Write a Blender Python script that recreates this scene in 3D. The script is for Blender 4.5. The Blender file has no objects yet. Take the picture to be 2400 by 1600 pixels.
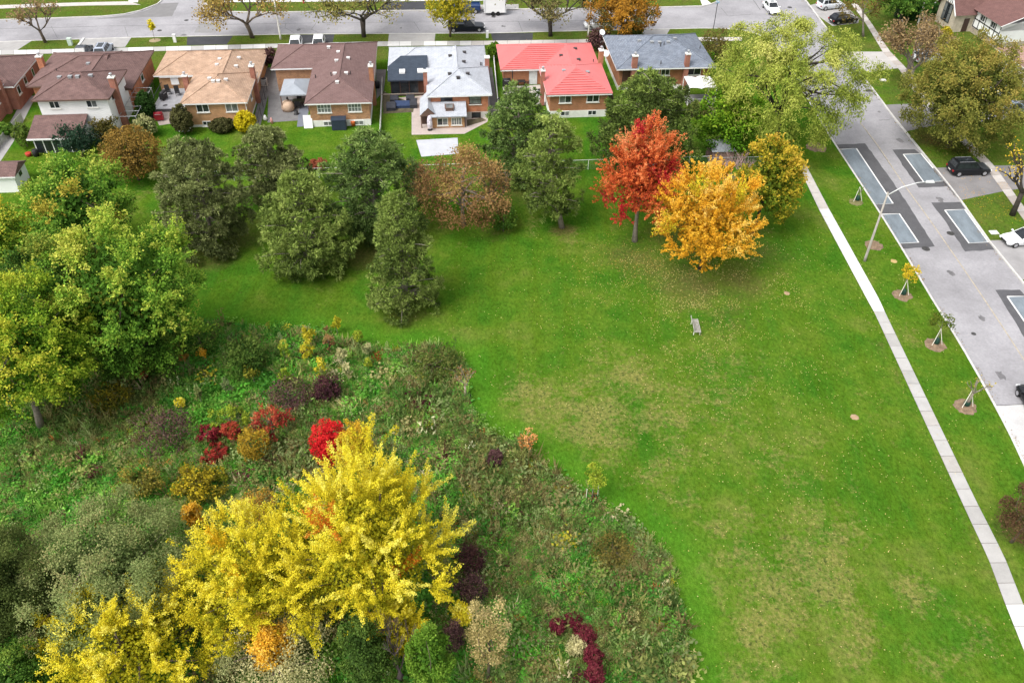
import bpy, math, random
import numpy as np
from mathutils import Vector, Matrix
from mathutils.geometry import delaunay_2d_cdt

SC = bpy.context.scene
COL = SC.collection
R = math.radians

# ------------------------------------------------------------------ camera
CAM_H, FPX, PITCH = 50.0, 2000.0, R(41.0)
ROLL = math.asin(.015*math.tan(PITCH))
_w = np.array([0, math.cos(PITCH), -math.sin(PITCH)])
_u0 = np.array([0, math.sin(PITCH), math.cos(PITCH)])
_r0 = np.array([1., 0, 0])
_r = math.cos(ROLL)*_r0 + math.sin(ROLL)*_u0
_u = math.cos(ROLL)*_u0 - math.sin(ROLL)*_r0
_C = np.array([0, 0, CAM_H])
cd = bpy.data.cameras.new('camera')
cd.sensor_width = 36.0
cd.lens = 36.0*FPX/2400.0
cd.clip_start, cd.clip_end = 1.0, 2000.0
cam = bpy.data.objects.new('camera', cd)
COL.objects.link(cam)
M = Matrix(((_r[0], _u[0], -_w[0], _C[0]), (_r[1], _u[1], -_w[1], _C[1]), (_r[2], _u[2], -_w[2], _C[2]), (0, 0, 0, 1)))
cam.matrix_world = M
SC.camera = cam

# ------------------------------------------------------------------ sky, sun, exposure
SUN_EL, SUN_AZ = R(56), R(228)          # azimuth measured from +Y towards +X
wd = bpy.data.worlds.new('World'); SC.world = wd; wd.use_nodes = True
nt = wd.node_tree
bg = nt.nodes['Background']
sky = nt.nodes.new('ShaderNodeTexSky'); sky.sky_type = 'NISHITA'; sky.sun_disc = False
sky.sun_elevation = SUN_EL; sky.sun_rotation = SUN_AZ
sky.air_density = 1.0; sky.dust_density = 4.0; sky.ozone_density = 1.0
hs = nt.nodes.new('ShaderNodeHueSaturation'); hs.inputs['Saturation'].default_value = 0.22   # overcast: nearly grey
nt.links.new(sky.outputs[0], hs.inputs['Color']); nt.links.new(hs.outputs[0], bg.inputs[0])
bg.inputs[1].default_value = 0.15
sl = bpy.data.lights.new('sun', 'SUN'); sl.energy = 1.15; sl.angle = R(28); sl.color = (1, .96, .9)
so = bpy.data.objects.new('sun', sl); COL.objects.link(so)
so.rotation_euler = Vector((-math.sin(SUN_AZ)*math.cos(SUN_EL), -math.cos(SUN_AZ)*math.cos(SUN_EL), -math.sin(SUN_EL))).to_track_quat('-Z', 'Y').to_euler()
so.location = (0, 60, 120)
vs = SC.view_settings
vs.view_transform = 'Standard'; vs.look = 'None'; vs.gamma = 1; vs.use_curve_mapping = False
vs.exposure = 0.84
SC.cycles.max_bounces = 6; SC.cycles.diffuse_bounces = 3; SC.cycles.glossy_bounces = 2
SC.cycles.transmission_bounces = 3; SC.cycles.transparent_max_bounces = 6

# ------------------------------------------------------------------ picking places: a photo pixel (2400 x 1600) to a real point
def P(x, y, z=0.0):
    d = _r*(x-1200)/FPX - _u*(y-800)/FPX + _w
    return _C + d*((z-CAM_H)/d[2])
def Q(p):
    d = np.asarray(p, float) - _C; k = FPX/(d @ _w)
    return 1200+k*(d @ _r), 800-k*(d @ _u)
def G(pts, z=0.0): return [tuple(P(x, y, z)[:2]) for x, y in pts]
ROW = R(5.2); CR, SR = math.cos(ROW), math.sin(ROW)          # the row of houses runs 5.2 degrees off the X axis
def w2uv(p): return (p[0]*CR+p[1]*SR, -p[0]*SR+p[1]*CR)
def uv2w(u, v, z=0.0): return Vector((u*CR-v*SR, u*SR+v*CR, z))
def UV(x, y, z=0.0): return w2uv(P(x, y, z))
def on_v(x, y, v):                                            # pixel met with the wall plane v = const
    d = _r*(x-1200)/FPX - _u*(y-800)/FPX + _w
    D = w2uv(d); c = w2uv(_C); t = (v-c[1])/D[1]; p = _C+d*t
    q = w2uv(p); return q[0], p[2]

# ------------------------------------------------------------------ materials
MATS = {}
def lin(h):
    h = h.lstrip('#'); o = []
    for i in (0, 2, 4):
        c = int(h[i:i+2], 16)/255
        o.append(c/12.92 if c <= .04045 else ((c+.055)/1.055)**2.4)
    return o
def mat(name, c, rough=.8, amt=.15, scale=3.0, fine=0.0, fscale=40.0, bump=0.0, bscale=60.0, metal=0.0, spec=.3, c2=None, stretch=None):
    if name in MATS: return MATS[name]
    m = bpy.data.materials.new(name); m.use_nodes = True; n = m.node_tree; L = n.links
    b = n.nodes['Principled BSDF']; b.inputs['Roughness'].default_value = rough; b.inputs['Metallic'].default_value = metal
    b.inputs['Specular IOR Level'].default_value = spec
    geo = n.nodes.new('ShaderNodeNewGeometry'); src = geo.outputs['Position']
    if stretch:
        mp = n.nodes.new('ShaderNodeMapping'); mp.inputs['Scale'].default_value = stretch
        mp.inputs['Rotation'].default_value = (0, 0, -ROW)
        L.new(src, mp.inputs[0]); src = mp.outputs[0]
    no = n.nodes.new('ShaderNodeTexNoise'); no.inputs['Scale'].default_value = scale; no.inputs['Detail'].default_value = 4
    no.inputs['Roughness'].default_value = .65
    L.new(src, no.inputs['Vector'])
    cr = n.nodes.new('ShaderNodeValToRGB'); L.new(no.outputs[0], cr.inputs[0])
    a = np.array(c[:3]); d = np.array(c2[:3]) if c2 is not None else a
    cr.color_ramp.elements[0].position = .3; cr.color_ramp.elements[1].position = .7
    cr.color_ramp.elements[0].color = (*np.clip(a*(1-amt), 0, 1), 1)
    cr.color_ramp.elements[1].color = (*np.clip(d*(1+amt), 0, 1), 1)
    out = cr.outputs[0]
    if fine:
        n2 = n.nodes.new('ShaderNodeTexNoise'); n2.inputs['Scale'].default_value = fscale; n2.inputs['Detail'].default_value = 2
        L.new(src, n2.inputs['Vector'])
        mr = n.nodes.new('ShaderNodeMapRange'); mr.inputs[1].default_value = .25; mr.inputs[2].default_value = .75
        mr.inputs[3].default_value = 1-fine; mr.inputs[4].default_value = 1+fine; L.new(n2.outputs[0], mr.inputs[0])
        mx = n.nodes.new('ShaderNodeVectorMath'); mx.operation = 'SCALE'
        L.new(out, mx.inputs[0]); L.new(mr.outputs[0], mx.inputs['Scale']); out = mx.outputs[0]
    L.new(out, b.inputs['Base Color'])
    if bump:
        n3 = n.nodes.new('ShaderNodeTexNoise'); n3.inputs['Scale'].default_value = bscale; n3.inputs['Detail'].default_value = 3
        L.new(src, n3.inputs['Vector'])
        bp = n.nodes.new('ShaderNodeBump'); bp.inputs['Strength'].default_value = bump; bp.inputs['Distance'].default_value = .05
        L.new(n3.outputs[0], bp.inputs['Height']); L.new(bp.outputs[0], b.inputs['Normal'])
    MATS[name] = m
    return m
def leafmat(name, trans=.25, rough=.55, inst=False):
    if name in MATS: return MATS[name]
    m = bpy.data.materials.new(name); m.use_nodes = True; n = m.node_tree; L = n.links
    b = n.nodes['Principled BSDF']; b.inputs['Roughness'].default_value = rough; b.inputs['Specular IOR Level'].default_value = .04
    at = n.nodes.new('ShaderNodeAttribute'); at.attribute_name = 'tint'
    col = at.outputs['Color']
    if inst:
        ai = n.nodes.new('ShaderNodeAttribute'); ai.attribute_name = 'ptint'; ai.attribute_type = 'INSTANCER'
        mu = n.nodes.new('ShaderNodeVectorMath'); mu.operation = 'MULTIPLY'
        L.new(col, mu.inputs[0]); L.new(ai.outputs['Color'], mu.inputs[1]); col = mu.outputs[0]
    L.new(col, b.inputs['Base Color'])
    t = n.nodes.new('ShaderNodeBsdfTranslucent'); L.new(col, t.inputs[0])
    mx = n.nodes.new('ShaderNodeMixShader'); mx.inputs[0].default_value = trans
    L.new(b.outputs[0], mx.inputs[1]); L.new(t.outputs[0], mx.inputs[2])
    L.new(mx.outputs[0], n.nodes['Material Output'].inputs[0])
    MATS[name] = m; return m
def brickmat(name, c1, c2, mortar):
    if name in MATS: return MATS[name]
    m = bpy.data.materials.new(name); m.use_nodes = True; n = m.node_tree; L = n.links
    b = n.nodes['Principled BSDF']; b.inputs['Roughness'].default_value = .9
    tc = n.nodes.new('ShaderNodeTexCoord'); sp = n.nodes.new('ShaderNodeSeparateXYZ'); L.new(tc.outputs['Object'], sp.inputs[0])
    ad = n.nodes.new('ShaderNodeMath'); ad.operation = 'ADD'; L.new(sp.outputs[0], ad.inputs[0]); L.new(sp.outputs[1], ad.inputs[1])
    cb = n.nodes.new('ShaderNodeCombineXYZ'); L.new(ad.outputs[0], cb.inputs[0]); L.new(sp.outputs[2], cb.inputs[1])
    br = n.nodes.new('ShaderNodeTexBrick'); br.inputs['Scale'].default_value = 1
    br.inputs['Brick Width'].default_value = .21; br.inputs['Row Height'].default_value = .072; br.inputs['Mortar Size'].default_value = .007
    br.inputs['Color1'].default_value = (*c1, 1); br.inputs['Color2'].default_value = (*c2, 1); br.inputs['Mortar'].default_value = (*mortar, 1)
    L.new(cb.outputs[0], br.inputs['Vector'])
    no = n.nodes.new('ShaderNodeTexNoise'); no.inputs['Scale'].default_value = 1.3; no.inputs['Detail'].default_value = 5; L.new(tc.outputs['Object'], no.inputs['Vector'])
    mr = n.nodes.new('ShaderNodeMapRange'); mr.inputs[1].default_value = .3; mr.inputs[2].default_value = .7; mr.inputs[3].default_value = .8; mr.inputs[4].default_value = 1.2
    L.new(no.outputs[0], mr.inputs[0])
    mx = n.nodes.new('ShaderNodeVectorMath'); mx.operation = 'SCALE'; L.new(br.outputs[0], mx.inputs[0]); L.new(mr.outputs[0], mx.inputs['Scale'])
    L.new(mx.outputs[0], b.inputs['Base Color'])
    bp = n.nodes.new('ShaderNodeBump'); bp.inputs['Strength'].default_value = .3; bp.inputs['Distance'].default_value = .01
    L.new(br.outputs['Fac'], bp.inputs['Height']); bp.invert = True; L.new(bp.outputs[0], b.inputs['Normal'])
    MATS[name] = m; return m
def shinglemat(name, c1, c2, var=.25):
    """asphalt shingles: courses across the slope with odd-coloured tabs"""
    if name in MATS: return MATS[name]
    m = bpy.data.materials.new(name); m.use_nodes = True; n = m.node_tree; L = n.links
    b = n.nodes['Principled BSDF']; b.inputs['Roughness'].default_value = .92; b.inputs['Specular IOR Level'].default_value = .15
    at = n.nodes.new('ShaderNodeUVMap'); at.uv_map = 'slope'
    br = n.nodes.new('ShaderNodeTexBrick'); br.inputs['Scale'].default_value = 1
    br.inputs['Brick Width'].default_value = .45; br.inputs['Row Height'].default_value = .2; br.inputs['Mortar Size'].default_value = .012
    br.inputs['Color1'].default_value = (*c1, 1); br.inputs['Color2'].default_value = (*c2, 1)
    br.inputs['Mortar'].default_value = (*[x*.55 for x in c1], 1)
    L.new(at.outputs[0], br.inputs['Vector'])
    no = n.nodes.new('ShaderNodeTexNoise'); no.inputs['Scale'].default_value = 1.1; no.inputs['Detail'].default_value = 6; no.inputs['Roughness'].default_value = .7
    tc = n.nodes.new('ShaderNodeTexCoord'); L.new(tc.outputs['Object'], no.inputs['Vector'])
    mr = n.nodes.new('ShaderNodeMapRange'); mr.inputs[1].default_value = .3; mr.inputs[2].default_value = .7; mr.inputs[3].default_value = 1-var; mr.inputs[4].default_value = 1+var
    L.new(no.outputs[0], mr.inputs[0])
    mx = n.nodes.new('ShaderNodeVectorMath'); mx.operation = 'SCALE'; L.new(br.outputs[0], mx.inputs[0]); L.new(mr.outputs[0], mx.inputs['Scale'])
    L.new(mx.outputs[0], b.inputs['Base Color'])
    bp = n.nodes.new('ShaderNodeBump'); bp.inputs['Strength'].default_value = .5; bp.inputs['Distance'].default_value = .02; bp.invert = True
    L.new(br.outputs['Fac'], bp.inputs['Height']); L.new(bp.outputs[0], b.inputs['Normal'])
    MATS[name] = m; return m
def glassmat(name='window_glass', c=(.03, .035, .04)):
    if name in MATS: return MATS[name]
    m = mat(name, c, rough=.08, amt=.5, scale=.9, spec=.6); return m

# ------------------------------------------------------------------ mesh building
class MB:
    def __init__(s): s.v = []; s.f = []; s.m = []
    def add(s, vs, fs, mi=0):
        o = len(s.v); s.v += [tuple(p) for p in vs]; s.f += [tuple(i+o for i in f) for f in fs]; s.m += [mi]*len(fs); return s
    def box(s, x0, x1, y0, y1, z0, z1, mi=0):
        return s.add([(x0, y0, z0), (x1, y0, z0), (x1, y1, z0), (x0, y1, z0), (x0, y0, z1), (x1, y0, z1), (x1, y1, z1), (x0, y1, z1)],
                     [(3, 2, 1, 0), (4, 5, 6, 7), (0, 1, 5, 4), (1, 2, 6, 5), (2, 3, 7, 6), (3, 0, 4, 7)], mi)
    def obox(s, c, size, rz=0.0, mi=0, rx=0.0):
        mt = Matrix.Rotation(rz, 3, 'Z') @ Matrix.Rotation(rx, 3, 'X'); c = Vector(c); vs = []
        for z in (-.5, .5):
            for x, y in ((-.5, -.5), (.5, -.5), (.5, .5), (-.5, .5)):
                vs.append(c + mt @ Vector((x*size[0], y*size[1], z*size[2])))
        return s.add(vs, [(3, 2, 1, 0), (4, 5, 6, 7), (0, 1, 5, 4), (1, 2, 6, 5), (2, 3, 7, 6), (3, 0, 4, 7)], mi)
    def tube(s, pts, rad, n=6, mi=0, cap=True):
        pts = [Vector(p) for p in pts]
        if not hasattr(rad, '__len__'): rad = [rad]*len(pts)
        vs, fs = [], []
        for i, p in enumerate(pts):
            d = (pts[min(i+1, len(pts)-1)] - pts[max(i-1, 0)])
            d = d.normalized() if d.length > 1e-6 else Vector((0, 0, 1))
            a = d.orthogonal().normalized() if abs(d.z) < .99 else Vector((1, 0, 0)); a = (a - d*a.dot(d)).normalized(); b = d.cross(a)
            for k in range(n):
                t = 2*math.pi*k/n; vs.append(p + (a*math.cos(t)+b*math.sin(t))*rad[i])
        for i in range(len(pts)-1):
            for k in range(n):
                fs.append((i*n+k, i*n+(k+1) % n, (i+1)*n+(k+1) % n, (i+1)*n+k))
        if cap: fs += [tuple(range(n))[::-1], tuple((len(pts)-1)*n+k for k in range(n))]
        return s.add(vs, fs, mi)
    def lathe(s, prof, c=(0, 0, 0), n=14, mi=0):
        vs, fs = [], []
        for r_, z in prof:
            for k in range(n):
                t = 2*math.pi*k/n; vs.append((c[0]+r_*math.cos(t), c[1]+r_*math.sin(t), c[2]+z))
        for i in range(len(prof)-1):
            for k in range(n): fs.append((i*n+k, i*n+(k+1) % n, (i+1)*n+(k+1) % n, (i+1)*n+k))
        fs += [tuple(range(n))[::-1], tuple((len(prof)-1)*n+k for k in range(n))]
        return s.add(vs, fs, mi)
    def prism(s, poly, z0, z1, mi=0):
        n = len(poly); a = sum(poly[i][0]*poly[(i+1) % n][1]-poly[(i+1) % n][0]*poly[i][1] for i in range(n))
        if a < 0: poly = poly[::-1]
        vs = [(x, y, z0) for x, y in poly] + [(x, y, z1) for x, y in poly]
        fs = [tuple(range(n))[::-1], tuple(range(n, 2*n))] + [(i, (i+1) % n, n+(i+1) % n, n+i) for i in range(n)]
        return s.add(vs, fs, mi)
    def build(s, name, mats, parent=None, smooth=False, loc=None, rz=None, kind=None):
        me = bpy.data.meshes.new(name); me.from_pydata(s.v, [], s.f); me.update()
        for m in (mats if isinstance(mats, (list, tuple)) else [mats]): me.materials.append(m)
        if len(me.materials) > 1: me.polygons.foreach_set('material_index', s.m)
        if smooth: me.polygons.foreach_set('use_smooth', [True]*len(me.polygons))
        o = bpy.data.objects.new(name, me); COL.objects.link(o)
        if parent is not None: o.parent = parent
        if loc is not None: o.location = loc
        if rz is not None: o.rotation_euler.z = rz
        if kind: o['kind'] = kind
        return o
def tag(o, label, cat, group=None):
    o['label'] = label; o['category'] = cat
    if group: o['group'] = group
    return o
def thing(name, label, cat, loc, rz=0.0, group=None):
    o = bpy.data.objects.new(name, None); COL.objects.link(o); o.location = loc; o.rotation_euler.z = rz
    o.empty_display_size = .2
    return tag(o, label, cat, group)
def structure(o): o['kind'] = 'structure'; return o
def sheet(name, poly, z, m, kind='structure'):
    """a flat polygon (concave allowed) as a sheet"""
    pts = [Vector(p) for p in poly]; n = len(pts)
    vs, es, fs, *_ = delaunay_2d_cdt(pts, [], [list(range(n))], 1, 1e-5)
    b = MB(); b.add([(p.x, p.y, z) for p in vs], [tuple(f) for f in fs])
    return b.build(name, m, kind=kind)
def pip(poly, x, y):
    poly = np.asarray(poly); c = np.zeros(x.shape, bool); n = len(poly); j = n-1
    for i in range(n):
        xi, yi = poly[i]; xj, yj = poly[j]
        if yi != yj:
            c ^= ((yi > y) != (yj > y)) & (x < (xj-xi)*(y-yi)/(yj-yi)+xi)
        j = i
    return c
def smooth_line(pts, sub=4):
    """Catmull-Rom through the points"""
    p = [np.array(q, float) for q in pts]; p = [2*p[0]-p[1]] + p + [2*p[-1]-p[-2]]; out = []
    for i in range(1, len(p)-2):
        for k in range(sub):
            t = k/sub
            out.append(tuple(.5*((2*p[i])+(-p[i-1]+p[i+1])*t+(2*p[i-1]-5*p[i]+4*p[i+1]-p[i+2])*t*t+(-p[i-1]+3*p[i]-3*p[i+1]+p[i+2])*t**3)))
    out.append(tuple(p[-2])); return out
def strip(b, line, half, z0, z1, mi=0):
    """a raised ribbon along a 2-D line, mitred at the bends"""
    p = [Vector(q) for q in line]; L_, R_ = [], []
    for i, q in enumerate(p):
        d = (p[min(i+1, len(p)-1)]-p[max(i-1, 0)]).normalized(); nrm = Vector((-d.y, d.x))
        L_.append(q+nrm*half); R_.append(q-nrm*half)
    for i in range(len(p)-1):
        q = [R_[i], R_[i+1], L_[i+1], L_[i]]
        vs = [(a.x, a.y, z0) for a in q]+[(a.x, a.y, z1) for a in q]
        fs = [(4, 5, 6, 7), (0, 1, 5, 4), (2, 3, 7, 6)]
        if i == 0: fs.append((3, 0, 4, 7))
        if i == len(p)-2: fs.append((1, 2, 6, 5))
        b.add(vs, fs, mi)

# ================================================================== GROUND, ROADS, WALKS
ZR = -.12                                                     # the carriageway lies a kerb below the lawns
near_curb = [(-160, 105), (0, 98), (310, 88), (681, 80.5), (1150, 78), (1300, 74), (1538, 69), (1640, 66.5)]
corner = smooth_line([(1640, 66.5), (1700, 67.5), (1762, 76), (1806, 98), (1838, 136), (1862, 184)], 3)
left_curb = smooth_line([(1862, 184), (1902, 247), (1944, 317), (2051, 481), (2110, 575), (2185, 700), (2260, 821), (2349, 981), (2400, 1086), (2480, 1268), (2560, 1470), (2640, 1690)], 3)
right_curb = smooth_line([(2980, 1440), (2700, 1063), (2500, 797), (2400, 663), (2319, 564), (2255, 473), (2188, 388), (2100, 280), (2072, 243), (2014, 166), (1976, 117), (1904, 21), (1888, 0), (1860, -38), (1816, -100)], 2)
top_r = [(1600, -100), (1650, -50), (1690, 0), (1667, 9), (1645, 14), (1540, 17), (992, 24), (650, 28), (580, 28), (515, 26), (492, 18), (482, 6), (474, -8), (455, -70)]
top_l = [(335, -70), (372, -15), (379, 0), (369, 9), (330, 24), (290, 33), (238, 38), (100, 43), (0, 46), (-160, 52)]
road_px = near_curb + corner[1:-1] + left_curb + right_curb + top_r + top_l
road_poly = G(road_px, 0)

# --- lawn: one sheet to the horizon with the carriageways cut out; dry and leaf-strewn areas come from blobs at real places
def axis(lo, hi, step, far):
    a = list(np.arange(lo, hi+1e-6, step)); s = step; x = hi
    out = []
    while x < far: s *= 1.6; x += s; out.append(x)
    pre = []; s = step; x = lo
    while x > -far: s *= 1.6; x -= s; pre.append(x)
    return np.array(pre[::-1]+a+out)
gx, gy = axis(-78, 84, 1.0, 700), axis(14, 136, 1.0, 700)
GX, GY = np.meshgrid(gx, gy)
jr = np.random.default_rng(3)
px_ = (GX + jr.uniform(-.1, .1, GX.shape)).ravel(); py_ = (GY + jr.uniform(-.1, .1, GX.shape)).ravel()
rp = np.array(road_poly)
vin = [Vector((x, y)) for x, y in road_poly] + [Vector((x, y)) for x, y in zip(px_, py_)]
n0 = len(road_poly)
cv, ce, cf, *_ = delaunay_2d_cdt(vin, [(i, (i+1) % n0) for i in range(n0)], [], 0, 1e-4)
cva = np.array([(p.x, p.y) for p in cv]); cfa = np.array([tuple(f) for f in cf if len(f) == 3])
cen = cva[cfa].mean(1)
keep = ~pip(road_poly, cen[:, 0], cen[:, 1])
cfa = cfa[keep]
used = np.unique(cfa); remap = -np.ones(len(cva), int); remap[used] = np.arange(len(used)); cva = cva[used]; cfa = remap[cfa]
me = bpy.data.meshes.new('lawn')
me.from_pydata([(x, y, 0.0) for x, y in cva], [], [tuple(int(i) for i in f) for f in cfa])
def blobs(lst):
    v = np.zeros(len(cva))
    for x, y, r_, s in lst:
        c = P(x, y)[:2]; d2 = ((cva-c)**2).sum(1); v = np.maximum(v, s*np.exp(-d2/(r_*r_)))
    return v
dry = blobs([(1230, 925, 3, .8), (1300, 960, 4.5, .85), (1400, 985, 4, 1), (1380, 925, 3.5, .8), (1475, 885, 3, .85), (1520, 900, 3.5, .8), (1560, 975, 5, .75), (1420, 1030, 3.5, .8),
             (1350, 1010, 2.5, .7), (1640, 945, 4, .6), (1900, 1330, 3.5, 1), (1960, 1380, 2.5, .95), (1820, 1400, 3, .95), (1750, 1320, 2.5, .8), (1640, 1330, 2.5, .8), (1660, 1410, 2.2, .85), (1780, 1500, 2.5, .8),
             (1700, 1590, 2.5, .85), (1770, 1580, 2.2, .8), (1990, 1490, 2.2, .85), (2130, 1380, 2.5, .7), (1880, 1225, 3, .7), (1980, 1250, 2.5, .7), (1700, 1230, 3, .65),
             (1550, 1120, 2.5, .7), (1600, 1190, 2.2, .7), (1850, 1080, 4, .55), (1740, 1040, 4, .5), (2290, 1490, 2.5, .6), (2200, 1560, 3, .5), (690, 770, 1.7, .9), (2100, 790, 1.8, .7),
             (1320, 548, 2.2, .7), (1250, 530, 2, .6), (1700, 860, 5, .5), (1600, 820, 4, .4), (2060, 960, 3, .3), (1430, 850, 3, .6),
             (2060, 560, 3, .3), (330, 470, 5, .35), (1000, 790, 3, .4), (920, 810, 2, .6)])
litter_shade = blobs([(1480, 600, 4, .7), (1620, 665, 4.5, .85), (1730, 660, 4, .75), (1800, 600, 4, .55), (1690, 740, 4, .5), (1560, 640, 4, .7), (1760, 545, 3, .6), (1600, 560, 6, .6),
                (500, 600, 3.5, .8), (560, 560, 3, .8), (720, 640, 3, .5), (960, 740, 2.4, .65), (870, 590, 5, .75), (1240, 440, 4, .8), (1320, 540, 1.6, .9), (1150, 540, 4, .4),
                (350, 880, 5, .9), (180, 960, 5, 1), (60, 1010, 5, 1), (120, 700, 8, .8), (2210, 330, 3.5, .9), (2175, 325, 3, 1), (2280, 300, 5, .5), (2330, 460, 5, .5), (2360, 500, 3, .5),
                (1500, 390, 5, .7), (1650, 320, 8, .5), (1930, 350, 2, .5), (1985, 860, 2, .3), (2390, 1240, 2.2, .9), (2360, 1000, 2, .3), (640, 500, 5, .5)])
litter_shade = np.maximum(litter_shade, np.where(-cva[:, 0]*SR+cva[:, 1]*CR > 119.5, .62, 0))
# darker grass beside the path with slope shading painted in, and the trodden line below the bench
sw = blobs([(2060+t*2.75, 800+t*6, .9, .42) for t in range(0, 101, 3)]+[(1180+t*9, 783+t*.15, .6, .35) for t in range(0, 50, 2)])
litter_shade = np.maximum(litter_shade, sw); litter_shade = np.maximum(litter_shade, np.where((cva[:, 0] > 49) & (cva[:, 1] > 60), .52, 0))
fresh_px = [(300, 712), (430, 735), (520, 738), (620, 752), (720, 752), (820, 778), (900, 795), (1010, 797), (1105, 825), (1135, 900), (1142, 955), (1160, 990), (1230, 1020), (1290, 1065), (1380, 1128), (1462, 1185), (1540, 1238), (1605, 1296), (1632, 1390), (1645, 1490), (1650, 1600), (1650, 1700)]
fresh = blobs([(x, y, 1.25, 1) for x, y in smooth_line(fresh_px, 7)])
for nm, arr in (('dry', dry*(1-.9*fresh)), ('litter_shade', litter_shade), ('fresh', fresh)):
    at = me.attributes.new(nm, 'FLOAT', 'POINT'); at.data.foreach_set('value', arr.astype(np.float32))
def lawn_material():
    m = bpy.data.materials.new('lawn_grass'); m.use_nodes = True; n = m.node_tree; L = n.links
    b = n.nodes['Principled BSDF']; b.inputs['Roughness'].default_value = .95; b.inputs['Specular IOR Level'].default_value = .0
    geo = n.nodes.new('ShaderNodeNewGeometry'); pos = geo.outputs['Position']
    def noise(s, det=5, rg=.6, st=None):
        src = pos
        if st:
            mp = n.nodes.new('ShaderNodeMapping'); mp.inputs['Scale'].default_value = st[0]; mp.inputs['Rotation'].default_value = (0, 0, st[1]); L.new(pos, mp.inputs[0]); src = mp.outputs[0]
        k = n.nodes.new('ShaderNodeTexNoise'); k.inputs['Scale'].default_value = s; k.inputs['Detail'].default_value = det; k.inputs['Roughness'].default_value = rg
        L.new(src, k.inputs['Vector']); return k.outputs[0]
    def ramp(src, stops):
        k = n.nodes.new('ShaderNodeValToRGB'); L.new(src, k.inputs[0]); e = k.color_ramp.elements
        while len(e) < len(stops): e.new(.5)
        for el, (p, c) in zip(e, stops): el.position = p; el.color = (*c, 1)
        return k.outputs[0]
    def math_(op, a, c=None, clamp=False):
        k = n.nodes.new('ShaderNodeMath'); k.operation = op; k.use_clamp = clamp
        for i, q in enumerate((a, c)):
            if q is None: continue
            if isinstance(q, (int, float)): k.inputs[i].default_value = q
            else: L.new(q, k.inputs[i])
        return k.outputs[0]
    def mixc(f, a, c):
        k = n.nodes.new('ShaderNodeMix'); k.data_type = 'RGBA'; L.new(f, k.inputs[0])
        for i, q in ((6, a), (7, c)):
            if isinstance(q, tuple): k.inputs[i].default_value = (*q, 1)
            else: L.new(q, k.inputs[i])
        return k.outputs[2]
    def attr(nm):
        k = n.nodes.new('ShaderNodeAttribute'); k.attribute_name = nm; return k.outputs['Fac']
    big = noise(.16, 6, .62)
    g = ramp(big, [(.28, (.032, .112, .008)), (.42, (.058, .150, .012)), (.54, (.098, .172, .016)), (.68, (.148, .182, .034))])
    mid = noise(.9, 5, .7)
    g = mixc(math_('MULTIPLY', ramp(mid, [(.42, (0, 0, 0)), (.72, (1, 1, 1))]), .55), g, (.022, .096, .007))
    mow = noise(.5, 2, .5, ((1.5, .10, 1), R(4)))                 # faint passes of the mower
    g = mixc(math_('MULTIPLY', ramp(mow, [(.45, (0, 0, 0)), (.62, (1, 1, 1))]), .42), g, (.070, .130, .008))
    # dry straw-coloured turf, broken up by tufts
    tuft = noise(2.6, 4, .75); mott = noise(.42, 6, .72)
    d = math_('ADD', math_('MULTIPLY', attr('dry'), .95), math_('MULTIPLY', math_('SUBTRACT', mott, .52), 2.6))
    d = math_('ADD', d, math_('MULTIPLY', math_('SUBTRACT', tuft, .5), 2.2))
    df = ramp(d, [(.34, (0, 0, 0)), (.90, (1, 1, 1))])
    straw = ramp(noise(5, 3), [(.35, (.17, .17, .04)), (.65, (.31, .255, .095))])
    g = mixc(math_('MULTIPLY', df, .66), g, straw)
    holes = noise(3.4, 2, .5)
    hf = math_('MULTIPLY', ramp(holes, [(.56, (0, 0, 0)), (.63, (1, 1, 1))]), math_('MULTIPLY', df, .75))
    g = mixc(hf, g, (.045, .075, .018))
    g = mixc(math_('MULTIPLY', attr('fresh'), .6), g, (.070, .205, .014))
    l = math_('ADD', attr('litter_shade'), math_('MULTIPLY', math_('SUBTRACT', mott, .5), 1.1))
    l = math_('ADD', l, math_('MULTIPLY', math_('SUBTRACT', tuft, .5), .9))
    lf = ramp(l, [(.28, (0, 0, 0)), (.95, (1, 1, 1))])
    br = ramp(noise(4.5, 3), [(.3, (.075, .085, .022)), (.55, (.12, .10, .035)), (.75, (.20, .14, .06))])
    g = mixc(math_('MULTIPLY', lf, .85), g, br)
    fine = noise(14, 3, .7); fine2 = noise(4.2, 4, .75, ((1, .6, 1), R(30)))
    mr = n.nodes.new('ShaderNodeMapRange'); mr.inputs[1].default_value = .3; mr.inputs[2].default_value = .7; mr.inputs[3].default_value = .34; mr.inputs[4].default_value = 1.66
    L.new(math_('ADD', math_('MULTIPLY', fine, .4), math_('MULTIPLY', fine2, .6)), mr.inputs[0])
    sc = n.nodes.new('ShaderNodeVectorMath'); sc.operation = 'SCALE'; L.new(g, sc.inputs[0]); L.new(mr.outputs[0], sc.inputs['Scale'])
    L.new(sc.outputs[0], b.inputs['Base Color'])
    bp = n.nodes.new('ShaderNodeBump'); bp.inputs['Strength'].default_value = .8; bp.inputs['Distance'].default_value = .08
    L.new(math_('ADD', fine, tuft), bp.inputs['Height']); L.new(bp.outputs[0], b.inputs['Normal'])
    return m
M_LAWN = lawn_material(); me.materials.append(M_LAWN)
lawn = bpy.data.objects.new('lawn', me); COL.objects.link(lawn); structure(lawn)

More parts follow.
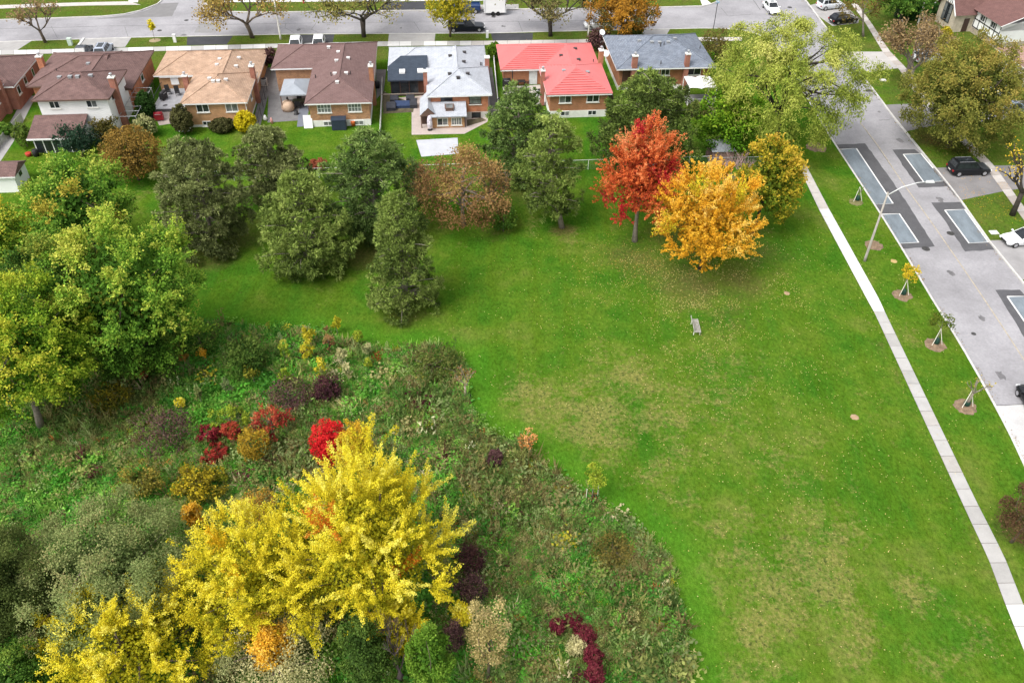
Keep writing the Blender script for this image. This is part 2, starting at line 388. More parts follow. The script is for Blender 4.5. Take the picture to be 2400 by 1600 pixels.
M_ROAD = mat('old_asphalt', (.30, .292, .305), .9, .20, .16, fine=.10, fscale=5, bump=.15, bscale=25)
M_PATCH = mat('patch_asphalt', (.095, .094, .10), .9, .14, .8, fine=.12, fscale=12, bump=.2, bscale=30)
M_BLACK = mat('black_asphalt', (.050, .051, .056), .85, .25, .5, fine=.12, fscale=12)
M_BAY = mat('blue_bay', (.17, .20, .225), .85, .24, .7, fine=.08, fscale=7, stretch=(1, .35, 1))
M_WHITE = mat('road_white', (.78, .77, .75), .8, .06, 4)
M_YEL = mat('road_yellow', (.40, .345, .26), .85, .3, 3)
M_CONC = mat('concrete_light', (.41, .40, .385), .9, .09, .8, fine=.05, fscale=10)
M_CONC_N = mat('concrete_new', (.64, .63, .615), .9, .07, .9, fine=.05, fscale=9)
M_CONC_O = mat('concrete_old', (.50, .465, .435), .9, .10, .9, fine=.06, fscale=10)
M_KERB = mat('kerb_concrete', (.54, .525, .50), .9, .16, 1.4)
M_DRIVE = mat('drive_concrete', (.345, .335, .325), .9, .13, .7, fine=.07, fscale=8)
M_DRIVE2 = mat('drive_asphalt', (.215, .205, .205), .9, .15, .6, fine=.08, fscale=8)
M_BOUND = mat('subsoil', (.10, .085, .06), .95)

road = sheet('road', road_poly, ZR, M_ROAD)
def rsheet(name, px, z, m, base=ZR):
    q = [np.array(p) for p in G(px, base)]; out = []; rr = np.random.default_rng(len(px)+int(px[0][0]))     # saw-cut edges wander a little
    for a_, c_ in zip(q, q[1:]+q[:1]):
        n_ = max(1, int(np.linalg.norm(c_-a_)/.7)); nv = np.array([-(c_-a_)[1], (c_-a_)[0]]); nv = nv/np.linalg.norm(nv)
        for k in range(n_): out.append(tuple(a_+(c_-a_)*k/n_+nv*(rr.normal(0, .045) if k else 0)))
    return sheet(name, out, base+z, m)
# patched trenches, parking bays and their outlines on the crescent
def z9(pts): return [(1880+x*.2679, 280+y*.2679) for x, y in pts]
def z10(pts): return [(2080+x*.2807, 560+y*.2807) for x, y in pts]
rsheet('road_patch', z9([(296, 222), (550, 210), (760, 500), (945, 770), (1160, 1110), (872, 1132), (640, 745)]), .004, M_PATCH)
rsheet('road_patch', z9([(790, 265), (985, 262), (1100, 370), (1270, 585), (1020, 597), (900, 430)]), .004, M_PATCH)
rsheet('road_patch', z9([(1130, 727), (1385, 722), (1545, 930), (1700, 1140), (1425, 1155), (1260, 900)]), .004, M_PATCH)
rsheet('road_patch', z10([(900, 425), (1105, 423), (1400, 720), (1900, 1420), (1560, 1430), (1120, 790)]), .004, M_PATCH)
rsheet('road_patch', [(220, 45), (300, 36), (345, 24), (375, 9), (419, 7), (403, 39)], .004, mat('street_patch', (.20, .195, .195), .9, .1, 1))
rsheet('road_patch', [(468, 55), (520, 55), (505, 77), (455, 77)], .004, mat('street_patch2', (.25, .245, .245), .9, .1, 1))
def inset(pts, d):
    c = np.mean(pts, 0); out = []
    for p in pts:
        v = c-np.array(p); out.append(tuple(np.array(p)+v/np.linalg.norm(v)*d))
    return out
for bay in ([(318, 263), (475, 255), (795, 735), (626, 745)], [(690, 830), (850, 825), (1018, 1075), (846, 1085)],
            [(885, 306), (1040, 300), (1238, 540), (1065, 550)], [(1248, 794), (1422, 787), (1628, 1073), (1460, 1082)]):
    q = G(z9(bay), ZR); sheet('parking_bay', q, ZR+.008, M_BAY)
    b = MB(); strip(b, q+[q[0]], .07, ZR+.008, ZR+.012); structure(b.build('bay_line', M_WHITE))
q = G(z10([(1000, 480), (1175, 478), (1640, 1120), (1450, 1130)]), ZR); sheet('parking_bay', q, ZR+.008, M_BAY)
b = MB(); strip(b, q+[q[0]], .07, ZR+.008, ZR+.012); structure(b.build('bay_line', M_WHITE))
rsheet('concrete_bay', z10([(905, 1392), (1300, 1380), (2100, 2400), (1390, 2400), (1140, 1900)]), .004, mat('bay_concrete', (.52, .51, .505), .9, .12, .5, fine=.06, fscale=8))
# centre line in three worn lengths, transverse cracks and tar seams, manholes
cl = G(smooth_line([(2016, 287), (2060, 345), (2112, 423), (2190, 531), (2306, 700), (2400, 843), (2520, 1030)], 6), ZR)
b = MB(); strip(b, cl, .055, ZR+.004, ZR+.008); structure(b.build('centre_line', M_YEL))
M_SEAM = mat('tar_seam', (.13, .13, .13), .9, .4, 2)
b = MB()
sr = np.random.default_rng(8)
def crack(px, w=.025):
    l = []
    for (x0, y0), (x1, y1) in zip(px[:-1], px[1:]):
        for k in range(5):
            t = k/5; l.append((x0+(x1-x0)*t, y0+(y1-y0)*t+sr.normal()*.35))
    l.append(px[-1]); strip(b, G(l, ZR), w, ZR+.003, ZR+.007)
crack([(-60, 70), (300, 61), (690, 55), (1000, 52), (1300, 50), (1390, 49)], .04)
crack([(120, 62), (135, 90)]); crack([(292, 63), (300, 86)]); crack([(670, 55), (668, 66), (690, 78)]); crack([(740, 55), (730, 70), (750, 79)]); crack([(700, 66), (735, 70)])
crack([(970, 52), (985, 74)]); crack([(1100, 50), (1110, 76)]); crack([(1215, 50), (1225, 75)]); crack([(1020, 30), (1015, 52)])
crack([(1710, 37), (1765, 34)], .04); crack([(1765, 0), (1782, 24)], .05); crack([(1815, 0), (1826, 14)], .05); crack([(1690, 19), (1705, 37)], .03)
crack([(2080, 232), (2045, 236), (2030, 236)], .03); crack([(2085, 281), (2060, 282)], .04); crack([(2333, 949), (2400, 947)], .03)
crack([(2018, 290), (2110, 420), (2190, 530), (2300, 690), (2398, 840)], .02)
structure(b.build('tar_seam', M_SEAM))
M_OIL = mat('oil_stain', (.15, .145, .15), .7, .3, 2)
rr = np.random.default_rng(77)
for k, (x, y) in enumerate(((2230, 640), (2300, 745), (2285, 560), (2110, 330), (2060, 262), (2205, 468), (700, 70), (1180, 62), (940, 66), (430, 84), (2345, 880))):
    c = P(x, y, ZR); n_ = 14; r0 = rr.uniform(.16, .42); sheet('oil_stain', [(c[0]+r0*(1+rr.normal(0, .25))*math.cos(6.283*i/n_), c[1]+1.5*r0*(1+rr.normal(0, .25))*math.sin(6.283*i/n_)) for i in range(n_)], ZR+.0032, M_OIL)
M_IRON = mat('cast_iron', (.07, .068, .066), .6, .3, 5, metal=.3)
for k, (x, y, r_) in enumerate([(437, 48, .35), (374, 72, .36), (1851, 18, .4), (2228, 547, .4), (2282, 782, .22), (2170, 583, .42), (1157, 40, .35)]):
    c = P(x, y, ZR); b = MB(); b.lathe([(r_, 0), (r_, .006), (r_*.93, .010), (r_*.6, .010)], n=20); b.lathe([(r_*.35, .010), (r_*.33, .014)], n=10)
    tag(b.build('manhole_cover', M_IRON, loc=(c[0], c[1], ZR+.004)), ['round manhole cover in the street beside the lone yellow sapling end of the patch', 'round manhole cover in the street behind the small yellow sapling',
        'round manhole cover near the white car at the junction', 'round manhole cover between dark patch and centre line', 'small round valve cover lying in the plain grey lane of the crescent', 'pale ring cover at the lower end of the long dark patch', 'round manhole cover in front of the white box trailer'][k], 'manhole')
c = P(2036, 213, ZR); b = MB(); b.box(-.45, .45, -.3, .3, 0, .012)
for k in range(5): b.box(-.4+k*.18, -.32+k*.18, -.26, .26, .012, .024)
tag(b.build('storm_drain', M_IRON, loc=(c[0], c[1], ZR+.004), rz=R(10)), 'dark grated storm drain by the right kerb of the crescent', 'drain')

# kerbs
def kerb(px, name='kerb', side=0.0):
    b = MB(); l = G(px, 0); strip(b, l, .10, ZR-.05, .014); structure(b.build(name, M_KERB))
kerb(near_curb+corner[1:-1]+left_curb); kerb(right_curb); kerb(top_r); kerb(top_l)

# lawn-level sheets: driveways, aprons, mulch
def dsheet(name, px, m, z=.006): return sheet(name, G(px, 0), z, m)
def z5(pts): return [(x*.2976, y*.2976) for x, y in pts]
def z6(pts): return [(650+x*.2976, y*.2976) for x, y in pts]
dsheet('driveway', z5([(-400, 345), (255, 320), (130, 400), (-400, 410)]), M_DRIVE)
dsheet('driveway', z5([(625, 310), (1035, 297), (985, 372), (640, 388)]), M_DRIVE)
dsheet('driveway', z5([(1475, 291), (1835, 284), (1785, 352), (1470, 358)]), M_BLACK)
dsheet('driveway', z6([(100, 278), (450, 272), (436, 334), (90, 340)]), M_BLACK)
dsheet('driveway', z6([(880, 266), (1245, 263), (1238, 326), (872, 331)]), M_DRIVE)
dsheet('driveway', z6([(1682, 264), (2012, 261), (2010, 322), (1698, 325)]), M_BLACK)
dsheet('driveway', [(1508, 71), (1570, 69), (1560, 86), (1500, 88)], M_DRIVE)
dsheet('driveway', z6([(840, 20), (1170, 12), (1165, 80), (820, 84)]), M_BLACK)
dsheet('driveway', z6([(1530, 40), (1900, 35), (1900, 75), (1550, 80)]), M_DRIVE)
dsheet('front_path', [(1641, 0), (1656, 0), (1668, 9.5), (1646, 13.5)], M_CONC_N)
dsheet('front_path', z5([(1025, -20), (1095, -25), (1085, 20), (1005, 22)]), M_CONC_N)
# house fronts: drives down to the garages behind the front walk
dsheet('driveway', [(165, 118), (285, 113), (290, 132), (160, 136)], M_DRIVE)
dsheet('driveway', [(430, 112), (545, 108), (545, 125), (430, 128)], M_BLACK)
dsheet('driveway', [(673, 102), (775, 99), (775, 116), (673, 118)], M_BLACK)
def z8l(pts): return [(1850+x*.2338, y*.2338) for x, y in pts]
dsheet('driveway', z8l([(190, 60), (330, 20), (560, 60), (700, 190), (690, 235), (430, 262), (300, 170)]), M_DRIVE)
dsheet('driveway', z8l([(545, 520), (950, 520), (1100, 684), (810, 722), (690, 700)]), mat('drive_pale', (.44, .42, .40), .9, .08, .8))
dsheet('driveway', z8l([(962, 1052), (1300, 1038), (2400, 1010), (2400, 1180), (1440, 1262), (1172, 1318)]), M_DRIVE2)
dsheet('driveway', z9([(1142, 425), (1640, 405), (2150, 400), (2200, 560), (1740, 632), (1380, 708)]), M_DRIVE2)
dsheet('driveway', z9([(1632, 1058), (1950, 1050), (2400, 1040), (2400, 1330), (1925, 1402)]), mat('drive_edge', (.31, .30, .30), .9, .16, .5))
M_MULCH = mat('bark_mulch', (.22, .155, .10), .95, .4, 2.5, fine=.3, fscale=14, bump=.5)
M_MULCH_D = mat('dark_mulch', (.018, .016, .014), .95, .3, 4)
def mulch(x, y, r_, m, label, z=.008):
    rr = np.random.default_rng(int(x)); c = P(x, y); n = 26; b = MB(); vs = [(0, 0, .05)]
    for ring, (q, h) in enumerate(((.5, .04), (1, 0))):
        for k in range(n):
            t = 2*math.pi*k/n; rad = r_*q*(1+rr.normal()*.07); vs.append((rad*math.cos(t), rad*math.sin(t), h))
    fs = [(0, 1+k, 1+(k+1) % n) for k in range(n)] + [(1+k, 1+n+k, 1+n+(k+1) % n, 1+(k+1) % n) for k in range(n)]
    b.add(vs, fs); o = b.build('mulch_bed', m, loc=(c[0], c[1], z)); tag(o, label, 'mulch'); return o
mulch(1913, 345, 1.25, M_MULCH, 'brown mulch circle under the willow edge by the kerb')
mulch(2006, 474, .75, mat('thin_mulch', (.16, .15, .06), .95, .4, 3, fine=.3, fscale=14), 'thin worn mulch circle around the bare staked stub')
mulch(2048, 575, .92, M_MULCH, 'brown mulch circle beside the tall street lamp')
mulch(2114, 692, .92, M_MULCH, 'brown mulch circle under the yellow staked sapling')
mulch(2191, 808, .92, M_MULCH, 'brown mulch circle under the green staked sapling')
mulch(2262, 953, .92, M_MULCH, 'brown mulch circle under the almost leafless staked sapling')
mulch(1090, 928, .55, M_MULCH_D, 'black mulch circle round the bare sapling at the meadow edge')
mulch(363, 95, .8, mat('tan_mulch', (.30, .24, .14), .95), 'pale mulch circle round the small sapling by the street')
for x, y, r_, l in ((2003, 977, .33, 'small round bare earth spot in the open lawn'), (1844, 687, .28, 'tiny bare earth spot in the lawn beyond the bench')):
    o = mulch(x, y, r_, mat('bare_earth', (.36, .25, .15), .95, .2, 4), l); o['category'] = 'bare patch'
o = mulch(2095, 612, .33, mat('tan_mat', (.42, .31, .12), .95), 'small tan patch in the grass near the street lamp'); o['category'] = 'bare patch'

# ------------------------------------------------------------------ pavements laid in slabs
def slab_walk(name, left, right, edges, m, z0=.004, z1=.03, special=None, gap=.028):
    """slabs between two pixel edge lines; `edges` are the fractions where the joints fall"""
    L_ = np.array(G(left, 0)); R_ = np.array(G(right, 0))
    b = MB(); n = len(L_)
    poly = [tuple(p) for p in L_]+[tuple(p) for p in R_[::-1]]
    base = structure(sheet(name, poly, .003, MATS.get('joint') or mat('joint', (.16, .14, .12), .95)))
    def at(A, t):
        s = np.r_[0, np.cumsum(np.linalg.norm(np.diff(A, axis=0), axis=1))]; t *= s[-1]
        return np.array([np.interp(t, s, A[:, 0]), np.interp(t, s, A[:, 1])])
    rr = np.random.default_rng(5)
    for k in range(len(edges)-1):
        a0, a1 = edges[k], edges[k+1]; q = [at(L_, a0), at(R_, a0), at(R_, a1), at(L_, a1)]
        c = sum(q)/4; q = [c+(p-c)*(1-gap/np.linalg.norm(p-c)) for p in q]
        h = z1+rr.uniform(-.003, .003)
        b = MB(); b.prism([tuple(p-c) for p in q], z0, h)
        b.build('slab', special(k) if special else m, parent=base, loc=(c[0], c[1], 0))
    return base
# the long path beside the park: joints measured in the photograph
sl_l = [(1869, 385), (1919.6, 491.6), (2031, 700), (2049.9, 734), (2256, 1180), (2282, 1236), (2316, 1308), (2354, 1410), (2408, 1545), (2470, 1700)]
sl_r = [(1888, 385), (1944, 491.6), (2060, 700), (2075.5, 734), (2291, 1180), (2320, 1236), (2356, 1308), (2396, 1410), (2456, 1545), (2528, 1700)]
Ls = np.array(G(sl_l)); tot = np.linalg.norm(np.diff(Ls, axis=0), axis=1).sum()
nsl = int(round(tot/1.62)); ed = np.linspace(0, 1, nsl+1)
def sp(k):
    t = (ed[k]+ed[k+1])/2; d = t*tot
    y = 385
    s = np.r_[0, np.cumsum(np.linalg.norm(np.diff(Ls, axis=0), axis=1))]; yy = np.interp(d, s, [p[1] for p in sl_l])
    if yy < 492: return M_CONC_O
    if yy < 734 or yy > 1410: return M_CONC_N
    return [M_CONC, mat('concrete_warm', (.39, .37, .345), .9, .12, 1.3, fine=.06, fscale=9), M_CONC, mat('concrete_mid', (.36, .35, .335), .9, .10, 1.1, fine=.05, fscale=10)][(k*k+k//3) % 4]
slab_walk('sidewalk', sl_l, sl_r, ed, M_CONC, special=sp)
# pavement in front of the houses
fw_t = [(-120, 123), (0, 119), (310, 112), (655, 103), (882, 98), (1138, 96.5), (1300, 94), (1643, 88), (1740, 88)]
fw_b = [(-120, 133), (0, 129), (310, 122), (650, 113), (882, 109), (1141, 106), (1300, 102), (1643, 97), (1738, 96)]
def spf(k):
    return [M_CONC_N, M_CONC, M_CONC_N][k % 3] if k < 42 else M_CONC_O
slab_walk('sidewalk', fw_b, fw_t, np.linspace(0, 1, 66), M_CONC, special=spf)
# pavement on the far side of the street
ff_t = [(-120, 17), (0, 13), (185, 6.5), (300, 4)]; ff_b = [(-120, 25), (0, 21), (190, 14), (330, 12)]
slab_walk('sidewalk', ff_b, ff_t, np.linspace(0, 1, 22), M_CONC_O)
slab_walk('sidewalk', [(520, 6), (690, 5), (1000, 3), (1180, 2)], [(520, -1), (690, -2), (1000, -4), (1180, -5)], np.linspace(0, 1, 28), M_CONC_N)
# pavement across the crescent
rw_l = [(1995, 10), (2028, 54), (2070, 124), (2106, 161), (2130, 201), (2190, 270), (2268, 350), (2310, 392), (2366, 470), (2440, 572)]
rw_r = [(2008, 8), (2042, 54), (2085, 120), (2124, 160), (2152, 201), (2212, 268), (2288, 346), (2330, 388), (2388, 468), (2464, 570)]
slab_walk('sidewalk', rw_l, rw_r, np.linspace(0, 1, 46), M_CONC_O, z0=.008, special=lambda k: [M_CONC_O, mat('concrete_brown', (.40, .355, .32), .9, .12, .9)][k % 2])

# ================================================================== HOUSES (local axes: x along the row, y towards the street)
B_TAN = brickmat('brick_tan', (.52, .275, .125), (.45, .24, .105), (.42, .29, .18))
B_MIX = brickmat('brick_mixed', (.50, .245, .11), (.32, .15, .08), (.42, .30, .20))
B_ORANGE = brickmat('brick_orange', (.52, .17, .075), (.43, .135, .06), (.42, .28, .19))
B_BROWN = brickmat('brick_brown', (.42, .165, .075), (.34, .13, .06), (.34, .22, .14))
B_RED = brickmat('brick_red', (.36, .125, .08), (.30, .095, .06), (.32, .22, .17))
M_SID = mat('white_siding', (.82, .82, .81), .7, .04, 1)
M_TRIM = mat('white_trim', (.80, .80, .79), .6, .05, 2)
M_TRIM_BR = mat('brown_trim', (.14, .085, .065), .6, .2, 2)
M_FOUND = mat('white_foundation', (.76, .75, .72), .9, .1, 1.5)
M_FOUND_G = mat('grey_foundation', (.52, .50, .47), .9, .1, 1.5)
M_GLASS = glassmat()
M_CURT = mat('curtained_glass', (.17, .18, .18), .15, .45, 1.6, spec=.6)
M_DARKF = mat('dark_frame', (.06, .035, .028), .6)
M_METAL = mat('galvanised', (.50, .51, .53), .4, .15, 3, metal=.6)
M_DKMET = mat('dark_metal', (.03, .03, .033), .5, .2, 4)
M_STONE = mat('pale_cap', (.70, .68, .63), .9, .1, 3)
SH_BROWN = shinglemat('shingle_brown', (.185, .115, .105), (.155, .098, .09))
SH_BROWN2 = shinglemat('shingle_umber', (.195, .125, .118), (.172, .108, .10), .15)
SH_TAN = shinglemat('shingle_tan', (.46, .315, .225), (.39, .26, .18))
SH_GREY = shinglemat('shingle_grey', (.46, .48, .52), (.42, .44, .48), .14)
SH_NAVY = shinglemat('shingle_navy', (.055, .07, .095), (.045, .058, .08), .15)
SH_BLUE = shinglemat('shingle_blue', (.165, .19, .235), (.225, .25, .295), .2)
M_REDROOF = mat('red_steel', (.60, .165, .16), .45, .07, .8, spec=.35)

def slope_uv(me):
    """UV map 'slope': metres along the course and up the slope"""
    uv = me.uv_layers.new(name='slope')
    for p in me.polygons:
        n = p.normal; t = Vector((-n.y, n.x, 0)); t = t.normalized() if t.length > .02 else Vector((1, 0, 0)); s = n.cross(t)
        for li in p.loop_indices:
            c = me.vertices[me.loops[li].vertex_index].co; uv.data[li].uv = (c.dot(t), c.dot(s))
def roof_shape(u0, u1, v0, v1, z, pitch, axis=None, e0='hip', e1='hip'):
    W, D = u1-u0, v1-v0
    if axis is None: axis = 'u' if W >= D else 'v'
    h = (D if axis == 'u' else W)/2*pitch; q = (D if axis == 'u' else W)/2
    if axis == 'u':
        m = (v0+v1)/2; a = (u0+(q if e0 == 'hip' else 0), m, z+h); b_ = (u1-(q if e1 == 'hip' else 0), m, z+h)
    else:
        m = (u0+u1)/2; a = (m, v0+(q if e0 == 'hip' else 0), z+h); b_ = (m, v1-(q if e1 == 'hip' else 0), z+h)
    if axis == 'u' and a[0] > b_[0]: a = b_ = ((a[0]+b_[0])/2, m, z+h)
    if axis == 'v' and a[1] > b_[1]: a = b_ = (m, (a[1]+b_[1])/2, z+h)
    c = [(u0, v0, z), (u1, v0, z), (u1, v1, z), (u0, v1, z)]
    if axis == 'u': fs = [[c[0], c[1], b_, a], [c[1], c[2], b_], [c[2], c[3], a, b_], [c[3], c[0], a]]
    else: fs = [[c[0], c[1], a], [c[1], c[2], b_, a], [c[2], c[3], b_], [c[3], c[0], a, b_]]
    out = []
    for f in fs:
        g = []
        for p in f:
            if not g or (Vector(p)-Vector(g[-1])).length > 1e-4: g.append(p)
        out.append(g)
    return out
class House:
    def __init__(s, name, label, u, v, roof_mat, fascia_mat):
        s.u, s.v = u, v; s.t = thing(name, label, 'house', uv2w(u, v, 0), ROW); s.rm = roof_mat; s.fm = fascia_mat; s.roofs = []
    def L(s, x, y): return x-s.u, y-s.v
    def walls(s, u0, u1, v0, v1, z1, m, z0=0.0, found=None, fh=.85):
        a, c = s.L(u0, v0); b_, d = s.L(u1, v1)
        MB().box(a, b_, c, d, z0, z1).build('wall', m, s.t)
        if found: MB().box(a-.02, b_+.02, c-.02, d+.02, z0, fh).build('foundation', found, s.t)
    def roof(s, u0, u1, v0, v1, z, pitch=.38, axis=None, e0='hip', e1='hip', m=None, courses=0, fascia=True):
        a, c = s.L(u0, v0); b_, d = s.L(u1, v1); m = m or s.rm
        fs = roof_shape(a, b_, c, d, z, pitch, axis, e0, e1); mb = MB()
        for f in fs: mb.add(f, [tuple(range(len(f)))])
        o = mb.build('roof', m, s.t); slope_uv(o.data); s.roofs.append(o)
        if fascia: MB().box(a, b_, c, d, z-.17, z-.004).build('eaves', s.fm, s.t)
        if courses:                                            # stepped metal panels: each course its own piece
            for f in fs:
                p = [Vector(q) for q in f]; e0_, e1_ = p[0], p[1]; top = p[2:]
                tl = top[-1]; tr = top[0]; n = (e1_-e0_).cross(tl-e0_).normalized()
                if abs(n.z) < .2: continue
                for k in range(courses):
                    t0, t1 = k/courses, (k+1)/courses
                    A, B_ = e0_.lerp(tl, t0), e1_.lerp(tr, t0); C_, D_ = e1_.lerp(tr, t1), e0_.lerp(tl, t1)
                    cc = (A+B_+C_+D_)/4; lo, hi = n*.11, n*.012
                    vs = [A+lo-cc, B_+lo-cc, C_+hi-cc, D_+hi-cc, A+n*.004-cc, B_+n*.004-cc]
                    q = MB().add(vs, [(0, 1, 2, 3), (4, 5, 1, 0)]); q.build('roof_panel', m, o, loc=cc)
        edge = {}
        for f in fs:
            for p, q in zip(f, f[1:]+f[:1]):
                if abs(p[2]-z) < 1e-4 and abs(q[2]-z) < 1e-4: continue
                k = tuple(sorted((tuple(round(c_, 3) for c_ in p), tuple(round(c_, 3) for c_ in q)))); edge[k] = edge.get(k, 0)+1
        rc = MB()
        for (p, q), n_ in edge.items():
            if n_ > 1: rc.tube([(p[0], p[1], p[2]+.01), (q[0], q[1], q[2]+.01)], .085 if not courses else .11, 4)
        if rc.v: k = rc.build('ridge_cap', m, o); slope_uv(k.data); k['kind'] = 'stuff'
        return o
    def vent(s, x, y, px_mat, roof=0, z=None, kind='box'):
        """x, y are photo pixels; the vent is set on the roof it meets"""
        o = s.roofs[roof]; best = None
        d = _r*(x-1200)/FPX - _u*(y-800)/FPX + _w
        inv = Matrix.Translation(s.t.location) @ Matrix.Rotation(ROW, 4, 'Z'); iv = inv.inverted()
        og = iv @ Vector(_C); dd = (iv.to_3x3() @ Vector(d)).normalized()
        hit, loc, nor, idx = o.ray_cast(og, dd)
        if not hit: return None
        b = MB()
        if kind == 'box': b.box(-.2, .2, -.2, .2, -.08, .16); b.box(-.24, .24, -.24, .24, .16, .20)
        elif kind == 'pipe': b.tube([(0, 0, -.2), (0, 0, .45)], .06, 8)
        elif kind == 'sky': b.box(-.38, .38, -.5, .5, -.2, .14)
        return b.build('roof_vent' if kind != 'sky' else 'skylight', px_mat, o, loc=loc)
    def window(s, u0, u1, z0, z1, plane, face='rear', frame=None, mull=1, glass=None, sill=True, rail=False):
        frame = frame or M_TRIM; glass = glass or M_GLASS
        if face == 'rear': T = lambda a, d, z: (a-s.u, plane-s.v-d, z)
        elif face == 'right': T = lambda a, d, z: (plane-s.u+d, a-s.v, z)
        else: T = lambda a, d, z: (plane-s.u-d, a-s.v, z)
        def bx(b, a0, a1, d0, d1, q0, q1):
            p, r_ = T(a0, d0, q0), T(a1, d1, q1)
            b.box(min(p[0], r_[0]), max(p[0], r_[0]), min(p[1], r_[1]), max(p[1], r_[1]), q0, q1)
        w = .08; b = MB()
        bx(b, u0, u1, 0, .05, z1-w, z1); bx(b, u0, u1, 0, .05, z0, z0+w); bx(b, u0, u0+w, 0, .05, z0+w, z1-w); bx(b, u1-w, u1, 0, .05, z0+w, z1-w)
        iw = (u1-u0-2*w); px = []
        for k in range(mull):
            c = u0+w+iw*(k+1)/(mull+1); bx(b, c-.035, c+.035, 0, .045, z0+w, z1-w)
        if rail: bx(b, u0+w, u1-w, 0, .04, (z0+z1)/2-.03, (z0+z1)/2+.03)
        f = b.build('window', frame, s.t)
        for k in range(mull+1):
            a0 = u0+w+iw*k/(mull+1)+(.035 if k else 0); a1 = u0+w+iw*(k+1)/(mull+1)-(.035 if k < mull else 0)
            b = MB(); bx(b, a0, a1, .004, .018, z0+w, z1-w); g = glass[k % len(glass)] if isinstance(glass, (list, tuple)) else glass
            b.build('pane', g, f)
        if sill:
            b = MB(); bx(b, u0-.08, u1+.08, .002, .12, z0-.1, z0-.002); b.build('sill', M_STONE, f)
        return f
    def chimney(s, u, v, z0, z1, w=.6, d=.75, m=None, roof=0, flue=True):
        x, y = s.L(u, v); b = MB(); b.box(x-w/2, x+w/2, y-d/2, y+d/2, z0, z1, 0); b.box(x-w/2-.06, x+w/2+.06, y-d/2-.06, y+d/2+.06, z1, z1+.12, 1)
        if flue: b.tube([(x, y, z1+.12), (x, y, z1+.45)], .13, 8, 2); b.lathe([(.2, 0), (.2, .06), (.05, .14)], (x, y, z1+.45), 8, 2)
        return b.build('chimney', [m or B_BROWN, M_STONE, M_METAL], s.roofs[roof] if s.roofs else s.t)
M_VENT_L = mat('vent_pale', (.62, .60, .58), .5); M_VENT_D = mat('vent_dark', (.05, .045, .045), .5); M_VENT_G = mat('vent_grey', (.30, .31, .32), .5)
def c2(lst): return [(340+x*.2381, 80+y*.2381) for x, y in lst]
def c3(lst): return [(860+x*.2381, 80+y*.2381) for x, y in lst]
def c4(lst): return [(1300+x*.2296, 60+y*.2296) for x, y in lst]
def c1(lst): return [(x*.2041, 80+y*.2041) for x, y in lst]

# --- tan-roofed house
h = House('brick_house', 'tan brick split-level house under a light tan shingle roof', -30, 100.2, SH_TAN, M_TRIM)
h.walls(-31.4, -24.2, 100.6, 108.5, 3.15, B_TAN, found=M_FOUND, fh=.3)
h.walls(-37.2, -24.3, 111.3, 118.6, 2.15, B_TAN); h.walls(-31.6, -24.25, 108.5, 111.3, 2.15, B_TAN)
h.roof(-31.85, -23.75, 100.15, 108.95, 3.3, .40)
h.roof(-37.7, -28.0, 110.9, 119.0, 2.3, .38, 'u', 'hip', 'gable')
h.roof(-32.0, -23.8, 107.5, 118.88, 2.31, .38, 'v', 'gable', 'hip')
h.window(-30.1, -28.6, 1.95, 3.05, 100.6); h.window(-26.6, -25.1, 1.92, 3.02, 100.6, glass=[M_CURT])
h.window(-29.8, -28.8, .06, .78, 100.6); h.window(-26.45, -25.5, .06, .78, 100.6)
h.window(104.2, 105.0, 1.6, 2.6, -24.2, 'right', mull=0)
h.chimney(-23.98, 107.2, 0, 4.9, .55, .8, B_RED, 0); h.chimney(-32.2, 106.0, 1.5, 4.3, .6, .6, B_RED, 0)
for q in c2([(635, 443), (672, 468), (722, 468), (797, 455)]): h.vent(*q, M_VENT_L, 0)
for q in c2([(735, 252), (708, 308), (925, 240), (897, 322)]): h.vent(*q, M_VENT_L, 2)
h.vent(*c2([(988, 378)])[0], M_VENT_D, 0, kind='pipe')
MB().box(*[q for q in (h.L(-35.7, 0)[0], h.L(-34.7, 0)[0])], h.L(0, 111.18)[1], h.L(0, 111.3)[1], 0.9, 1.95).build('door', M_TRIM, h.t)
MB().box(h.L(-37, 0)[0], h.L(-32.6, 0)[0], h.L(0, 110.92)[1], h.L(0, 111.25)[1], 2.0, 2.12).build('awning', M_TRIM, h.t)
MB().tube([(h.L(-24.1, 0)[0], h.L(0, 100.5)[1], 3.1), (h.L(-24.1, 0)[0], h.L(0, 100.5)[1], .1)], .05, 6).build('downspout', M_TRIM, h.t)

# --- brown-roofed long house
h = House('brick_house', 'speckled brick house with a large umber hip roof and white basement wall', -15, 99.3, SH_BROWN2, M_TRIM)
h.walls(-16.35, -9.05, 99.75, 117.5, 3.15, B_MIX, found=M_FOUND, fh=.85)
h.walls(-21.7, -16.4, 110.3, 117.4, 3.15, B_MIX)
h.roof(-16.8, -8.6, 99.2, 118.1, 3.3, .37, 'v')
h.roof(-22.2, -12.7, 109.85, 118.0, 3.29, .372, 'u', 'hip', 'gable')
h.window(-15.4, -13.7, 1.85, 3.0, 99.75, mull=3, glass=[M_CURT], rail=True); h.window(-11.65, -10.0, 1.87, 3.02, 99.75, mull=3, glass=[M_CURT], rail=True)
h.window(-14.9, -13.7, .1, .72, 99.72, sill=False, glass=[M_CURT]); h.window(-11.1, -9.9, .1, .72, 99.72, sill=False, glass=[M_CURT])
h.chimney(-8.85, 105.6, 0, 5.2, .55, .8, B_BROWN, 0)
for q in c2([(1902, 182), (2000, 242), (1885, 268), (1868, 395), (1980, 390), (1892, 478)]): h.vent(*q, M_VENT_L, 0)
h.vent(*c2([(1808, 135)])[0], M_VENT_L, 1)
for q in c2([(1680, 433), (1832, 412), (2022, 397)]): h.vent(*q, M_VENT_D, 0, kind='pipe')
h.window(-16.9, -16.4, 1.2, 2.6, 110.3, mull=0)

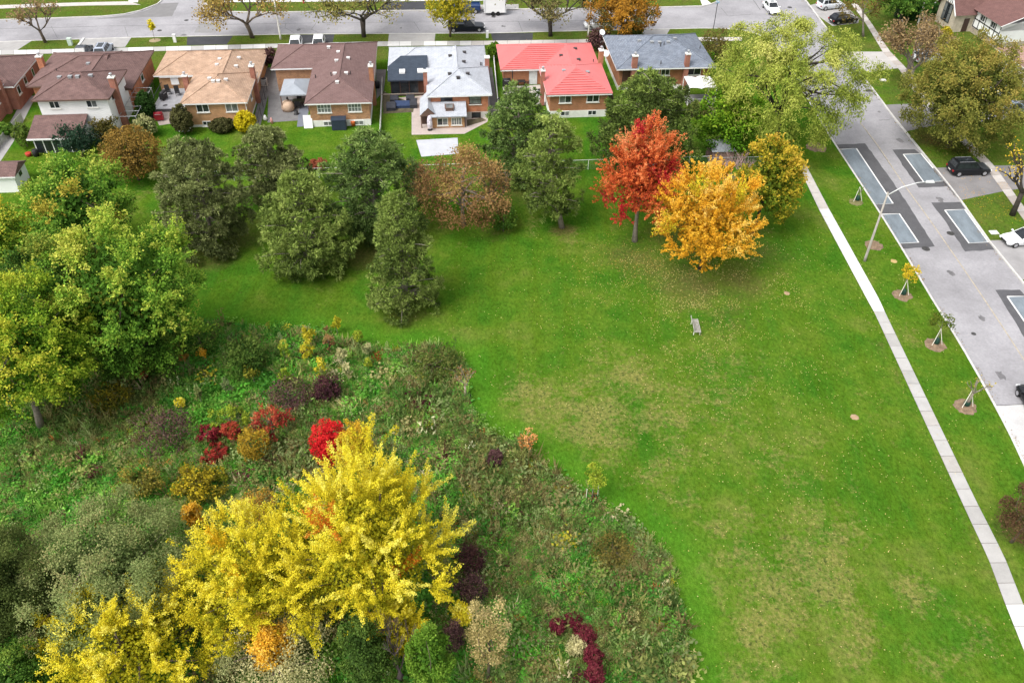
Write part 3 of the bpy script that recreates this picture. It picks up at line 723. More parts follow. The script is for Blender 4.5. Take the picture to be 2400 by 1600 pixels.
# --- pale grey roofed house with sunroom and rear extension
h = House('brick_house', 'orange brick house under a pale grey roof with navy-roofed sunroom', 0, 100.4, SH_GREY, M_TRIM)
h.walls(-1.4, 5.75, 100.9, 108.4, 3.15, B_ORANGE, found=M_FOUND_G, fh=.85)
h.walls(-6.6, 5.7, 111.3, 118.1, 2.15, B_ORANGE); h.walls(-1.35, 5.72, 108.4, 111.3, 2.15, B_ORANGE)
h.roof(-1.9, 6.25, 100.4, 108.9, 3.3, .40)
h.roof(-7.1, 2.2, 110.9, 118.6, 2.3, .38, 'u', 'hip', 'gable')
h.roof(-1.95, 6.3, 107.5, 118.48, 2.31, .38, 'v', 'gable', 'hip')
h.window(-.2, 1.3, 1.9, 3.0, 100.9, frame=M_DARKF, mull=0, rail=True); h.window(3.38, 4.9, 1.88, 3.02, 100.9, frame=M_DARKF, mull=0, rail=True, glass=[M_CURT])
h.window(3.65, 4.8, .02, .8, 100.88, frame=M_DARKF, mull=0, sill=False)
h.chimney(-2.0, 104.0, .1, 5.0, .5, .6, B_RED, 0, False); h.chimney(6.15, 109.3, 0, 4.4, .55, .7, B_RED, 2, False)
for q in c3([(815, 398), (993, 395), (898, 435)]): h.vent(*q, M_VENT_D, 0)
for q in c3([(818, 220), (960, 185), (955, 278)]): h.vent(*q, M_VENT_D, 2)
for q in c3([(1118, 310), (1132, 310)]): h.vent(*q, M_VENT_D, 2, kind='pipe')
# sunroom: posts, glazed dark panels, low-pitched navy roof with two roof lights
a, b_ = h.L(-7.0, 0)[0], h.L(-1.75, 0)[0]; y0, y1 = h.L(0, 107.5)[1], h.L(0, 113.2)[1]
mb = MB(); z0, z1 = 2.28, 3.22
ch = 1.4
pts = [(a, y0, z0), (b_, y0, z0), (b_, y1, z1), (a+ch*1.2, y1, z1), (a, y1-2.4, z1-.40)]
mb.add([(p[0], p[1], p[2]+.06) for p in pts]+[(p[0], p[1], p[2]-.1) for p in pts], [(0, 1, 2, 3, 4), (9, 8, 7, 6, 5)]+[(i, 5+i, 5+(i+1) % 5, (i+1) % 5) for i in range(5)])
ro = mb.build('roof', SH_NAVY, h.t); slope_uv(ro.data); h.roofs.append(ro)
for q in c3([(347, 370), (525, 363)]): h.vent(*q, M_TRIM, 3, kind='sky')
mb = MB(); mb.box(a+.3, b_, y0+.35, y0+.45, 0, .18); mb.box(a+.3, b_, y0+.35, y0+.45, 2.1, 2.26)
for k in range(5): mb.box(a+.3+k*1.2, a+.42+k*1.2, y0+.33, y0+.45, .18, 2.1)
mb.box(a+.3, a+.4, y0+.45, y1, 0, 2.2); fr = mb.build('sunroom_frame', M_DARKF, h.t)
for k in range(3): MB().box(a+.42+k*1.2, a+1.5+k*1.2, y0+.39, y0+.41, .18, 2.1).build('pane', M_GLASS, fr)
dr = MB().box(a+4.02, a+5.0, y0+.37, y0+.43, .18, 2.1).build('door', mat('dark_wood', (.075, .032, .02), .6), h.t)
for k in range(4): MB().box(a+4.1, a+4.9, y0+.345, y0+.37, .35+k*.42, .65+k*.42).build('panel', MATS['dark_wood'], dr)
# extension
h.walls(-1.35, 2.65, 98.45, 100.85, 1.75, B_TAN)
mb = MB(); X = lambda u: u-h.u; Y = lambda v: v-h.v
mb.add([(X(-1.6), Y(98.0), 1.75), (X(2.95), Y(98.0), 1.75), (X(2.95), Y(100.88), 2.35), (X(-1.6), Y(100.88), 2.35), (X(-1.6), Y(98.0), 1.62), (X(2.95), Y(98.0), 1.62), (X(2.95), Y(100.88), 2.2), (X(-1.6), Y(100.88), 2.2)],
       [(0, 1, 2, 3), (7, 6, 5, 4), (0, 4, 5, 1), (1, 5, 6, 2), (2, 6, 7, 3), (3, 7, 4, 0)])
ro = mb.build('roof', SH_GREY, h.t); slope_uv(ro.data); h.roofs.append(ro)
mb = MB(); mb.box(X(.35), X(1.35), Y(99.0), Y(100.2), 1.8, 2.30); mb.box(X(.28), X(1.42), Y(98.95), Y(100.25), 2.30, 2.36); mb.build('skylight', [M_TRIM_BR], ro)
MB().box(X(.42), X(1.28), Y(99.08), Y(100.12), 2.361, 2.375).build('pane', M_CURT, ro)
# gabled side porch
mb = MB(); g0, g1, gm = X(-2.85), X(-.75), X(-1.8); f0, f1 = Y(98.4), Y(103.2)
mb.add([(g0, f0, 1.75), (gm, f0, 2.75), (g1, f0, 1.75), (g0, f1, 1.75), (gm, f1, 2.75), (g1, f1, 1.75)], [(0, 1, 4, 3), (1, 2, 5, 4)])
ro = mb.build('roof', SH_GREY, h.t); slope_uv(ro.data)
mb = MB(); mb.add([(g0, f0+.02, 1.62), (gm, f0+.02, 2.66), (g1, f0+.02, 1.62), (g0, f0+.14, 1.62), (gm, f0+.14, 2.66), (g1, f0+.14, 1.62)], [(0, 2, 1), (3, 4, 5), (0, 3, 5, 2)]); mb.build('gable', M_TRIM_BR, h.t)
MB().box(g0+.1, g0+.22, f0+.15, f0+.27, 0, 1.6).build('post', M_TRIM_BR, h.t); MB().box(g0+.1, g0+.22, f1-1, f1-.9, 0, 1.7).build('post', M_TRIM_BR, h.t)
mb = MB(); mb.box(g0+.15, X(-1.36), f0+1.2, f0+1.3, 0, 1.7); mb.build('porch_wall', M_DARKF, h.t)
h.window(-.75, .6, .35, 1.35, 98.45, frame=M_STONE, glass=[M_GLASS, M_CURT]); h.window(1.0, 2.3, .35, 1.35, 98.45, frame=M_STONE, mull=3, glass=[M_CURT])
MB().tube([(X(2.72), Y(98.4), 1.7), (X(2.72), Y(98.4), .05)], .05, 6).build('downspout', M_DARKF, h.t)

# --- red steel roofed house
h = House('brick_house', 'brown brick house under a bright red stepped steel roof', 15, 100, M_REDROOF, M_TRIM)
h.walls(13.55, 20.85, 100.3, 108.5, 3.15, B_BROWN, found=M_FOUND, fh=.95)
h.walls(8.5, 21.0, 110.4, 118.0, 2.15, B_BROWN); h.walls(13.6, 20.95, 108.5, 110.4, 2.15, B_BROWN)
h.roof(13.05, 21.35, 99.8, 108.95, 3.3, .40, 'v', courses=11)
h.roof(8.0, 17.2, 109.95, 118.5, 2.3, .38, 'u', 'hip', 'gable', courses=12)
h.roof(13.2, 21.45, 107.6, 118.38, 2.31, .38, 'v', 'gable', 'hip', courses=11)
h.window(14.7, 16.25, 2.0, 3.12, 100.3, glass=[M_CURT, M_GLASS]); h.window(18.2, 19.8, 2.02, 3.12, 100.3)
h.window(14.95, 16.1, .25, .93, 100.28, glass=[M_GLASS, M_CURT], sill=False); h.window(18.45, 19.6, .25, .93, 100.28, sill=False)
h.chimney(13.0, 104.0, .1, 4.7, .5, .6, B_RED, 0); h.chimney(21.35, 109.3, 0, 5.0, .6, .8, B_BROWN, 2)
for q in c3([(1938, 365), (2172, 380)]): h.vent(*q, M_VENT_G, 0)
for q in c3([(2050, 150), (1910, 218), (2083, 258)]): h.vent(*q, M_VENT_D, 2)
h.vent(*c3([(2228, 280)])[0], M_VENT_D, 2, kind='pipe')
MB().box(h.L(11.9, 0)[0], h.L(13.0, 0)[0], h.L(0, 110.3)[1], h.L(0, 110.42)[1], .05, 2.05).build('door', mat('pale_door', (.55, .60, .60), .6), h.t)
mb = MB(); mb.tube([(h.L(9.6, 0)[0], h.L(0, 109.9)[1], 0), (h.L(9.6, 0)[0], h.L(0, 109.9)[1], 2.2)], .06, 8); mb.build('post', M_DKMET, h.t)

# --- blue-grey roofed house
h = House('brick_house', 'brown brick house with blue-grey hip roof and two rear chimneys', 30, 107.4, SH_BLUE, M_TRIM)
h.walls(23.7, 36.1, 107.95, 118.0, 3.15, B_BROWN, found=M_FOUND, fh=.6)
h.roof(23.15, 36.6, 107.0, 118.6, 3.3, .36, 'u')
h.window(33.0, 34.85, 1.85, 3.0, 107.95); h.window(29.4, 30.6, 1.9, 2.95, 107.95); h.window(25.9, 29.2, 2.0, 2.95, 107.95, mull=2, frame=M_TRIM, glass=[M_CURT])
MB().box(h.L(24.2, 0)[0], h.L(25.2, 0)[0], h.L(0, 107.85)[1], h.L(0, 107.95)[1], .5, 2.9).build('door', mat('brown_door', (.09, .05, .035), .6), h.t)
h.chimney(25.55, 107.4, 0, 4.9, .7, .6, B_RED, 0); h.chimney(32.6, 107.4, 0, 5.0, .6, .6, B_RED, 0)
for q in c4([(862, 163), (990, 175), (1070, 178), (1157, 174), (1226, 140)]): h.vent(*q, M_VENT_G, 0)
for q in c4([(1115, 200), (1083, 393), (1080, 215), (1482, 238)]): h.vent(*q, M_VENT_D, 0, kind='pipe')
for (x, y, z, r_) in ((22.95, 118.2, 3.9, .42), (22.7, 113.2, 2.9, .5)):
    b = MB(); b.lathe([(.02, .0), (r_*.6, .04), (r_, .14)], n=16); b.tube([(0, 0, 0), (0, 0, -.8)], .03, 5)
    o = b.build('satellite_dish', mat('dish_grey', (.72, .73, .74), .5), h.t, loc=(x-h.u, y-h.v, z)); o.rotation_euler = (R(50), 0, R(20))

# --- white sided two-storey house
h = House('white_house', 'white-sided two-storey house with dark brown hip roofs', -45, 98, SH_BROWN, M_TRIM_BR)
h.walls(-47.5, -39.55, 98.6, 105.9, 5.0, M_SID)
h.walls(-51.5, -39.2, 107.0, 116.6, 2.95, B_ORANGE); h.walls(-47.4, -39.6, 105.9, 107.0, 2.95, B_ORANGE)
h.roof(-47.95, -39.05, 98.0, 106.2, 5.2, .38, 'u')
h.roof(-52.0, -43.0, 106.45, 117.2, 3.2, .30, 'u', 'hip', 'gable')
h.roof(-48.6, -38.75, 105.0, 117.08, 3.21, .33, 'v', 'gable', 'hip')
for k in range(9): MB().box(h.L(-47.52, 0)[0], h.L(-39.53, 0)[0], h.L(0, 98.57)[1], h.L(0, 98.6)[1], 2.45+k*.26, 2.45+k*.26+.225).build('siding_board', M_SID, h.t)
h.window(-46.3, -45.1, 3.92, 4.84, 98.56); h.window(-42.05, -40.8, 3.92, 4.84, 98.56, glass=[M_GLASS, M_CURT])
h.window(100.0, 100.9, 3.9, 4.7, -39.55, 'right', mull=0); h.window(110.5, 111.6, 1.6, 2.5, -39.2, 'right', mull=0)
h.chimney(-39.2, 101.0, 0, 6.5, .7, .6, B_RED, 0); h.chimney(-51.9, 112.5, 1.0, 4.6, .7, .7, B_ORANGE, 1)
for q in c1([(685, 503), (806, 497), (892, 495), (1042, 483)]): h.vent(*q, M_VENT_G, 0)
for q in c1([(855, 292), (1043, 295), (1015, 347), (810, 362)]): h.vent(*q, M_VENT_G, 2)
h.vent(*c1([(655, 432)])[0], M_VENT_D, 1, kind='pipe')
mb = MB(); a, b_, c, d = X(-48.1)-0, 0, 0, 0
LX = lambda u: u-h.u; LY = lambda v: v-h.v
mb.add([(LX(-48.4), LY(94.6), 2.05), (LX(-42.3), LY(94.6), 2.05), (LX(-42.3), LY(98.54), 3.15), (LX(-48.4), LY(98.54), 3.15), (LX(-48.4), LY(94.6), 1.92), (LX(-42.3), LY(94.6), 1.92), (LX(-42.3), LY(98.54), 3.0), (LX(-48.4), LY(98.54), 3.0)],
       [(0, 1, 2, 3), (7, 6, 5, 4), (0, 4, 5, 1), (1, 5, 6, 2), (2, 6, 7, 3), (3, 7, 4, 0)])
ro = mb.build('roof', SH_BROWN, h.t); slope_uv(ro.data)
MB().box(LX(-48.42), LX(-42.28), LY(94.52), LY(94.6), 1.9, 2.07).build('gutter', M_TRIM, h.t)
mb = MB()
for u in (-47.9, -46.9, -45.9, -44.9, -43.9, -42.9): mb.box(LX(u)-.05, LX(u)+.05, LY(95.0), LY(95.1), 0, 1.9)
fr = mb.build('sunroom_frame', M_TRIM, h.t)
for u in (-47.4, -46.4, -45.4, -44.4, -43.4): MB().box(LX(u)-.44, LX(u)+.44, LY(95.03), LY(95.06), .1, 1.85).build('pane', M_GLASS, fr)
h.walls(-48.0, -42.6, 95.15, 98.5, 1.9, M_SID)
# side pergola of pipes beside it
t = thing('pergola', 'bare grey pipe frame pergola beside the white two-storey house', 'pergola', uv2w(-38.2, 103.5, 0), ROW)
for x in (-1.0, 1.0):
    for y in (-4, -1.3, 1.3, 4): MB().tube([(x, y, 0), (x, y, 2.2)], .04, 5).build('post', M_METAL, t)
for y in (-4, -2.6, -1.3, 0, 1.3, 2.6, 4): MB().tube([(-1.1, y, 2.22), (1.1, y, 2.22)], .035, 5).build('beam', M_METAL, t)
for x in (-1, 1): MB().tube([(x, -4.1, 2.16), (x, 4.1, 2.16)], .035, 5).build('rail', M_METAL, t)
t['label'] = 'bare grey pipe pergola between the white house and the tan house'

# --- red brick house at the left edge of the row
h = House('brick_house', 'red brick house with brown roof cut by the left edge of the frame', -57, 99.5, SH_BROWN, M_TRIM)
h.walls(-64.5, -53.9, 106.9, 116.0, 3.15, B_RED); h.walls(-63, -55.2, 99.8, 106.9, 3.15, B_RED)
h.roof(-65, -53.45, 106.4, 116.5, 3.3, .33, 'u'); h.roof(-63.5, -54.75, 99.3, 107.9, 3.5, .4, 'u')
h.window(107.8, 108.7, 1.5, 2.6, -53.9, 'right', mull=0); h.window(110.3, 111.2, 1.7, 2.7, -53.9, 'right', mull=0); h.window(113.2, 113.9, 1.5, 2.6, -53.9, 'right', mull=0)
h.window(101.4, 102.4, 1.3, 2.6, -55.2, 'right', mull=0); h.window(104.4, 105.1, 1.8, 2.6, -55.2, 'right', mull=0)
h.chimney(-55.0, 106.0, 0, 5.8, .7, .7, B_RED, 1)
# --- small white shed
t = thing('garden_shed', 'small white shed with brown roof and a side window', 'shed', uv2w(-48.6, 87.8, 0), ROW)
MB().box(-1.7, 1.6, -1.6, 1.6, 0, 2.0).build('wall', M_SID, t)
fs = roof_shape(-2.0, 1.85, -1.85, 1.85, 2.02, .45, 'u', 'gable', 'gable'); mb = MB()
for f in fs: mb.add(f, [tuple(range(len(f)))])
o = mb.build('roof', SH_BROWN, t); slope_uv(o.data); MB().box(-2.02, 1.88, -1.88, -1.84, 1.9, 2.04).build('trim', M_TRIM, t)
mb = MB(); mb.box(1.6, 1.64, -.35, .35, 1.2, 1.7); w_ = mb.build('window', M_DARKF, t)
mb = MB(); mb.box(1.64, 1.65, -.3, .3, 1.25, 1.65); mb.build('pane', M_GLASS, w_)

# --- mock-Tudor house across the crescent
td = R(9.5)
t = thing('tudor_house', 'white half-timbered house with red-brown roof beyond the crescent', 'house', (*P(2330, 113)[:2], 0), td)
MB().box(0, 12, 0, 11, .8, 3.55).build('wall', M_SID, t); MB().box(-.03, 12, -.03, 11, 0, .8).build('foundation', mat('field_stone', (.42, .36, .29), .9, .35, 2.2), t)
mb = MB(); mb.add([(-.6, -.5, 3.45), (6, -.5, 5.9), (12.6, -.5, 3.45), (-.6, 11.5, 3.45), (6, 11.5, 5.9), (12.6, 11.5, 3.45)], [(0, 1, 4, 3), (1, 2, 5, 4)])
SH_RED = shinglemat('shingle_maroon', (.185, .100, .090), (.155, .085, .077), .15)
o = mb.build('roof', SH_RED, t); slope_uv(o.data)
mb = MB(); mb.add([(-.45, 0, 2.5), (13.45, 0, 2.5), (6, 0, 4.85), (-.45, 11, 2.5), (13.45, 11, 2.5), (6, 11, 4.85)], [(0, 1, 2), (4, 3, 5)]); mb.f.pop(); mb.v = mb.v[:3]; mb.m.pop(); mb.build('gable', M_SID, t)
for x0, x1, z0, z1 in ((-.62, 6, 3.36, 5.81), (6, 12.62, 5.81, 3.36)):
    MB().tube([(x0, -.52, z0+.02), (x1, -.52, z1+.02)], .07, 4).build('verge_board', M_TRIM, t)
M_TIMB = mat('black_timber', (.02, .019, .02), .7)
for y in (.1, 1.3, 2.5, 3.9, 5.2, 6.4): MB().box(-.05, -.005, y-.07, y+.07, .85, 3.42).build('timber', M_TIMB, t)
for z in (.92, 2.1): MB().box(-.065, -.01, .2, 6.3, z-.06, z+.06).build('timber', M_TIMB, t)
for y in (1.9, 4.6):
    f = MB().box(-.09, -.02, y-.5, y+.5, 2.3, 3.2).build('window', M_TRIM, t)
    for s_ in (-.24, .24): MB().box(-.11, -.09, y+s_-.2, y+s_+.2, 2.38, 3.12).build('pane', M_GLASS, f)
# projecting entrance gable
mb = MB(); mb.box(-3.2, 0, 6.6, 11.4, 0, 3.2); mb.add([(-3.2, 6.6, 3.2), (-3.2, 11.4, 3.2), (-3.2, 9, 5.9), (0, 6.6, 3.2), (0, 11.4, 3.2), (0, 9, 5.9)], [(0, 2, 1), (3, 4, 5)]); mb.build('wing', mat('beige_stone', (.48, .42, .33), .9, .2, 1.6), t)
mb = MB(); mb.add([(-3.7, 6.1, 2.7), (-3.7, 9, 6.05), (-3.7, 11.9, 2.7), (1.5, 6.1, 2.7), (3.5, 9, 6.05), (1.5, 11.9, 2.7)], [(0, 3, 4, 1), (1, 4, 5, 2)]); o = mb.build('roof', SH_RED, t); slope_uv(o.data)
for (y0_, y1_, z0_, z1_) in ((6.05, 9, 2.65, 6.03), (9, 11.95, 6.03, 2.65)): MB().tube([(-3.74, y0_, z0_), (-3.74, y1_, z1_)], .08, 4).build('verge_board', M_TRIM, t)
mb = MB(); mb.box(-3.26, -3.2, 7.9, 10.1, .9, 3.6); f = mb.build('window', M_TIMB, t)
for k in range(3):
    for j in range(2): MB().box(-3.3, -3.26, 8.0+k*.7, 8.6+k*.7, 1.0+j*1.3, 2.2+j*1.3).build('pane', M_GLASS if k == 1 else M_CURT, f)
MB().box(-3.24, -3.21, 8.2, 9.8, 3.7, 4.4).build('gable_panel', M_SID, t)
for y in (8.5, 9, 9.5): MB().box(-3.27, -3.24, y-.05, y+.05, 3.7, 4.4).build('timber', M_TIMB, t)
MB().box(-1.6, -.7, 6.55, 6.6, 0, 2.05).build('door', M_DARKF, t)
# roof seen at the frame edge, south of the half-timbered house
a = P(2330, 117, 2.2); b_ = P(2400, 117, 2.2)
t = thing('bungalow', 'low house with flat pinkish brown roof at the frame edge behind the big green tree', 'house', (a[0], a[1], 0), td)
MB().box(.5, 14, -9.5, -.5, 0, 2.5).build('wall', mat('beige_wall', (.5, .45, .38), .9), t)
fs = roof_shape(0, 14.5, -10, 0, 2.5, .16, 'u', 'gable', 'gable'); mb = MB()
for f in fs: mb.add(f, [tuple(range(len(f)))])
o = mb.build('roof', shinglemat('shingle_pink', (.42, .27, .22), (.38, .245, .20), .1), t); slope_uv(o.data)
MB().box(-.03, 14.5, -10.03, .03, 2.36, 2.49).build('eaves', M_TRIM, t)

# ================================================================== TREES, SHRUBS, MEADOW
LEAF = leafmat('leaf', .28); NEEDLE = leafmat('needle', .12, .6); LEAF_I = leafmat('leaf_meadow', .42, .6, inst=True)
BARK = mat('bark', (.13, .10, .075), .95, .35, 3, bump=.6, bscale=8)
BARK_G = mat('bark_grey', (.24, .205, .17), .95, .3, 3, bump=.6, bscale=8)
BARK_D = mat('bark_dark', (.05, .042, .034), .95, .3, 3)
TWIG = mat('twig', (.22, .175, .14), .95, .3, 3)
def unit(a): return a/np.maximum(np.linalg.norm(a, axis=-1, keepdims=True), 1e-9)
def leaf_mesh(name, pos, ax, nr, ln, wd, col):
    n = len(pos); ax = unit(ax); b = unit(np.cross(ax, nr)); ln = np.broadcast_to(ln, (n,))[:, None]; wd = np.broadcast_to(wd, (n,))[:, None]
    v = np.empty((n, 4, 3), np.float32)
    v[:, 0] = pos-ax*ln*.5; v[:, 1] = pos+b*wd*.5-ax*ln*.08; v[:, 2] = pos+ax*ln*.5; v[:, 3] = pos-b*wd*.5-ax*ln*.08
    me = bpy.data.meshes.new(name); me.vertices.add(4*n); me.loops.add(4*n); me.polygons.add(n)
    me.vertices.foreach_set('co', v.ravel()); me.loops.foreach_set('vertex_index', np.arange(4*n, dtype=np.int32))
    me.polygons.foreach_set('loop_start', np.arange(0, 4*n, 4, dtype=np.int32)); me.update(calc_edges=True)
    at = me.attributes.new('tint', 'FLOAT_COLOR', 'FACE'); c = np.ones((n, 4), np.float32); c[:, :3] = np.clip(col, .002, .9); at.data.foreach_set('color', c.ravel())
    return me
def mesh_obj(name, me, m, parent=None, loc=None):
    me.materials.append(m); o = bpy.data.objects.new(name, me); COL.objects.link(o)
    if parent is not None: o.parent = parent
    if loc is not None: o.location = loc
    return o
def palette(pal, q):
    pal = np.array(pal, float); x = np.clip(q, 0, 1)*(len(pal)-1); i = np.clip(x.astype(int), 0, len(pal)-2); f = (x-i)[:, None]
    return pal[i]*(1-f)+pal[i+1]*f
def fit(x0, y0, x1, y1, clear):
    """ellipsoid crown that fills a photo box while its lowest leaves are `clear` metres above the ground"""
    cx, cy = (x0+x1)/2, (y0+y1)/2; best = None
    for z in np.linspace(.1, 16, 640):
        c = P(cx, cy, z); d = c-_C; D = d @ _w; a = (x1-x0)/2*D/FPX; hh = (y1-y0)/2*D/FPX
        s = -d[2]/np.linalg.norm(d); co = math.sqrt(1-s*s); b = math.sqrt(max(hh*hh-(a*s)**2, (.3*a)**2))/co
        e = abs(z-b-clear)
        if best is None or e < best[0]: best = (e, c, a, b, D)
    return best[1:]
def sphere_dirs(n, rng, lo=-.6):
    k = np.arange(n)+.5; z = lo+(1-lo)*k/n; t = math.pi*(1+5**.5)*k+rng.uniform(0, 6.3)
    z = np.clip(z+rng.normal(0, .5/n**.5, n), lo, 1); t = t+rng.normal(0, .9/n**.5, n); s = np.sqrt(1-z*z)
    return np.c_[s*np.cos(t), s*np.sin(t), z]
ST = dict(
    maple=dict(nl=40, lr=.34, rad=.76, shoots=15, up=.5, spread=.075, cover=4.2, ls=.0027, asp=.75, jit=.28, squash=.85),
    feather=dict(nl=60, lr=.31, rad=.78, shoots=9, up=.85, spread=.030, cover=3.1, ls=.0019, asp=.62, jit=.2, squash=.95),
    round=dict(nl=80, lr=.24, rad=.84, shoots=16, up=.3, spread=.10, cover=4.6, ls=.0021, asp=.7, jit=.2, squash=.9),
    shrub=dict(nl=18, lr=.42, rad=.62, shoots=18, up=.45, spread=.12, cover=2.6, ls=.0026, asp=.65, jit=.25, squash=.85),
    loose=dict(nl=26, lr=.36, rad=.68, shoots=16, up=.35, spread=.16, cover=1.25, ls=.0024, asp=.6, jit=.25, squash=.9),
    willow=dict(nl=64, lr=.27, rad=.78, shoots=16, up=-.15, spread=.10, cover=4.3, ls=.0027, asp=.42, jit=.22, squash=1.0),
    sapling=dict(nl=7, lr=.42, rad=.70, shoots=9, up=.35, spread=.2, cover=1.5, ls=.0024, asp=.7, jit=.2, squash=.9),
    sumac=dict(nl=14, lr=.46, rad=.6, shoots=14, up=.1, spread=.05, cover=1.9, ls=.0042, asp=.28, jit=.25, squash=.8),
)
def crown(rng, a, b, D, style, pal, accent=None, ac_p=0.0, dens=1.0, lo=-.75, taper=0.0):
    s = ST[style]; k = s['nl']
    dirs = sphere_dirs(k, rng, lo); r_ = s['rad']*(1+rng.normal(0, .22 if style in ('shrub', 'loose', 'sapling', 'sumac') else .14, k))
    prof = 1-taper*np.clip(dirs[:, 2]+.25, 0, 1)
    lc = dirs*r_[:, None]*np.array([a, a, b])*np.c_[prof, prof, np.ones(k)]
    core = rng.normal(0, .25, (max(2, k//7), 3))*np.array([a, a, b]); lc = np.r_[lc, core]; K = len(lc)
    ldir = unit(lc/np.array([a, a, b])); lrad = s['lr']*min(a, b)*(1+rng.normal(0, .18, K)) + .10*max(a, b)*rng.random(K)*.6
    ls = s['ls']*D; leaf_area = .5*ls*ls*s['asp']
    N = int(dens*s['cover']*math.pi*a*b/leaf_area); ns = s['shoots']; nsh = K*ns; per = max(4, int(N/nsh))
    li = np.repeat(np.arange(K), ns)
    sd = unit(ldir[li]*.75+rng.normal(0, .75, (nsh, 3))+np.array([0, 0, s['up']]))
    slen = lrad[li]*(.75+.5*rng.random(nsh))*(1.12 if style == 'feather' else 1); start = lc[li]-sd*0.10*slen[:, None]
    if style == 'sumac': pass
    pi_ = np.repeat(np.arange(nsh), per); n = len(pi_)
    t = rng.random(n)**.7
    sp_ = s['spread']*min(a, 3.2)*(1.2-.75*t)+.02
    pos = start[pi_]+sd[pi_]*(slen[pi_]*t)[:, None]+rng.normal(0, 1, (n, 3))*sp_[:, None]
    if style == 'willow': pos[:, 2] -= (t**2)*slen[pi_]*.55
    elif s['up'] > .5: pos[:, 2] += (t**2)*slen[pi_]*.12
    pos[:, 2] = lc[li[pi_], 2]+(pos[:, 2]-lc[li[pi_], 2])*s['squash']
    # keep to an uneven envelope
    e = np.linalg.norm(pos/np.array([a, a, b]), axis=1); lim = 1.12+.06*np.sin(pos[:, 0]*2.1)+.05*np.sin(pos[:, 1]*1.7+1)
    pos = np.where((e > lim)[:, None], pos*(lim/np.maximum(e, 1e-6))[:, None]*rng.uniform(.86, 1.0, n)[:, None], pos)
    ax = unit(sd[pi_]*.8+rng.normal(0, .6, (n, 3))+(np.array([0, 0, -.7]) if style == 'willow' else 0))
    nr = unit(rng.normal(0, .5, (n, 3))+np.array([0, 0, .7])+(1.0 if style == 'round' else .55)*unit(pos))
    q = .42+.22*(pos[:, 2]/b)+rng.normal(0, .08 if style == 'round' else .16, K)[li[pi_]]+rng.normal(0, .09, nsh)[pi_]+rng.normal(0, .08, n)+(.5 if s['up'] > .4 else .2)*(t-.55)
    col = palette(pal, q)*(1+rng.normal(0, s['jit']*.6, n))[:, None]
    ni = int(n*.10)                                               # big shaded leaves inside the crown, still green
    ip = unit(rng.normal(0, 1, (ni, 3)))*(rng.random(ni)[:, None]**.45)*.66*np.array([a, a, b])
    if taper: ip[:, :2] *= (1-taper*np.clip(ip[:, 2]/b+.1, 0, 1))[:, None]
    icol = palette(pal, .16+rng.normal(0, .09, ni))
    if accent is not None:
        ai = rng.random(K) < ac_p
        am = ai[li[pi_]] & (rng.random(n) < .85); col[am] = np.array(accent)*(1+rng.normal(0, .2, am.sum()))[:, None]
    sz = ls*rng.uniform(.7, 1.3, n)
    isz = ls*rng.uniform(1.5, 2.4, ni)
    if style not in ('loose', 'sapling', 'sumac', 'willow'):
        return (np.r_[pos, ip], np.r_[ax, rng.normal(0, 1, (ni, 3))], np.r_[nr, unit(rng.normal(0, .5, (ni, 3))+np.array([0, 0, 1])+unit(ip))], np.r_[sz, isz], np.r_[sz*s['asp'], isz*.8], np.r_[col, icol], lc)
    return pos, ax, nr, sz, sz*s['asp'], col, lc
def limb_path(p0, p1, rng, n=4, bend=.08):
    p0, p1 = np.array(p0, float), np.array(p1, float); L_ = np.linalg.norm(p1-p0); out = []
    off = rng.normal(0, bend*L_, 3)
    for i in range(n+1):
        t = i/n; out.append(p0+(p1-p0)*t+off*math.sin(math.pi*t)+np.array([0, 0, .06*L_*math.sin(math.pi*t)]))
    return out
TREES = 0
def plant(name, label, cat, box, clear, style, pal, group=None, base=None, trunk=True, bark=None, tr=None, limbs=9, **kw):
    global TREES; TREES += 1
    rng = np.random.default_rng(100+TREES*7); c, a, b, D = fit(*box, clear)
    gx_, gy_ = c[0], c[1]
    if base is not None: g = P(*base); gx_, gy_ = g[0], g[1]
    t = thing(name, label, cat, (gx_, gy_, 0), 0, group); off = np.array([c[0]-gx_, c[1]-gy_, c[2]])
    if style == 'pine': return pine(t, rng, a, b, D, off, pal, **kw)
    pos, ax, nr, ln, wd, col, lc = crown(rng, a, b, D, style, pal, **kw)
    pos = pos+off; low = pos[:, 2] < .03; pos[low, 2] = .03+rng.random(low.sum())*.1
    if trunk:
        m = MB(); tr = tr or max(.03, .035*a+.012*b); top = off+np.array([0, 0, b*.35])
        pts = limb_path((0, 0, -.05), top, rng, 6, .02); m.tube(pts, [tr*1.35]+[tr*(1-.12*i) for i in range(1, 7)], 7)
        sel = rng.permutation(len(lc))[:limbs]
        for i in sel:
            k = int(rng.integers(2, 6)); p0 = pts[k]; tip = lc[i]+off
            if tip[2] < p0[2]*.6: tip[2] = p0[2]*.6+.2
            m.tube(limb_path(p0, tip, rng, 4), [tr*.5, tr*.38, tr*.28, tr*.18, tr*.08], 5)
        m.build('trunk' if cat in ('tree', 'sapling') else 'stem', bark or BARK, t, smooth=True)
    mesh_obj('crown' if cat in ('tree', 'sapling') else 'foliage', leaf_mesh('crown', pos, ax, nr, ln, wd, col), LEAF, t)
    return t
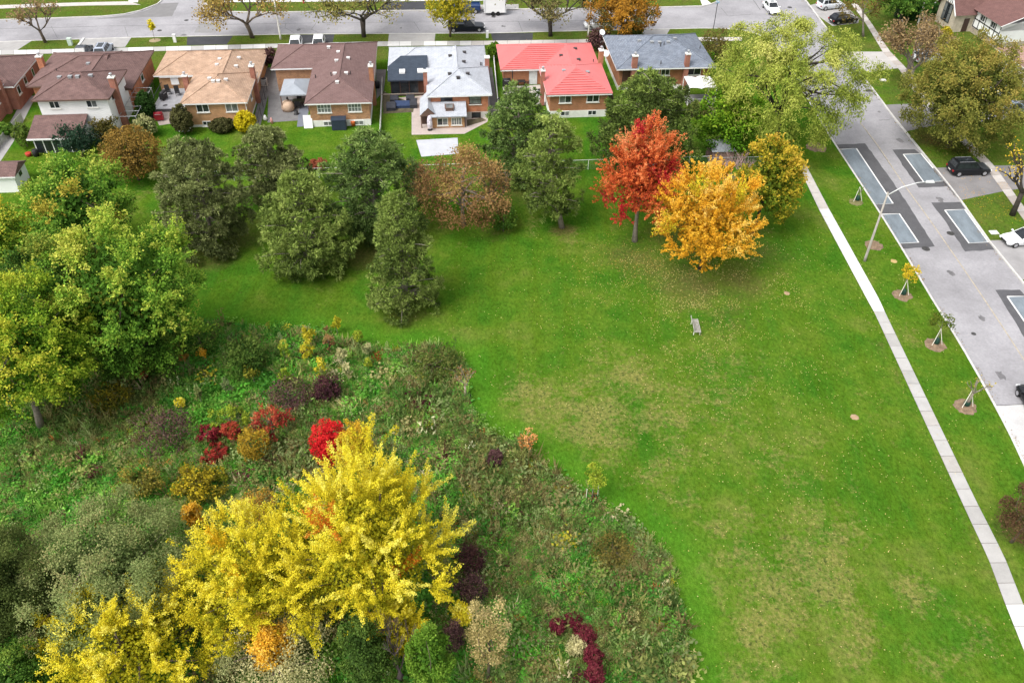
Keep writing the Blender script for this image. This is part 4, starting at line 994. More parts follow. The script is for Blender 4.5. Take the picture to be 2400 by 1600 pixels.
def pine(t, rng, a, b, D, off, pal, nt=620, cone_=.35):
    """Austrian pine: tiers of limbs ending in rounded tufts of needles"""
    m = MB(); H = off[2]+b; tr = .16+.012*H
    pts = [np.array([0, 0, -.05])]+[off*np.array([1, 1, 0])*min(1, z/off[2])+np.array([0, 0, z]) for z in np.linspace(.12, .93, 7)*H]
    m.tube(pts, list(np.linspace(tr, tr*.18, 8)), 7)
    P_, A_, N_, S_, C_, W_ = [], [], [], [], [], []
    tufts = []
    nbr = max(20, nt//10)
    for k in range(nbr):
        z = -.95+1.88*((k+rng.random())/nbr)**1.02
        ell = math.sqrt(max(.02, 1-max(-.5, z)**2)); cone = 1.1*max(.02, (1-z)/1.62)**.62 if z > -.62 else 1.1*(1-.9*(-.62-z))
        prof = ell*(1-cone_)+cone*cone_
        az = 2.4*k+rng.normal(0, .45); tip = prof*rng.uniform(.66, 1.12)*(1+.10*math.sin(2*az+1.7*k % 2)); nn_ = 4+int(9*min(1, .35+prof*rng.uniform(.5, 1)))
        if rng.random() < .02: continue
        for j in range(nn_):
            f = 1-.62*rng.random()**1.3; rr = tip*f; az2 = az+rng.normal(0, .20/max(.35, rr)); zz_ = z-.05*rr+rng.normal(0, .035)+.05*(f-.7)
            tufts.append((a*rr*math.cos(az2), a*rr*math.sin(az2), b*zz_, rr, k))
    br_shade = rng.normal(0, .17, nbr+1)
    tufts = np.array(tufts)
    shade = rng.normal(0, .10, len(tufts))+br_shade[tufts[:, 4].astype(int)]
    for k, (x, y, z, rr, kb) in enumerate(tufts):
        c = np.array([x, y, z])+off
        if c[2] < .5: c[2] = .5
        r_ = (.085*a+.20)*rng.uniform(.75, 1.25); n = 46
        d = unit(rng.normal(0, 1, (n, 3))+unit(np.array([x, y, .6*a+.3*z]))*.75)
        P_.append(c+d*r_*rng.uniform(.35, .75, n)[:, None]); A_.append(d+rng.normal(0, .15, (n, 3))); N_.append(unit(rng.normal(0, .7, (n, 3))+np.array([0, 0, .8])))
        S_.append(np.full(n, r_*.55)*rng.uniform(.8, 1.2, n)); W_.append(np.full(n, max(.0012*D, .06)))
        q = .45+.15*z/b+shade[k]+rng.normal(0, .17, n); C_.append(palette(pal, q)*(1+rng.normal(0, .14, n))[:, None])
        if k % 7 == 0:
            zz = max(.15*H, c[2]-.25*math.hypot(x, y)); p0 = off*np.array([1, 1, 0])*min(1, zz/off[2])+np.array([0, 0, zz])
            m.tube(limb_path(p0, c, rng, 3, .04), [.07, .055, .04, .02], 4)
    m.build('trunk', BARK_G, t, smooth=True)
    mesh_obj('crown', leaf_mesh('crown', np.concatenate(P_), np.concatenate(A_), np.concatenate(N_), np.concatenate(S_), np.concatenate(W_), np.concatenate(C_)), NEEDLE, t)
    return t
def branching(m, rng, p, d, L_, r_, depth, tips, spread=.55, n=3):
    q = p+d*L_; mid = p+d*L_*.5+rng.normal(0, .05*L_, 3); m.tube([p, mid, q], [r_, r_*.85, r_*.68], 5 if depth > 1 else 4, cap=False); tips.append((q, depth))
    if depth == 0: return
    for k in range(n if depth > 1 else 2+int(rng.random() < .5)):
        az = rng.uniform(0, 6.28); e = unit(d+spread*np.array([math.cos(az), math.sin(az), rng.uniform(-.15, .45)])*(1.15 if depth > 2 else 1))
        branching(m, rng, q-(q-p)*rng.uniform(0, .35), e, L_*rng.uniform(.62, .86), r_*.62, depth-1, tips, spread, n)
def bare_tree(name, label, cat, base, top_y, half_w, pal, leaves=1500, group=None, depth=5, bark=None, stems=1, fork=.28, ls=.0026, n=3):
    """open-branched tree: the branches show, leaves cling near the tips"""
    global TREES; TREES += 1
    rng = np.random.default_rng(500+TREES*11); g = P(*base); D = (np.array(g)-_C) @ _w
    nn = _u*FPX+(top_y-800)*_w; d0 = np.array([g[0], g[1], 0])-_C; H = -(d0 @ nn)/nn[2]; W = half_w*D/FPX
    t = thing(name, label, cat, (g[0], g[1], 0), 0, group); m = MB(); tips = []
    r0 = .028*H+.02
    for s_ in range(stems):
        d = unit(np.array([rng.normal(0, .12*stems), rng.normal(0, .12*stems), 1])); L0 = fork*H
        p1 = d*L0; m.tube([np.array([0, 0, -.05]), d*L0*.5, p1], [r0*1.4, r0*1.05, r0*.95], 7)
        for k in range(4):
            az = k*1.57+rng.normal(0, .3); e = unit(np.array([math.cos(az), math.sin(az), rng.uniform(.7, 1.5)]))
            branching(m, rng, p1, e, .27*H, r0*.6, depth-1, tips, .62, n)
    v = np.array(m.v); L_ = len(v); sx = W/max(1e-3, np.percentile(np.hypot(v[:, 0], v[:, 1]), 97)); zt = v[:, 2].max()
    kz = H/zt; fz = np.clip(v[:, 2]/(fork*zt), 0, 1)**1.5
    v[:, 0] *= 1+(sx-1)*fz; v[:, 1] *= 1+(sx-1)*fz; v[:, 2] *= kz; m.v = [tuple(q) for q in v]
    m.build('trunk' if cat in ('tree', 'sapling') else 'stem', bark or BARK, t, smooth=True)
    tp = np.array([q for q, dd in tips if dd <= 2]); tp[:, 0] *= sx; tp[:, 1] *= sx; tp[:, 2] *= kz
    if leaves:
        sel = rng.integers(0, len(tp), leaves); side = np.sin(tp[sel, 0]*1.3+tp[sel, 1])*.5+.5; keep = rng.random(leaves) < .35+.65*side; sel = sel[keep]; n_ = len(sel)
        pos = tp[sel]+rng.normal(0, .06*W+.12, (n_, 3)); sz = ls*D*rng.uniform(.7, 1.3, n_)
        col = palette(pal, rng.normal(.5, .25, n_))*(1+rng.normal(0, .15, n_))[:, None]
        mesh_obj('crown' if cat in ('tree', 'sapling') else 'foliage', leaf_mesh('crown', pos, rng.normal(0, 1, (n_, 3)), unit(rng.normal(0, .5, (n_, 3))+np.array([0, 0, .8])), sz, sz*.65, col), LEAF, t)
    return t

# palettes run from the dull to the bright leaves of one tree
PINE_D = [(0.045, 0.08, 0.022), (0.105, 0.17, 0.045), (0.185, 0.275, 0.07), (0.29, 0.38, 0.11)]
PINE_O = [(0.06, 0.075, 0.026), (0.15, 0.18, 0.06), (0.25, 0.285, 0.1), (0.36, 0.385, 0.155)]
PINE_L = [(0.06, 0.095, 0.022), (0.16, 0.225, 0.048), (0.275, 0.36, 0.08), (0.4, 0.47, 0.13)]
GRN = [(0.04, 0.1, 0.014), (0.08, 0.19, 0.024), (0.15, 0.3, 0.035), (0.26, 0.4, 0.05), (0.44, 0.47, 0.08)]
GRN_D = [(0.035, 0.085, 0.014), (0.07, 0.155, 0.022), (0.13, 0.24, 0.035), (0.22, 0.3, 0.045), (0.36, 0.38, 0.06)]
GRN_Y = [(0.06, 0.14, 0.014), (0.15, 0.26, 0.025), (0.3, 0.39, 0.04), (0.48, 0.49, 0.05), (0.62, 0.56, 0.06)]
YEL = [(0.19, 0.22, 0.014), (0.48, 0.43, 0.02), (0.72, 0.6, 0.03), (0.8, 0.68, 0.045), (0.84, 0.75, 0.13)]
YEL_G = [(.05, .09, .012), (.16, .20, .018), (.40, .38, .025), (.62, .52, .04), (.72, .60, .08)]
ORANGE_Y = [(0.36, 0.21, 0.02), (0.68, 0.35, 0.022), (0.8, 0.43, 0.035), (0.83, 0.5, 0.06), (0.84, 0.58, 0.14)]
RED_O = [(0.28, 0.045, 0.022), (0.52, 0.09, 0.03), (0.68, 0.16, 0.045), (0.73, 0.22, 0.07), (0.75, 0.29, 0.12)]
RED = [(.36, .008, .014), (.58, .016, .024), (.72, .035, .035), (.76, .06, .05)]
OLIVE = [(0.1, 0.145, 0.045), (0.18, 0.245, 0.075), (0.25, 0.31, 0.105), (0.31, 0.33, 0.125), (0.4, 0.31, 0.14)]
BROWN = [(0.106, 0.062, 0.027), (0.213, 0.119, 0.048), (0.312, 0.181, 0.075), (0.388, 0.237, 0.094), (0.375, 0.288, 0.075)]
BRONZE = [(0.077, 0.063, 0.02), (0.182, 0.119, 0.031), (0.308, 0.189, 0.042), (0.392, 0.252, 0.056)]
PURPLE = [(0.034, 0.02, 0.024), (0.085, 0.044, 0.048), (0.145, 0.076, 0.071), (0.17, 0.111, 0.076)]
WINE = [(.06, .008, .016), (.14, .018, .032), (.20, .035, .05), (.18, .06, .05)]
WILLOW = [(0.11, 0.16, 0.025), (0.25, 0.31, 0.045), (0.38, 0.43, 0.075), (0.48, 0.5, 0.12), (0.55, 0.53, 0.16)]
CREAM = [(.20, .23, .09), (.36, .37, .16), (.54, .50, .24), (.66, .60, .32)]
LIME = [(.10, .19, .020), (.24, .33, .03), (.42, .47, .05), (.55, .54, .08)]
OLIVE_B = [(0.075, 0.09, 0.021), (0.18, 0.18, 0.033), (0.3, 0.255, 0.045), (0.42, 0.315, 0.06)]
SUMAC = [(.10, .02, .02), (.30, .035, .03), (.46, .075, .045), (.52, .15, .06)]

G_P = 'pines along the back of the park'
plant('pine_tree', 'broad grey-green pine standing furthest from the crescent in the pine row', 'pine', (365, 320, 580, 590), .5, 'pine', PINE_O, G_P, nt=760)
plant('pine_tree', 'dull dark pine behind the others, below the lawn of the speckled brick house', 'pine', (545, 292, 718, 470), .8, 'pine', PINE_O, G_P, nt=560)
plant('pine_tree', 'pale yellowish green pine with a low spreading skirt of branches', 'pine', (595, 398, 825, 645), .3, 'pine', PINE_L, G_P, nt=680, cone_=.8)
plant('pine_tree', 'large deep green pine between the speckled brick house and the brown thicket', 'pine', (757, 302, 985, 565), .7, 'pine', PINE_D, G_P, nt=760)
plant('pine_tree', 'slim pine standing alone in front, nearest to the meadow', 'pine', (850, 450, 1032, 735), .2, 'pine', PINE_L[:3]+[(.15, .17, .06)], G_P, nt=680, cone_=.75)
plant('pine_tree', 'tall dark pine in front of the red-roofed house', 'pine', (1130, 200, 1300, 420), .6, 'pine', PINE_D, G_P, nt=620)
plant('pine_tree', 'light green pine on a bare grey trunk beside the brown thicket', 'pine', (1205, 268, 1368, 505), 1.8, 'pine', PINE_L, G_P, base=(1317, 533), nt=600, cone_=.5)
plant('pine_tree', 'wide olive pine hiding the blue-roofed house, behind the red maple', 'pine', (1392, 172, 1640, 395), .6, 'pine', PINE_O[:1]+PINE_L[:3], G_P, nt=760)

plant('maple_tree', 'bright orange-red maple on the park lawn', 'tree', (1402, 285, 1615, 545), 1.6, 'feather', RED_O, taper=.35, base=(1487, 565), bark=BARK_G, tr=.24, accent=(.46, .022, .035), ac_p=.2)
plant('maple_tree', 'golden orange maple in front of the red maple', 'tree', (1532, 385, 1795, 645), .5, 'feather', ORANGE_Y, bark=BARK_D, accent=(.60, .50, .03), ac_p=.08, tr=.22, taper=.2)
plant('maple_tree', 'yellow and green tree between the golden maple and the sidewalk', 'tree', (1728, 318, 1885, 535), .8, 'maple', [(.07, .12, .014), (.20, .24, .02), (.48, .35, .03), (.64, .44, .06)], base=(1762, 552), bark=BARK_D)
plant('willow_tree', 'huge pale yellow-green willow at the corner of the crescent', 'tree', (1668, 28, 2035, 330), 2.0, 'willow', WILLOW, bark=BARK_D, tr=.4, limbs=22)
plant('broadleaf_tree', 'dense bright green tree under the left side of the willow', 'tree', (1632, 200, 1800, 366), .3, 'maple', [(.05, .12, .01), (.10, .23, .015), (.19, .34, .022), (.30, .40, .035)])
plant('broadleaf_tree', 'big olive-green tree on the far side of the crescent hiding a parked car', 'tree', (2128, 85, 2410, 352), .3, 'round', [(.06, .075, .016), (.15, .165, .034), (.25, .25, .05), (.33, .27, .06), (.37, .24, .065)], lo=-.95)
plant('broadleaf_tree', 'dark green tree beside the cedar hedge at the top edge', 'tree', (2055, -45, 2190, 42), 1.5, 'maple', GRN_D[:4], bark=BARK_D)
plant('broadleaf_tree', 'brownish yellow tree beside the black hatchback', 'tree', (1955, -40, 2075, 52), 2.2, 'loose', [(.07, .06, .02), (.16, .12, .03), (.24, .17, .045)], base=(2023, 86), bark=BARK_G)
bare_tree('broadleaf_tree', 'thin-leaved brown tree with twin trunks on the verge across the crescent', 'tree', (2122, 202), 42, 76, [(.16, .11, .06), (.32, .22, .11), (.38, .27, .12)], 6500, stems=2, bark=BARK_G, depth=4)
bare_tree('maple_tree', 'sparse yellow maple beside the black SUV drive', 'tree', (2372, 504), 352, 76, [(.50, .34, .03), (.66, .45, .04), (.72, .52, .08)], 420, bark=BARK_D, depth=3, fork=.3)
# street trees in front of the houses
bare_tree('street_tree', 'small nearly bare street tree at the left end of the street', 'tree', (107, 100), 4, 52, [(.26, .18, .09), (.36, .25, .12)], 1100, depth=4)
bare_tree('street_tree', 'large half-bare street tree with brown leaves beside the street light pole', 'tree', (592, 89), -45, 112, [(.22, .14, .05), (.36, .25, .07), (.46, .36, .10)], 7000, depth=5)
bare_tree('street_tree', 'large half-bare street tree in front of the speckled brick house', 'tree', (853, 87), -45, 118, [(.12, .13, .035), (.26, .25, .06), (.34, .24, .08)], 5500, depth=5, bark=BARK_D)
plant('street_tree', 'golden green leafy street tree beside the black pickup', 'tree', (998, -25, 1108, 68), 2.2, 'feather', [(.16, .17, .015), (.34, .31, .02), (.50, .41, .03), (.60, .45, .04)], base=(1055, 86))
bare_tree('street_tree', 'olive half-bare street tree near the white trailer', 'tree', (1290, 85), -42, 108, [(.10, .10, .04), (.19, .18, .065), (.26, .20, .09)], 8000, depth=5, bark=BARK_D)
plant('street_tree', 'full orange street tree in front of the blue-roofed house', 'tree', (1378, -40, 1548, 78), 1.6, 'round', [(.16, .09, .02), (.34, .17, .025), (.50, .25, .03), (.55, .31, .04)], accent=(.10, .10, .03), ac_p=.18)
plant('sapling', 'lone yellow sapling with a dark guard by the street kerb', 'sapling', (346, 46, 364, 76), 1.4, 'sapling', YEL[1:4], base=(363, 94), dens=2, limbs=4)
# left wood
plant('maple_tree', 'green maple with yellowing tips behind, next to the bronze tree', 'tree', (62, 350, 305, 612), .8, 'maple', GRN, accent=(.42, .36, .05), ac_p=.12)
plant('maple_tree', 'large maple with pale yellow tips reaching out over the park lawn', 'tree', (130, 490, 470, 885), .8, 'maple', [(.045, .11, .014), (.10, .23, .026), (.20, .37, .04), (.36, .46, .055), (.52, .53, .085)])
plant('maple_tree', 'dark green maple squeezed between two brighter maples', 'tree', (20, 545, 270, 850), .8, 'maple', GRN_D)
plant('maple_tree', 'bright green maple on a visible leaning trunk at the left edge', 'tree', (-120, 635, 212, 1000), 1.5, 'maple', [(.05, .13, .012), (.12, .25, .02), (.24, .38, .03), (.38, .46, .04), (.52, .50, .05)], base=(97, 1000), bark=BARK_G)
plant('maple_tree', 'butter yellow maple crown cut by the left edge of the frame', 'tree', (-120, 745, 66, 935), 3.5, 'maple', YEL, dens=.8)
plant('maple_tree', 'yellow-green maple at the left edge below the white shed', 'tree', (-110, 462, 70, 645), .8, 'maple', GRN_Y)
plant('understorey_tree', 'shady dark green young tree under the big yellow-tipped maple', 'tree', (205, 735, 430, 900), .3, 'maple', GRN_D[:4])
plant('bronze_tree', 'bronze-brown conical tree at the foot of the white house garden', 'tree', (238, 298, 377, 425), .3, 'round', BRONZE)
plant('blue_juniper', 'dark bluish evergreen beside the low brown roof', 'shrub', (128, 282, 232, 372), .1, 'shrub', [(.014, .035, .020), (.03, .065, .038), (.06, .10, .06)])
plant('shrub', 'olive-brown shrub against the white siding', 'shrub', (214, 272, 285, 340), .1, 'shrub', [(.05, .05, .014), (.10, .09, .022), (.15, .12, .03)])
plant('shrub', 'cream variegated round bush at the corner of the white house garden', 'shrub', (312, 270, 368, 322), .05, 'shrub', [(.12, .15, .05), (.28, .30, .12), (.48, .47, .22)])
plant('cedar', 'narrow upright dark green cedar beside the pipe pergola', 'shrub', (320, 216, 360, 280), .05, 'round', [(.018, .05, .012), (.035, .085, .018), (.06, .12, .03)])
plant('shrub', 'tall clipped olive bush at the corner of the tan house', 'shrub', (402, 250, 448, 314), .05, 'round', [(.05, .055, .02), (.10, .10, .036), (.14, .13, .05)])
plant('shrub', 'low clipped dark bush under the tan house window', 'shrub', (492, 278, 546, 310), .05, 'round', [(.04, .045, .016), (.075, .08, .028), (.12, .11, .045)])
plant('shrub', 'bright yellow globe bush at the corner of the tan house', 'shrub', (551, 262, 598, 311), .05, 'round', [(.36, .30, .012), (.56, .46, .015), (.66, .54, .03)])
plant('shrub', 'small red-leaved bush at the garden edge between two pines', 'shrub', (722, 372, 768, 398), .05, 'shrub', [(.20, .05, .03), (.34, .09, .05), (.38, .14, .07)])
plant('thicket', 'wide russet-brown thicket at the back of the park', 'shrub', (962, 335, 1205, 548), .05, 'loose', BROWN, dens=2.0, bark=TWIG, limbs=24)
bare_tree('bare_bush', 'leafless twiggy bush at the right side of the russet thicket', 'shrub', (1165, 500), 398, 52, BROWN, 0, depth=5, bark=TWIG, fork=.12)
plant('shrub', 'dark green low shrub at the foot of the russet thicket', 'shrub', (1148, 470, 1212, 545), .05, 'loose', GRN_D[:4], dens=1.5)
plant('shrub', 'grey-brown shrub behind the left of the russet thicket', 'shrub', (935, 368, 1010, 470), .05, 'loose', [(.09, .08, .04), (.17, .14, .07), (.22, .16, .07)], dens=1.5)
plant('shrub', 'narrow yellow shrub between the deep green pine and the thicket', 'shrub', (945, 380, 975, 430), .3, 'shrub', YEL[1:4])
plant('shrub', 'dark purple bush beside the orange street tree', 'shrub', (1374, 68, 1432, 118), .05, 'loose', PURPLE, dens=2, bark=BARK_D)
plant('shrub', 'green bush behind the blue-grey roof', 'shrub', (1452, 52, 1512, 92), .05, 'shrub', [(.06, .09, .02), (.13, .16, .035), (.22, .23, .05)])
plant('shrub', 'bright green bush beside the red roof', 'shrub', (1140, 98, 1174, 140), .05, 'shrub', [(.05, .12, .012), (.11, .22, .02), (.18, .28, .03)])
plant('shrub', 'dark purple bush between tan and umber roofs', 'shrub', (620, 112, 648, 162), .05, 'loose', PURPLE, dens=2.2)
plant('shrub', 'olive and rust shrub beside the willow behind the blue roof', 'shrub', (1636, 72, 1722, 150), .05, 'loose', [(.07, .07, .02), (.15, .13, .035), (.22, .15, .05)], dens=1.6)
bare_tree('bare_bush', 'pinkish leafless bush by the park fence', 'shrub', (1715, 465), 355, 58, BROWN, 60, depth=5, bark=mat('twig_pink', (.38, .26, .24), .95), fork=.12)
plant('shrub', 'weedy yellow-green shrub below the white canopy', 'shrub', (1612, 238, 1668, 275), .05, 'loose', [(.08, .10, .025), (.18, .19, .05), (.34, .28, .10)], dens=1.6)
for q, l in (((2204, 64, 2232, 84), 'yellow-green bush by the half-timbered house'), ((2218, 76, 2232, 90), 'round yellow bush by the half-timbered house path')):
    plant('shrub', l, 'shrub', q, .03, 'shrub', [(.20, .20, .02), (.42, .36, .03), (.56, .46, .04)])
plant('shrub', 'purple-brown bush on the verge cut by the right edge', 'shrub', (2354, 1118, 2470, 1292), .05, 'loose', [(.055, .035, .02), (.10, .06, .03), (.15, .085, .045), (.16, .11, .05)], dens=2)
plant('shrub', 'loose green bush at the corner of the low brown sunroom roof', 'shrub', (30, 284, 76, 345), .05, 'loose', [(.06, .10, .02), (.12, .19, .03), (.20, .24, .05)], dens=1.6)
plant('shrub', 'dark green bush against the red brick house wall', 'shrub', (2, 286, 30, 322), .05, 'shrub', GRN_D[:4])
# cedar hedge by the half-timbered house
a, b_ = P(2105, 50), P(2232, 47); L_ = math.hypot(b_[0]-a[0], b_[1]-a[1]); rng = np.random.default_rng(4)
t = thing('cedar_hedge', 'long clipped green cedar hedge beside the half-timbered house', 'hedge', (a[0], a[1], 0), math.atan2(b_[1]-a[1], b_[0]-a[0]))
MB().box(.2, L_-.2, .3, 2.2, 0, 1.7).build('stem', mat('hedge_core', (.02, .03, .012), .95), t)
n = 9000; q = rng.random((n, 3))*np.array([L_, 2.5, 2.0]); f = rng.integers(0, 3, n); q[f == 0, 2] = 2.0; q[f == 1, 1] = 0; q[f == 2, 1] *= rng.random((f == 2).sum())
q += rng.normal(0, .1, (n, 3)); q[:, 2] = np.maximum(q[:, 2], .05)
mesh_obj('foliage', leaf_mesh('foliage', q, rng.normal(0, .5, (n, 3))+np.array([0, 0, 1]), rng.normal(0, 1, (n, 3)), .32, .18, palette([(.015, .05, .012), (.03, .085, .018), (.05, .12, .025)], rng.random(n))), LEAF, t)

# ---- near trees at the bottom of the picture
plant('maple_tree', 'tallest bright yellow maple, its pointed top beside the scarlet tree', 'tree', (632, 1020, 1088, 1510), .8, 'feather', YEL, accent=(.66, .22, .025), ac_p=.03, limbs=14, taper=.5, lo=-1)
plant('maple_tree', 'bright yellow maple between the olive tree and the tallest maple', 'tree', (420, 1165, 770, 1525), .8, 'feather', YEL, accent=(.70, .44, .02), ac_p=.06, limbs=14, taper=.25)
plant('maple_tree', 'yellow maple spreading out to the lower left corner', 'tree', (72, 1325, 520, 1720), .6, 'feather', YEL, limbs=14, taper=.2)
plant('broadleaf_tree', 'dense dome-shaped olive-green tree beside the yellow maples', 'tree', (48, 1168, 445, 1530), .5, 'round', OLIVE)
plant('broadleaf_tree', 'dark olive tree cut by the left edge, beside the domed tree', 'tree', (-150, 1222, 112, 1560), .5, 'round', [(.035, .06, .016), (.08, .115, .028), (.13, .165, .042), (.18, .20, .058)])
plant('broadleaf_tree', 'golden orange young tree with an upright top just behind the tallest yellow maple', 'tree', (790, 985, 872, 1130), .5, 'feather', [(.40, .30, .02), (.62, .42, .03), (.70, .42, .04)])
plant('scarlet_tree', 'vivid scarlet young tree above the yellow maples', 'tree', (729, 985, 812, 1096), .3, 'round', RED, dens=1.1)
plant('shrub', 'pale cream-green bush at the bottom edge', 'shrub', (500, 1450, 790, 1640), .05, 'loose', CREAM, dens=1.8, limbs=16)
plant('shrub', 'golden bush beside the pale cream bush', 'shrub', (575, 1430, 690, 1590), .4, 'shrub', ORANGE_Y[1:])
plant('shrub', 'fresh green bush at the bottom edge right of the yellow maples', 'shrub', (958, 1450, 1062, 1650), .05, 'shrub', [(.05, .13, .014), (.13, .25, .025), (.24, .36, .05)])
plant('shrub', 'deep green bush under the tallest yellow maple at the bottom edge', 'shrub', (800, 1440, 925, 1640), .05, 'shrub', [(.03, .06, .014), (.07, .13, .024), (.13, .20, .035)], dens=1.1)
plant('maple_tree', 'low golden yellow young maple at the foot of the tallest yellow maple', 'tree', (868, 1395, 985, 1545), .6, 'feather', YEL)
bare_tree('bare_bush', 'dark leafless twiggy bush at the foot of the tallest yellow maple', 'shrub', (940, 1590), 1425, 62, BROWN, 60, depth=5, bark=mat('twig_purple', (.16, .12, .12), .95), fork=.1)
plant('shrub', 'tan and cream bush with sparse leaves near the bottom edge', 'shrub', (1092, 1400, 1192, 1600), .05, 'loose', [(.22, .19, .06), (.46, .37, .15), (.60, .48, .24)], dens=1.0)
plant('shrub', 'yellow sprig of a bush right of the tallest yellow maple', 'shrub', (1050, 1408, 1110, 1470), .4, 'shrub', YEL[2:], dens=.8)
plant('shrub', 'dark green bush in the lower left corner', 'shrub', (-40, 1500, 125, 1700), .05, 'shrub', GRN_D[:4])
plant('shrub', 'small orange tree beside the domed olive tree', 'shrub', (428, 1168, 472, 1250), .3, 'shrub', ORANGE_Y)
plant('shrub', 'thin orange-brown bush behind the yellow maples', 'shrub', (556, 1140, 646, 1240), .05, 'loose', [(.20, .11, .03), (.40, .22, .04), (.56, .36, .05)], dens=1.3)
G_M = 'bushes in the wild meadow'
plant('shrub', 'golden yellow bush left of the yellow maples in the meadow', 'shrub', (385, 1072, 532, 1190), .05, 'shrub', [(.10, .10, .015), (.26, .21, .02), (.46, .36, .025), (.58, .45, .03)], G_M)
plant('shrub', 'olive-yellow bush beside the golden bush in the meadow', 'shrub', (272, 1078, 390, 1178), .05, 'shrub', OLIVE_B, G_M)
plant('shrub', 'dark purple-grey bush in the left meadow', 'shrub', (308, 945, 460, 1068), .05, 'loose', PURPLE+[(.16, .12, .09)], G_M, dens=1.15)
plant('shrub', 'long low dark purple bush in the middle of the meadow', 'shrub', (612, 890, 745, 960), .05, 'loose', PURPLE+[(.14, .12, .05)], G_M, dens=1.15)
plant('shrub', 'round purple bush at the right end of the low dark bush', 'shrub', (730, 878, 802, 942), .05, 'loose', [(.03, .012, .018), (.075, .03, .038), (.12, .05, .05)], G_M, dens=1.15)
plant('shrub', 'rounded fresh green bush near the top of the meadow', 'shrub', (518, 782, 635, 890), .05, 'shrub', [(.03, .07, .014), (.08, .15, .024), (.17, .24, .05)], G_M)
plant('shrub', 'dark green bush below the yellow-tipped maple', 'shrub', (415, 748, 520, 840), .05, 'loose', GRN_D[:4], G_M, dens=1.8)
plant('shrub', 'green-brown bush at the meadow corner beside the park lawn', 'shrub', (955, 818, 1085, 890), .05, 'loose', [(.03, .05, .012), (.12, .17, .03), (.20, .18, .06)], G_M, dens=1.0)
for q, l, pl in (((458, 988, 520, 1045), 'dark crimson sumac left in the sumac patch', [(.12, .008, .018), (.24, .02, .035), (.32, .05, .05)]), ((518, 975, 562, 1042), 'brick red sumac between the crimson sumac and green sumac', SUMAC),
                 ((585, 940, 685, 1035), 'broad orange-red sumac at the back of the sumac patch', SUMAC), ((462, 1040, 540, 1090), 'low red sumac nearest to the golden bush', SUMAC[:3])):
    plant('sumac', l, 'shrub', q, .05, 'sumac', pl, 'red sumac patch')
plant('sumac', 'lime green sumac behind the red sumac', 'shrub', (478, 950, 605, 1010), .05, 'sumac', LIME[:3])
plant('shrub', 'thin golden shrub in front of the red sumac', 'shrub', (555, 1000, 628, 1082), .05, 'loose', [(.26, .17, .02), (.42, .28, .03), (.54, .36, .04)], dens=1.2)
plant('shrub', 'purple bush touching the right tip of the tallest yellow maple', 'shrub', (1062, 1272, 1138, 1345), .05, 'loose', [(.04, .018, .02), (.09, .04, .042), (.13, .06, .05)], G_M, dens=1.15)
plant('shrub', 'dull brown-purple bush below the purple bush by the yellow maple', 'shrub', (1068, 1335, 1142, 1415), .05, 'loose', PURPLE, G_M, dens=1.15)
plant('shrub', 'dark brown bush by the fresh green bush near the bottom edge', 'shrub', (1040, 1448, 1088, 1530), .05, 'loose', PURPLE, G_M, dens=1.15)
plant('shrub', 'olive-gold bush near the right edge of the meadow', 'shrub', (1385, 1240, 1490, 1335), .05, 'loose', [(.07, .07, .018), (.15, .13, .03), (.26, .20, .05)], G_M, dens=1.6)
for k, (q, l) in enumerate([((1288, 1446, 1324, 1486), 'topmost wine red bush of the string in the lower meadow'), ((1322, 1434, 1362, 1468), 'wine red bush to the right of the topmost one in the string'), ((1338, 1468, 1396, 1512), 'widest wine red bush in the middle of the string'),
                            ((1368, 1512, 1412, 1560), 'deep wine bush below the widest one of the string'), ((1372, 1552, 1416, 1606), 'lowest wine red bush of the string at the bottom edge')]):
    plant('shrub', l, 'shrub', q, .05, 'loose', WINE, 'string of wine red bushes', dens=1.25)
plant('shrub', 'cream-leaved bush beside the wine red bushes', 'shrub', (1325, 1490, 1372, 1535), .05, 'loose', CREAM[1:], G_M)
plant('shrub', 'mauve bush near the orange sapling', 'shrub', (1140, 1052, 1180, 1092), .05, 'loose', [(.06, .03, .035), (.13, .06, .065), (.16, .09, .08)], G_M, dens=1.5)
plant('shrub', 'yellowing bush under the left maples', 'shrub', (205, 895, 310, 965), .05, 'loose', [(.06, .08, .015), (.20, .18, .02), (.40, .33, .03)], G_M, dens=1.5)
plant('shrub', 'small red bush under the yellow-tipped maple', 'shrub', (305, 832, 345, 890), .05, 'loose', SUMAC, G_M, dens=1.2)
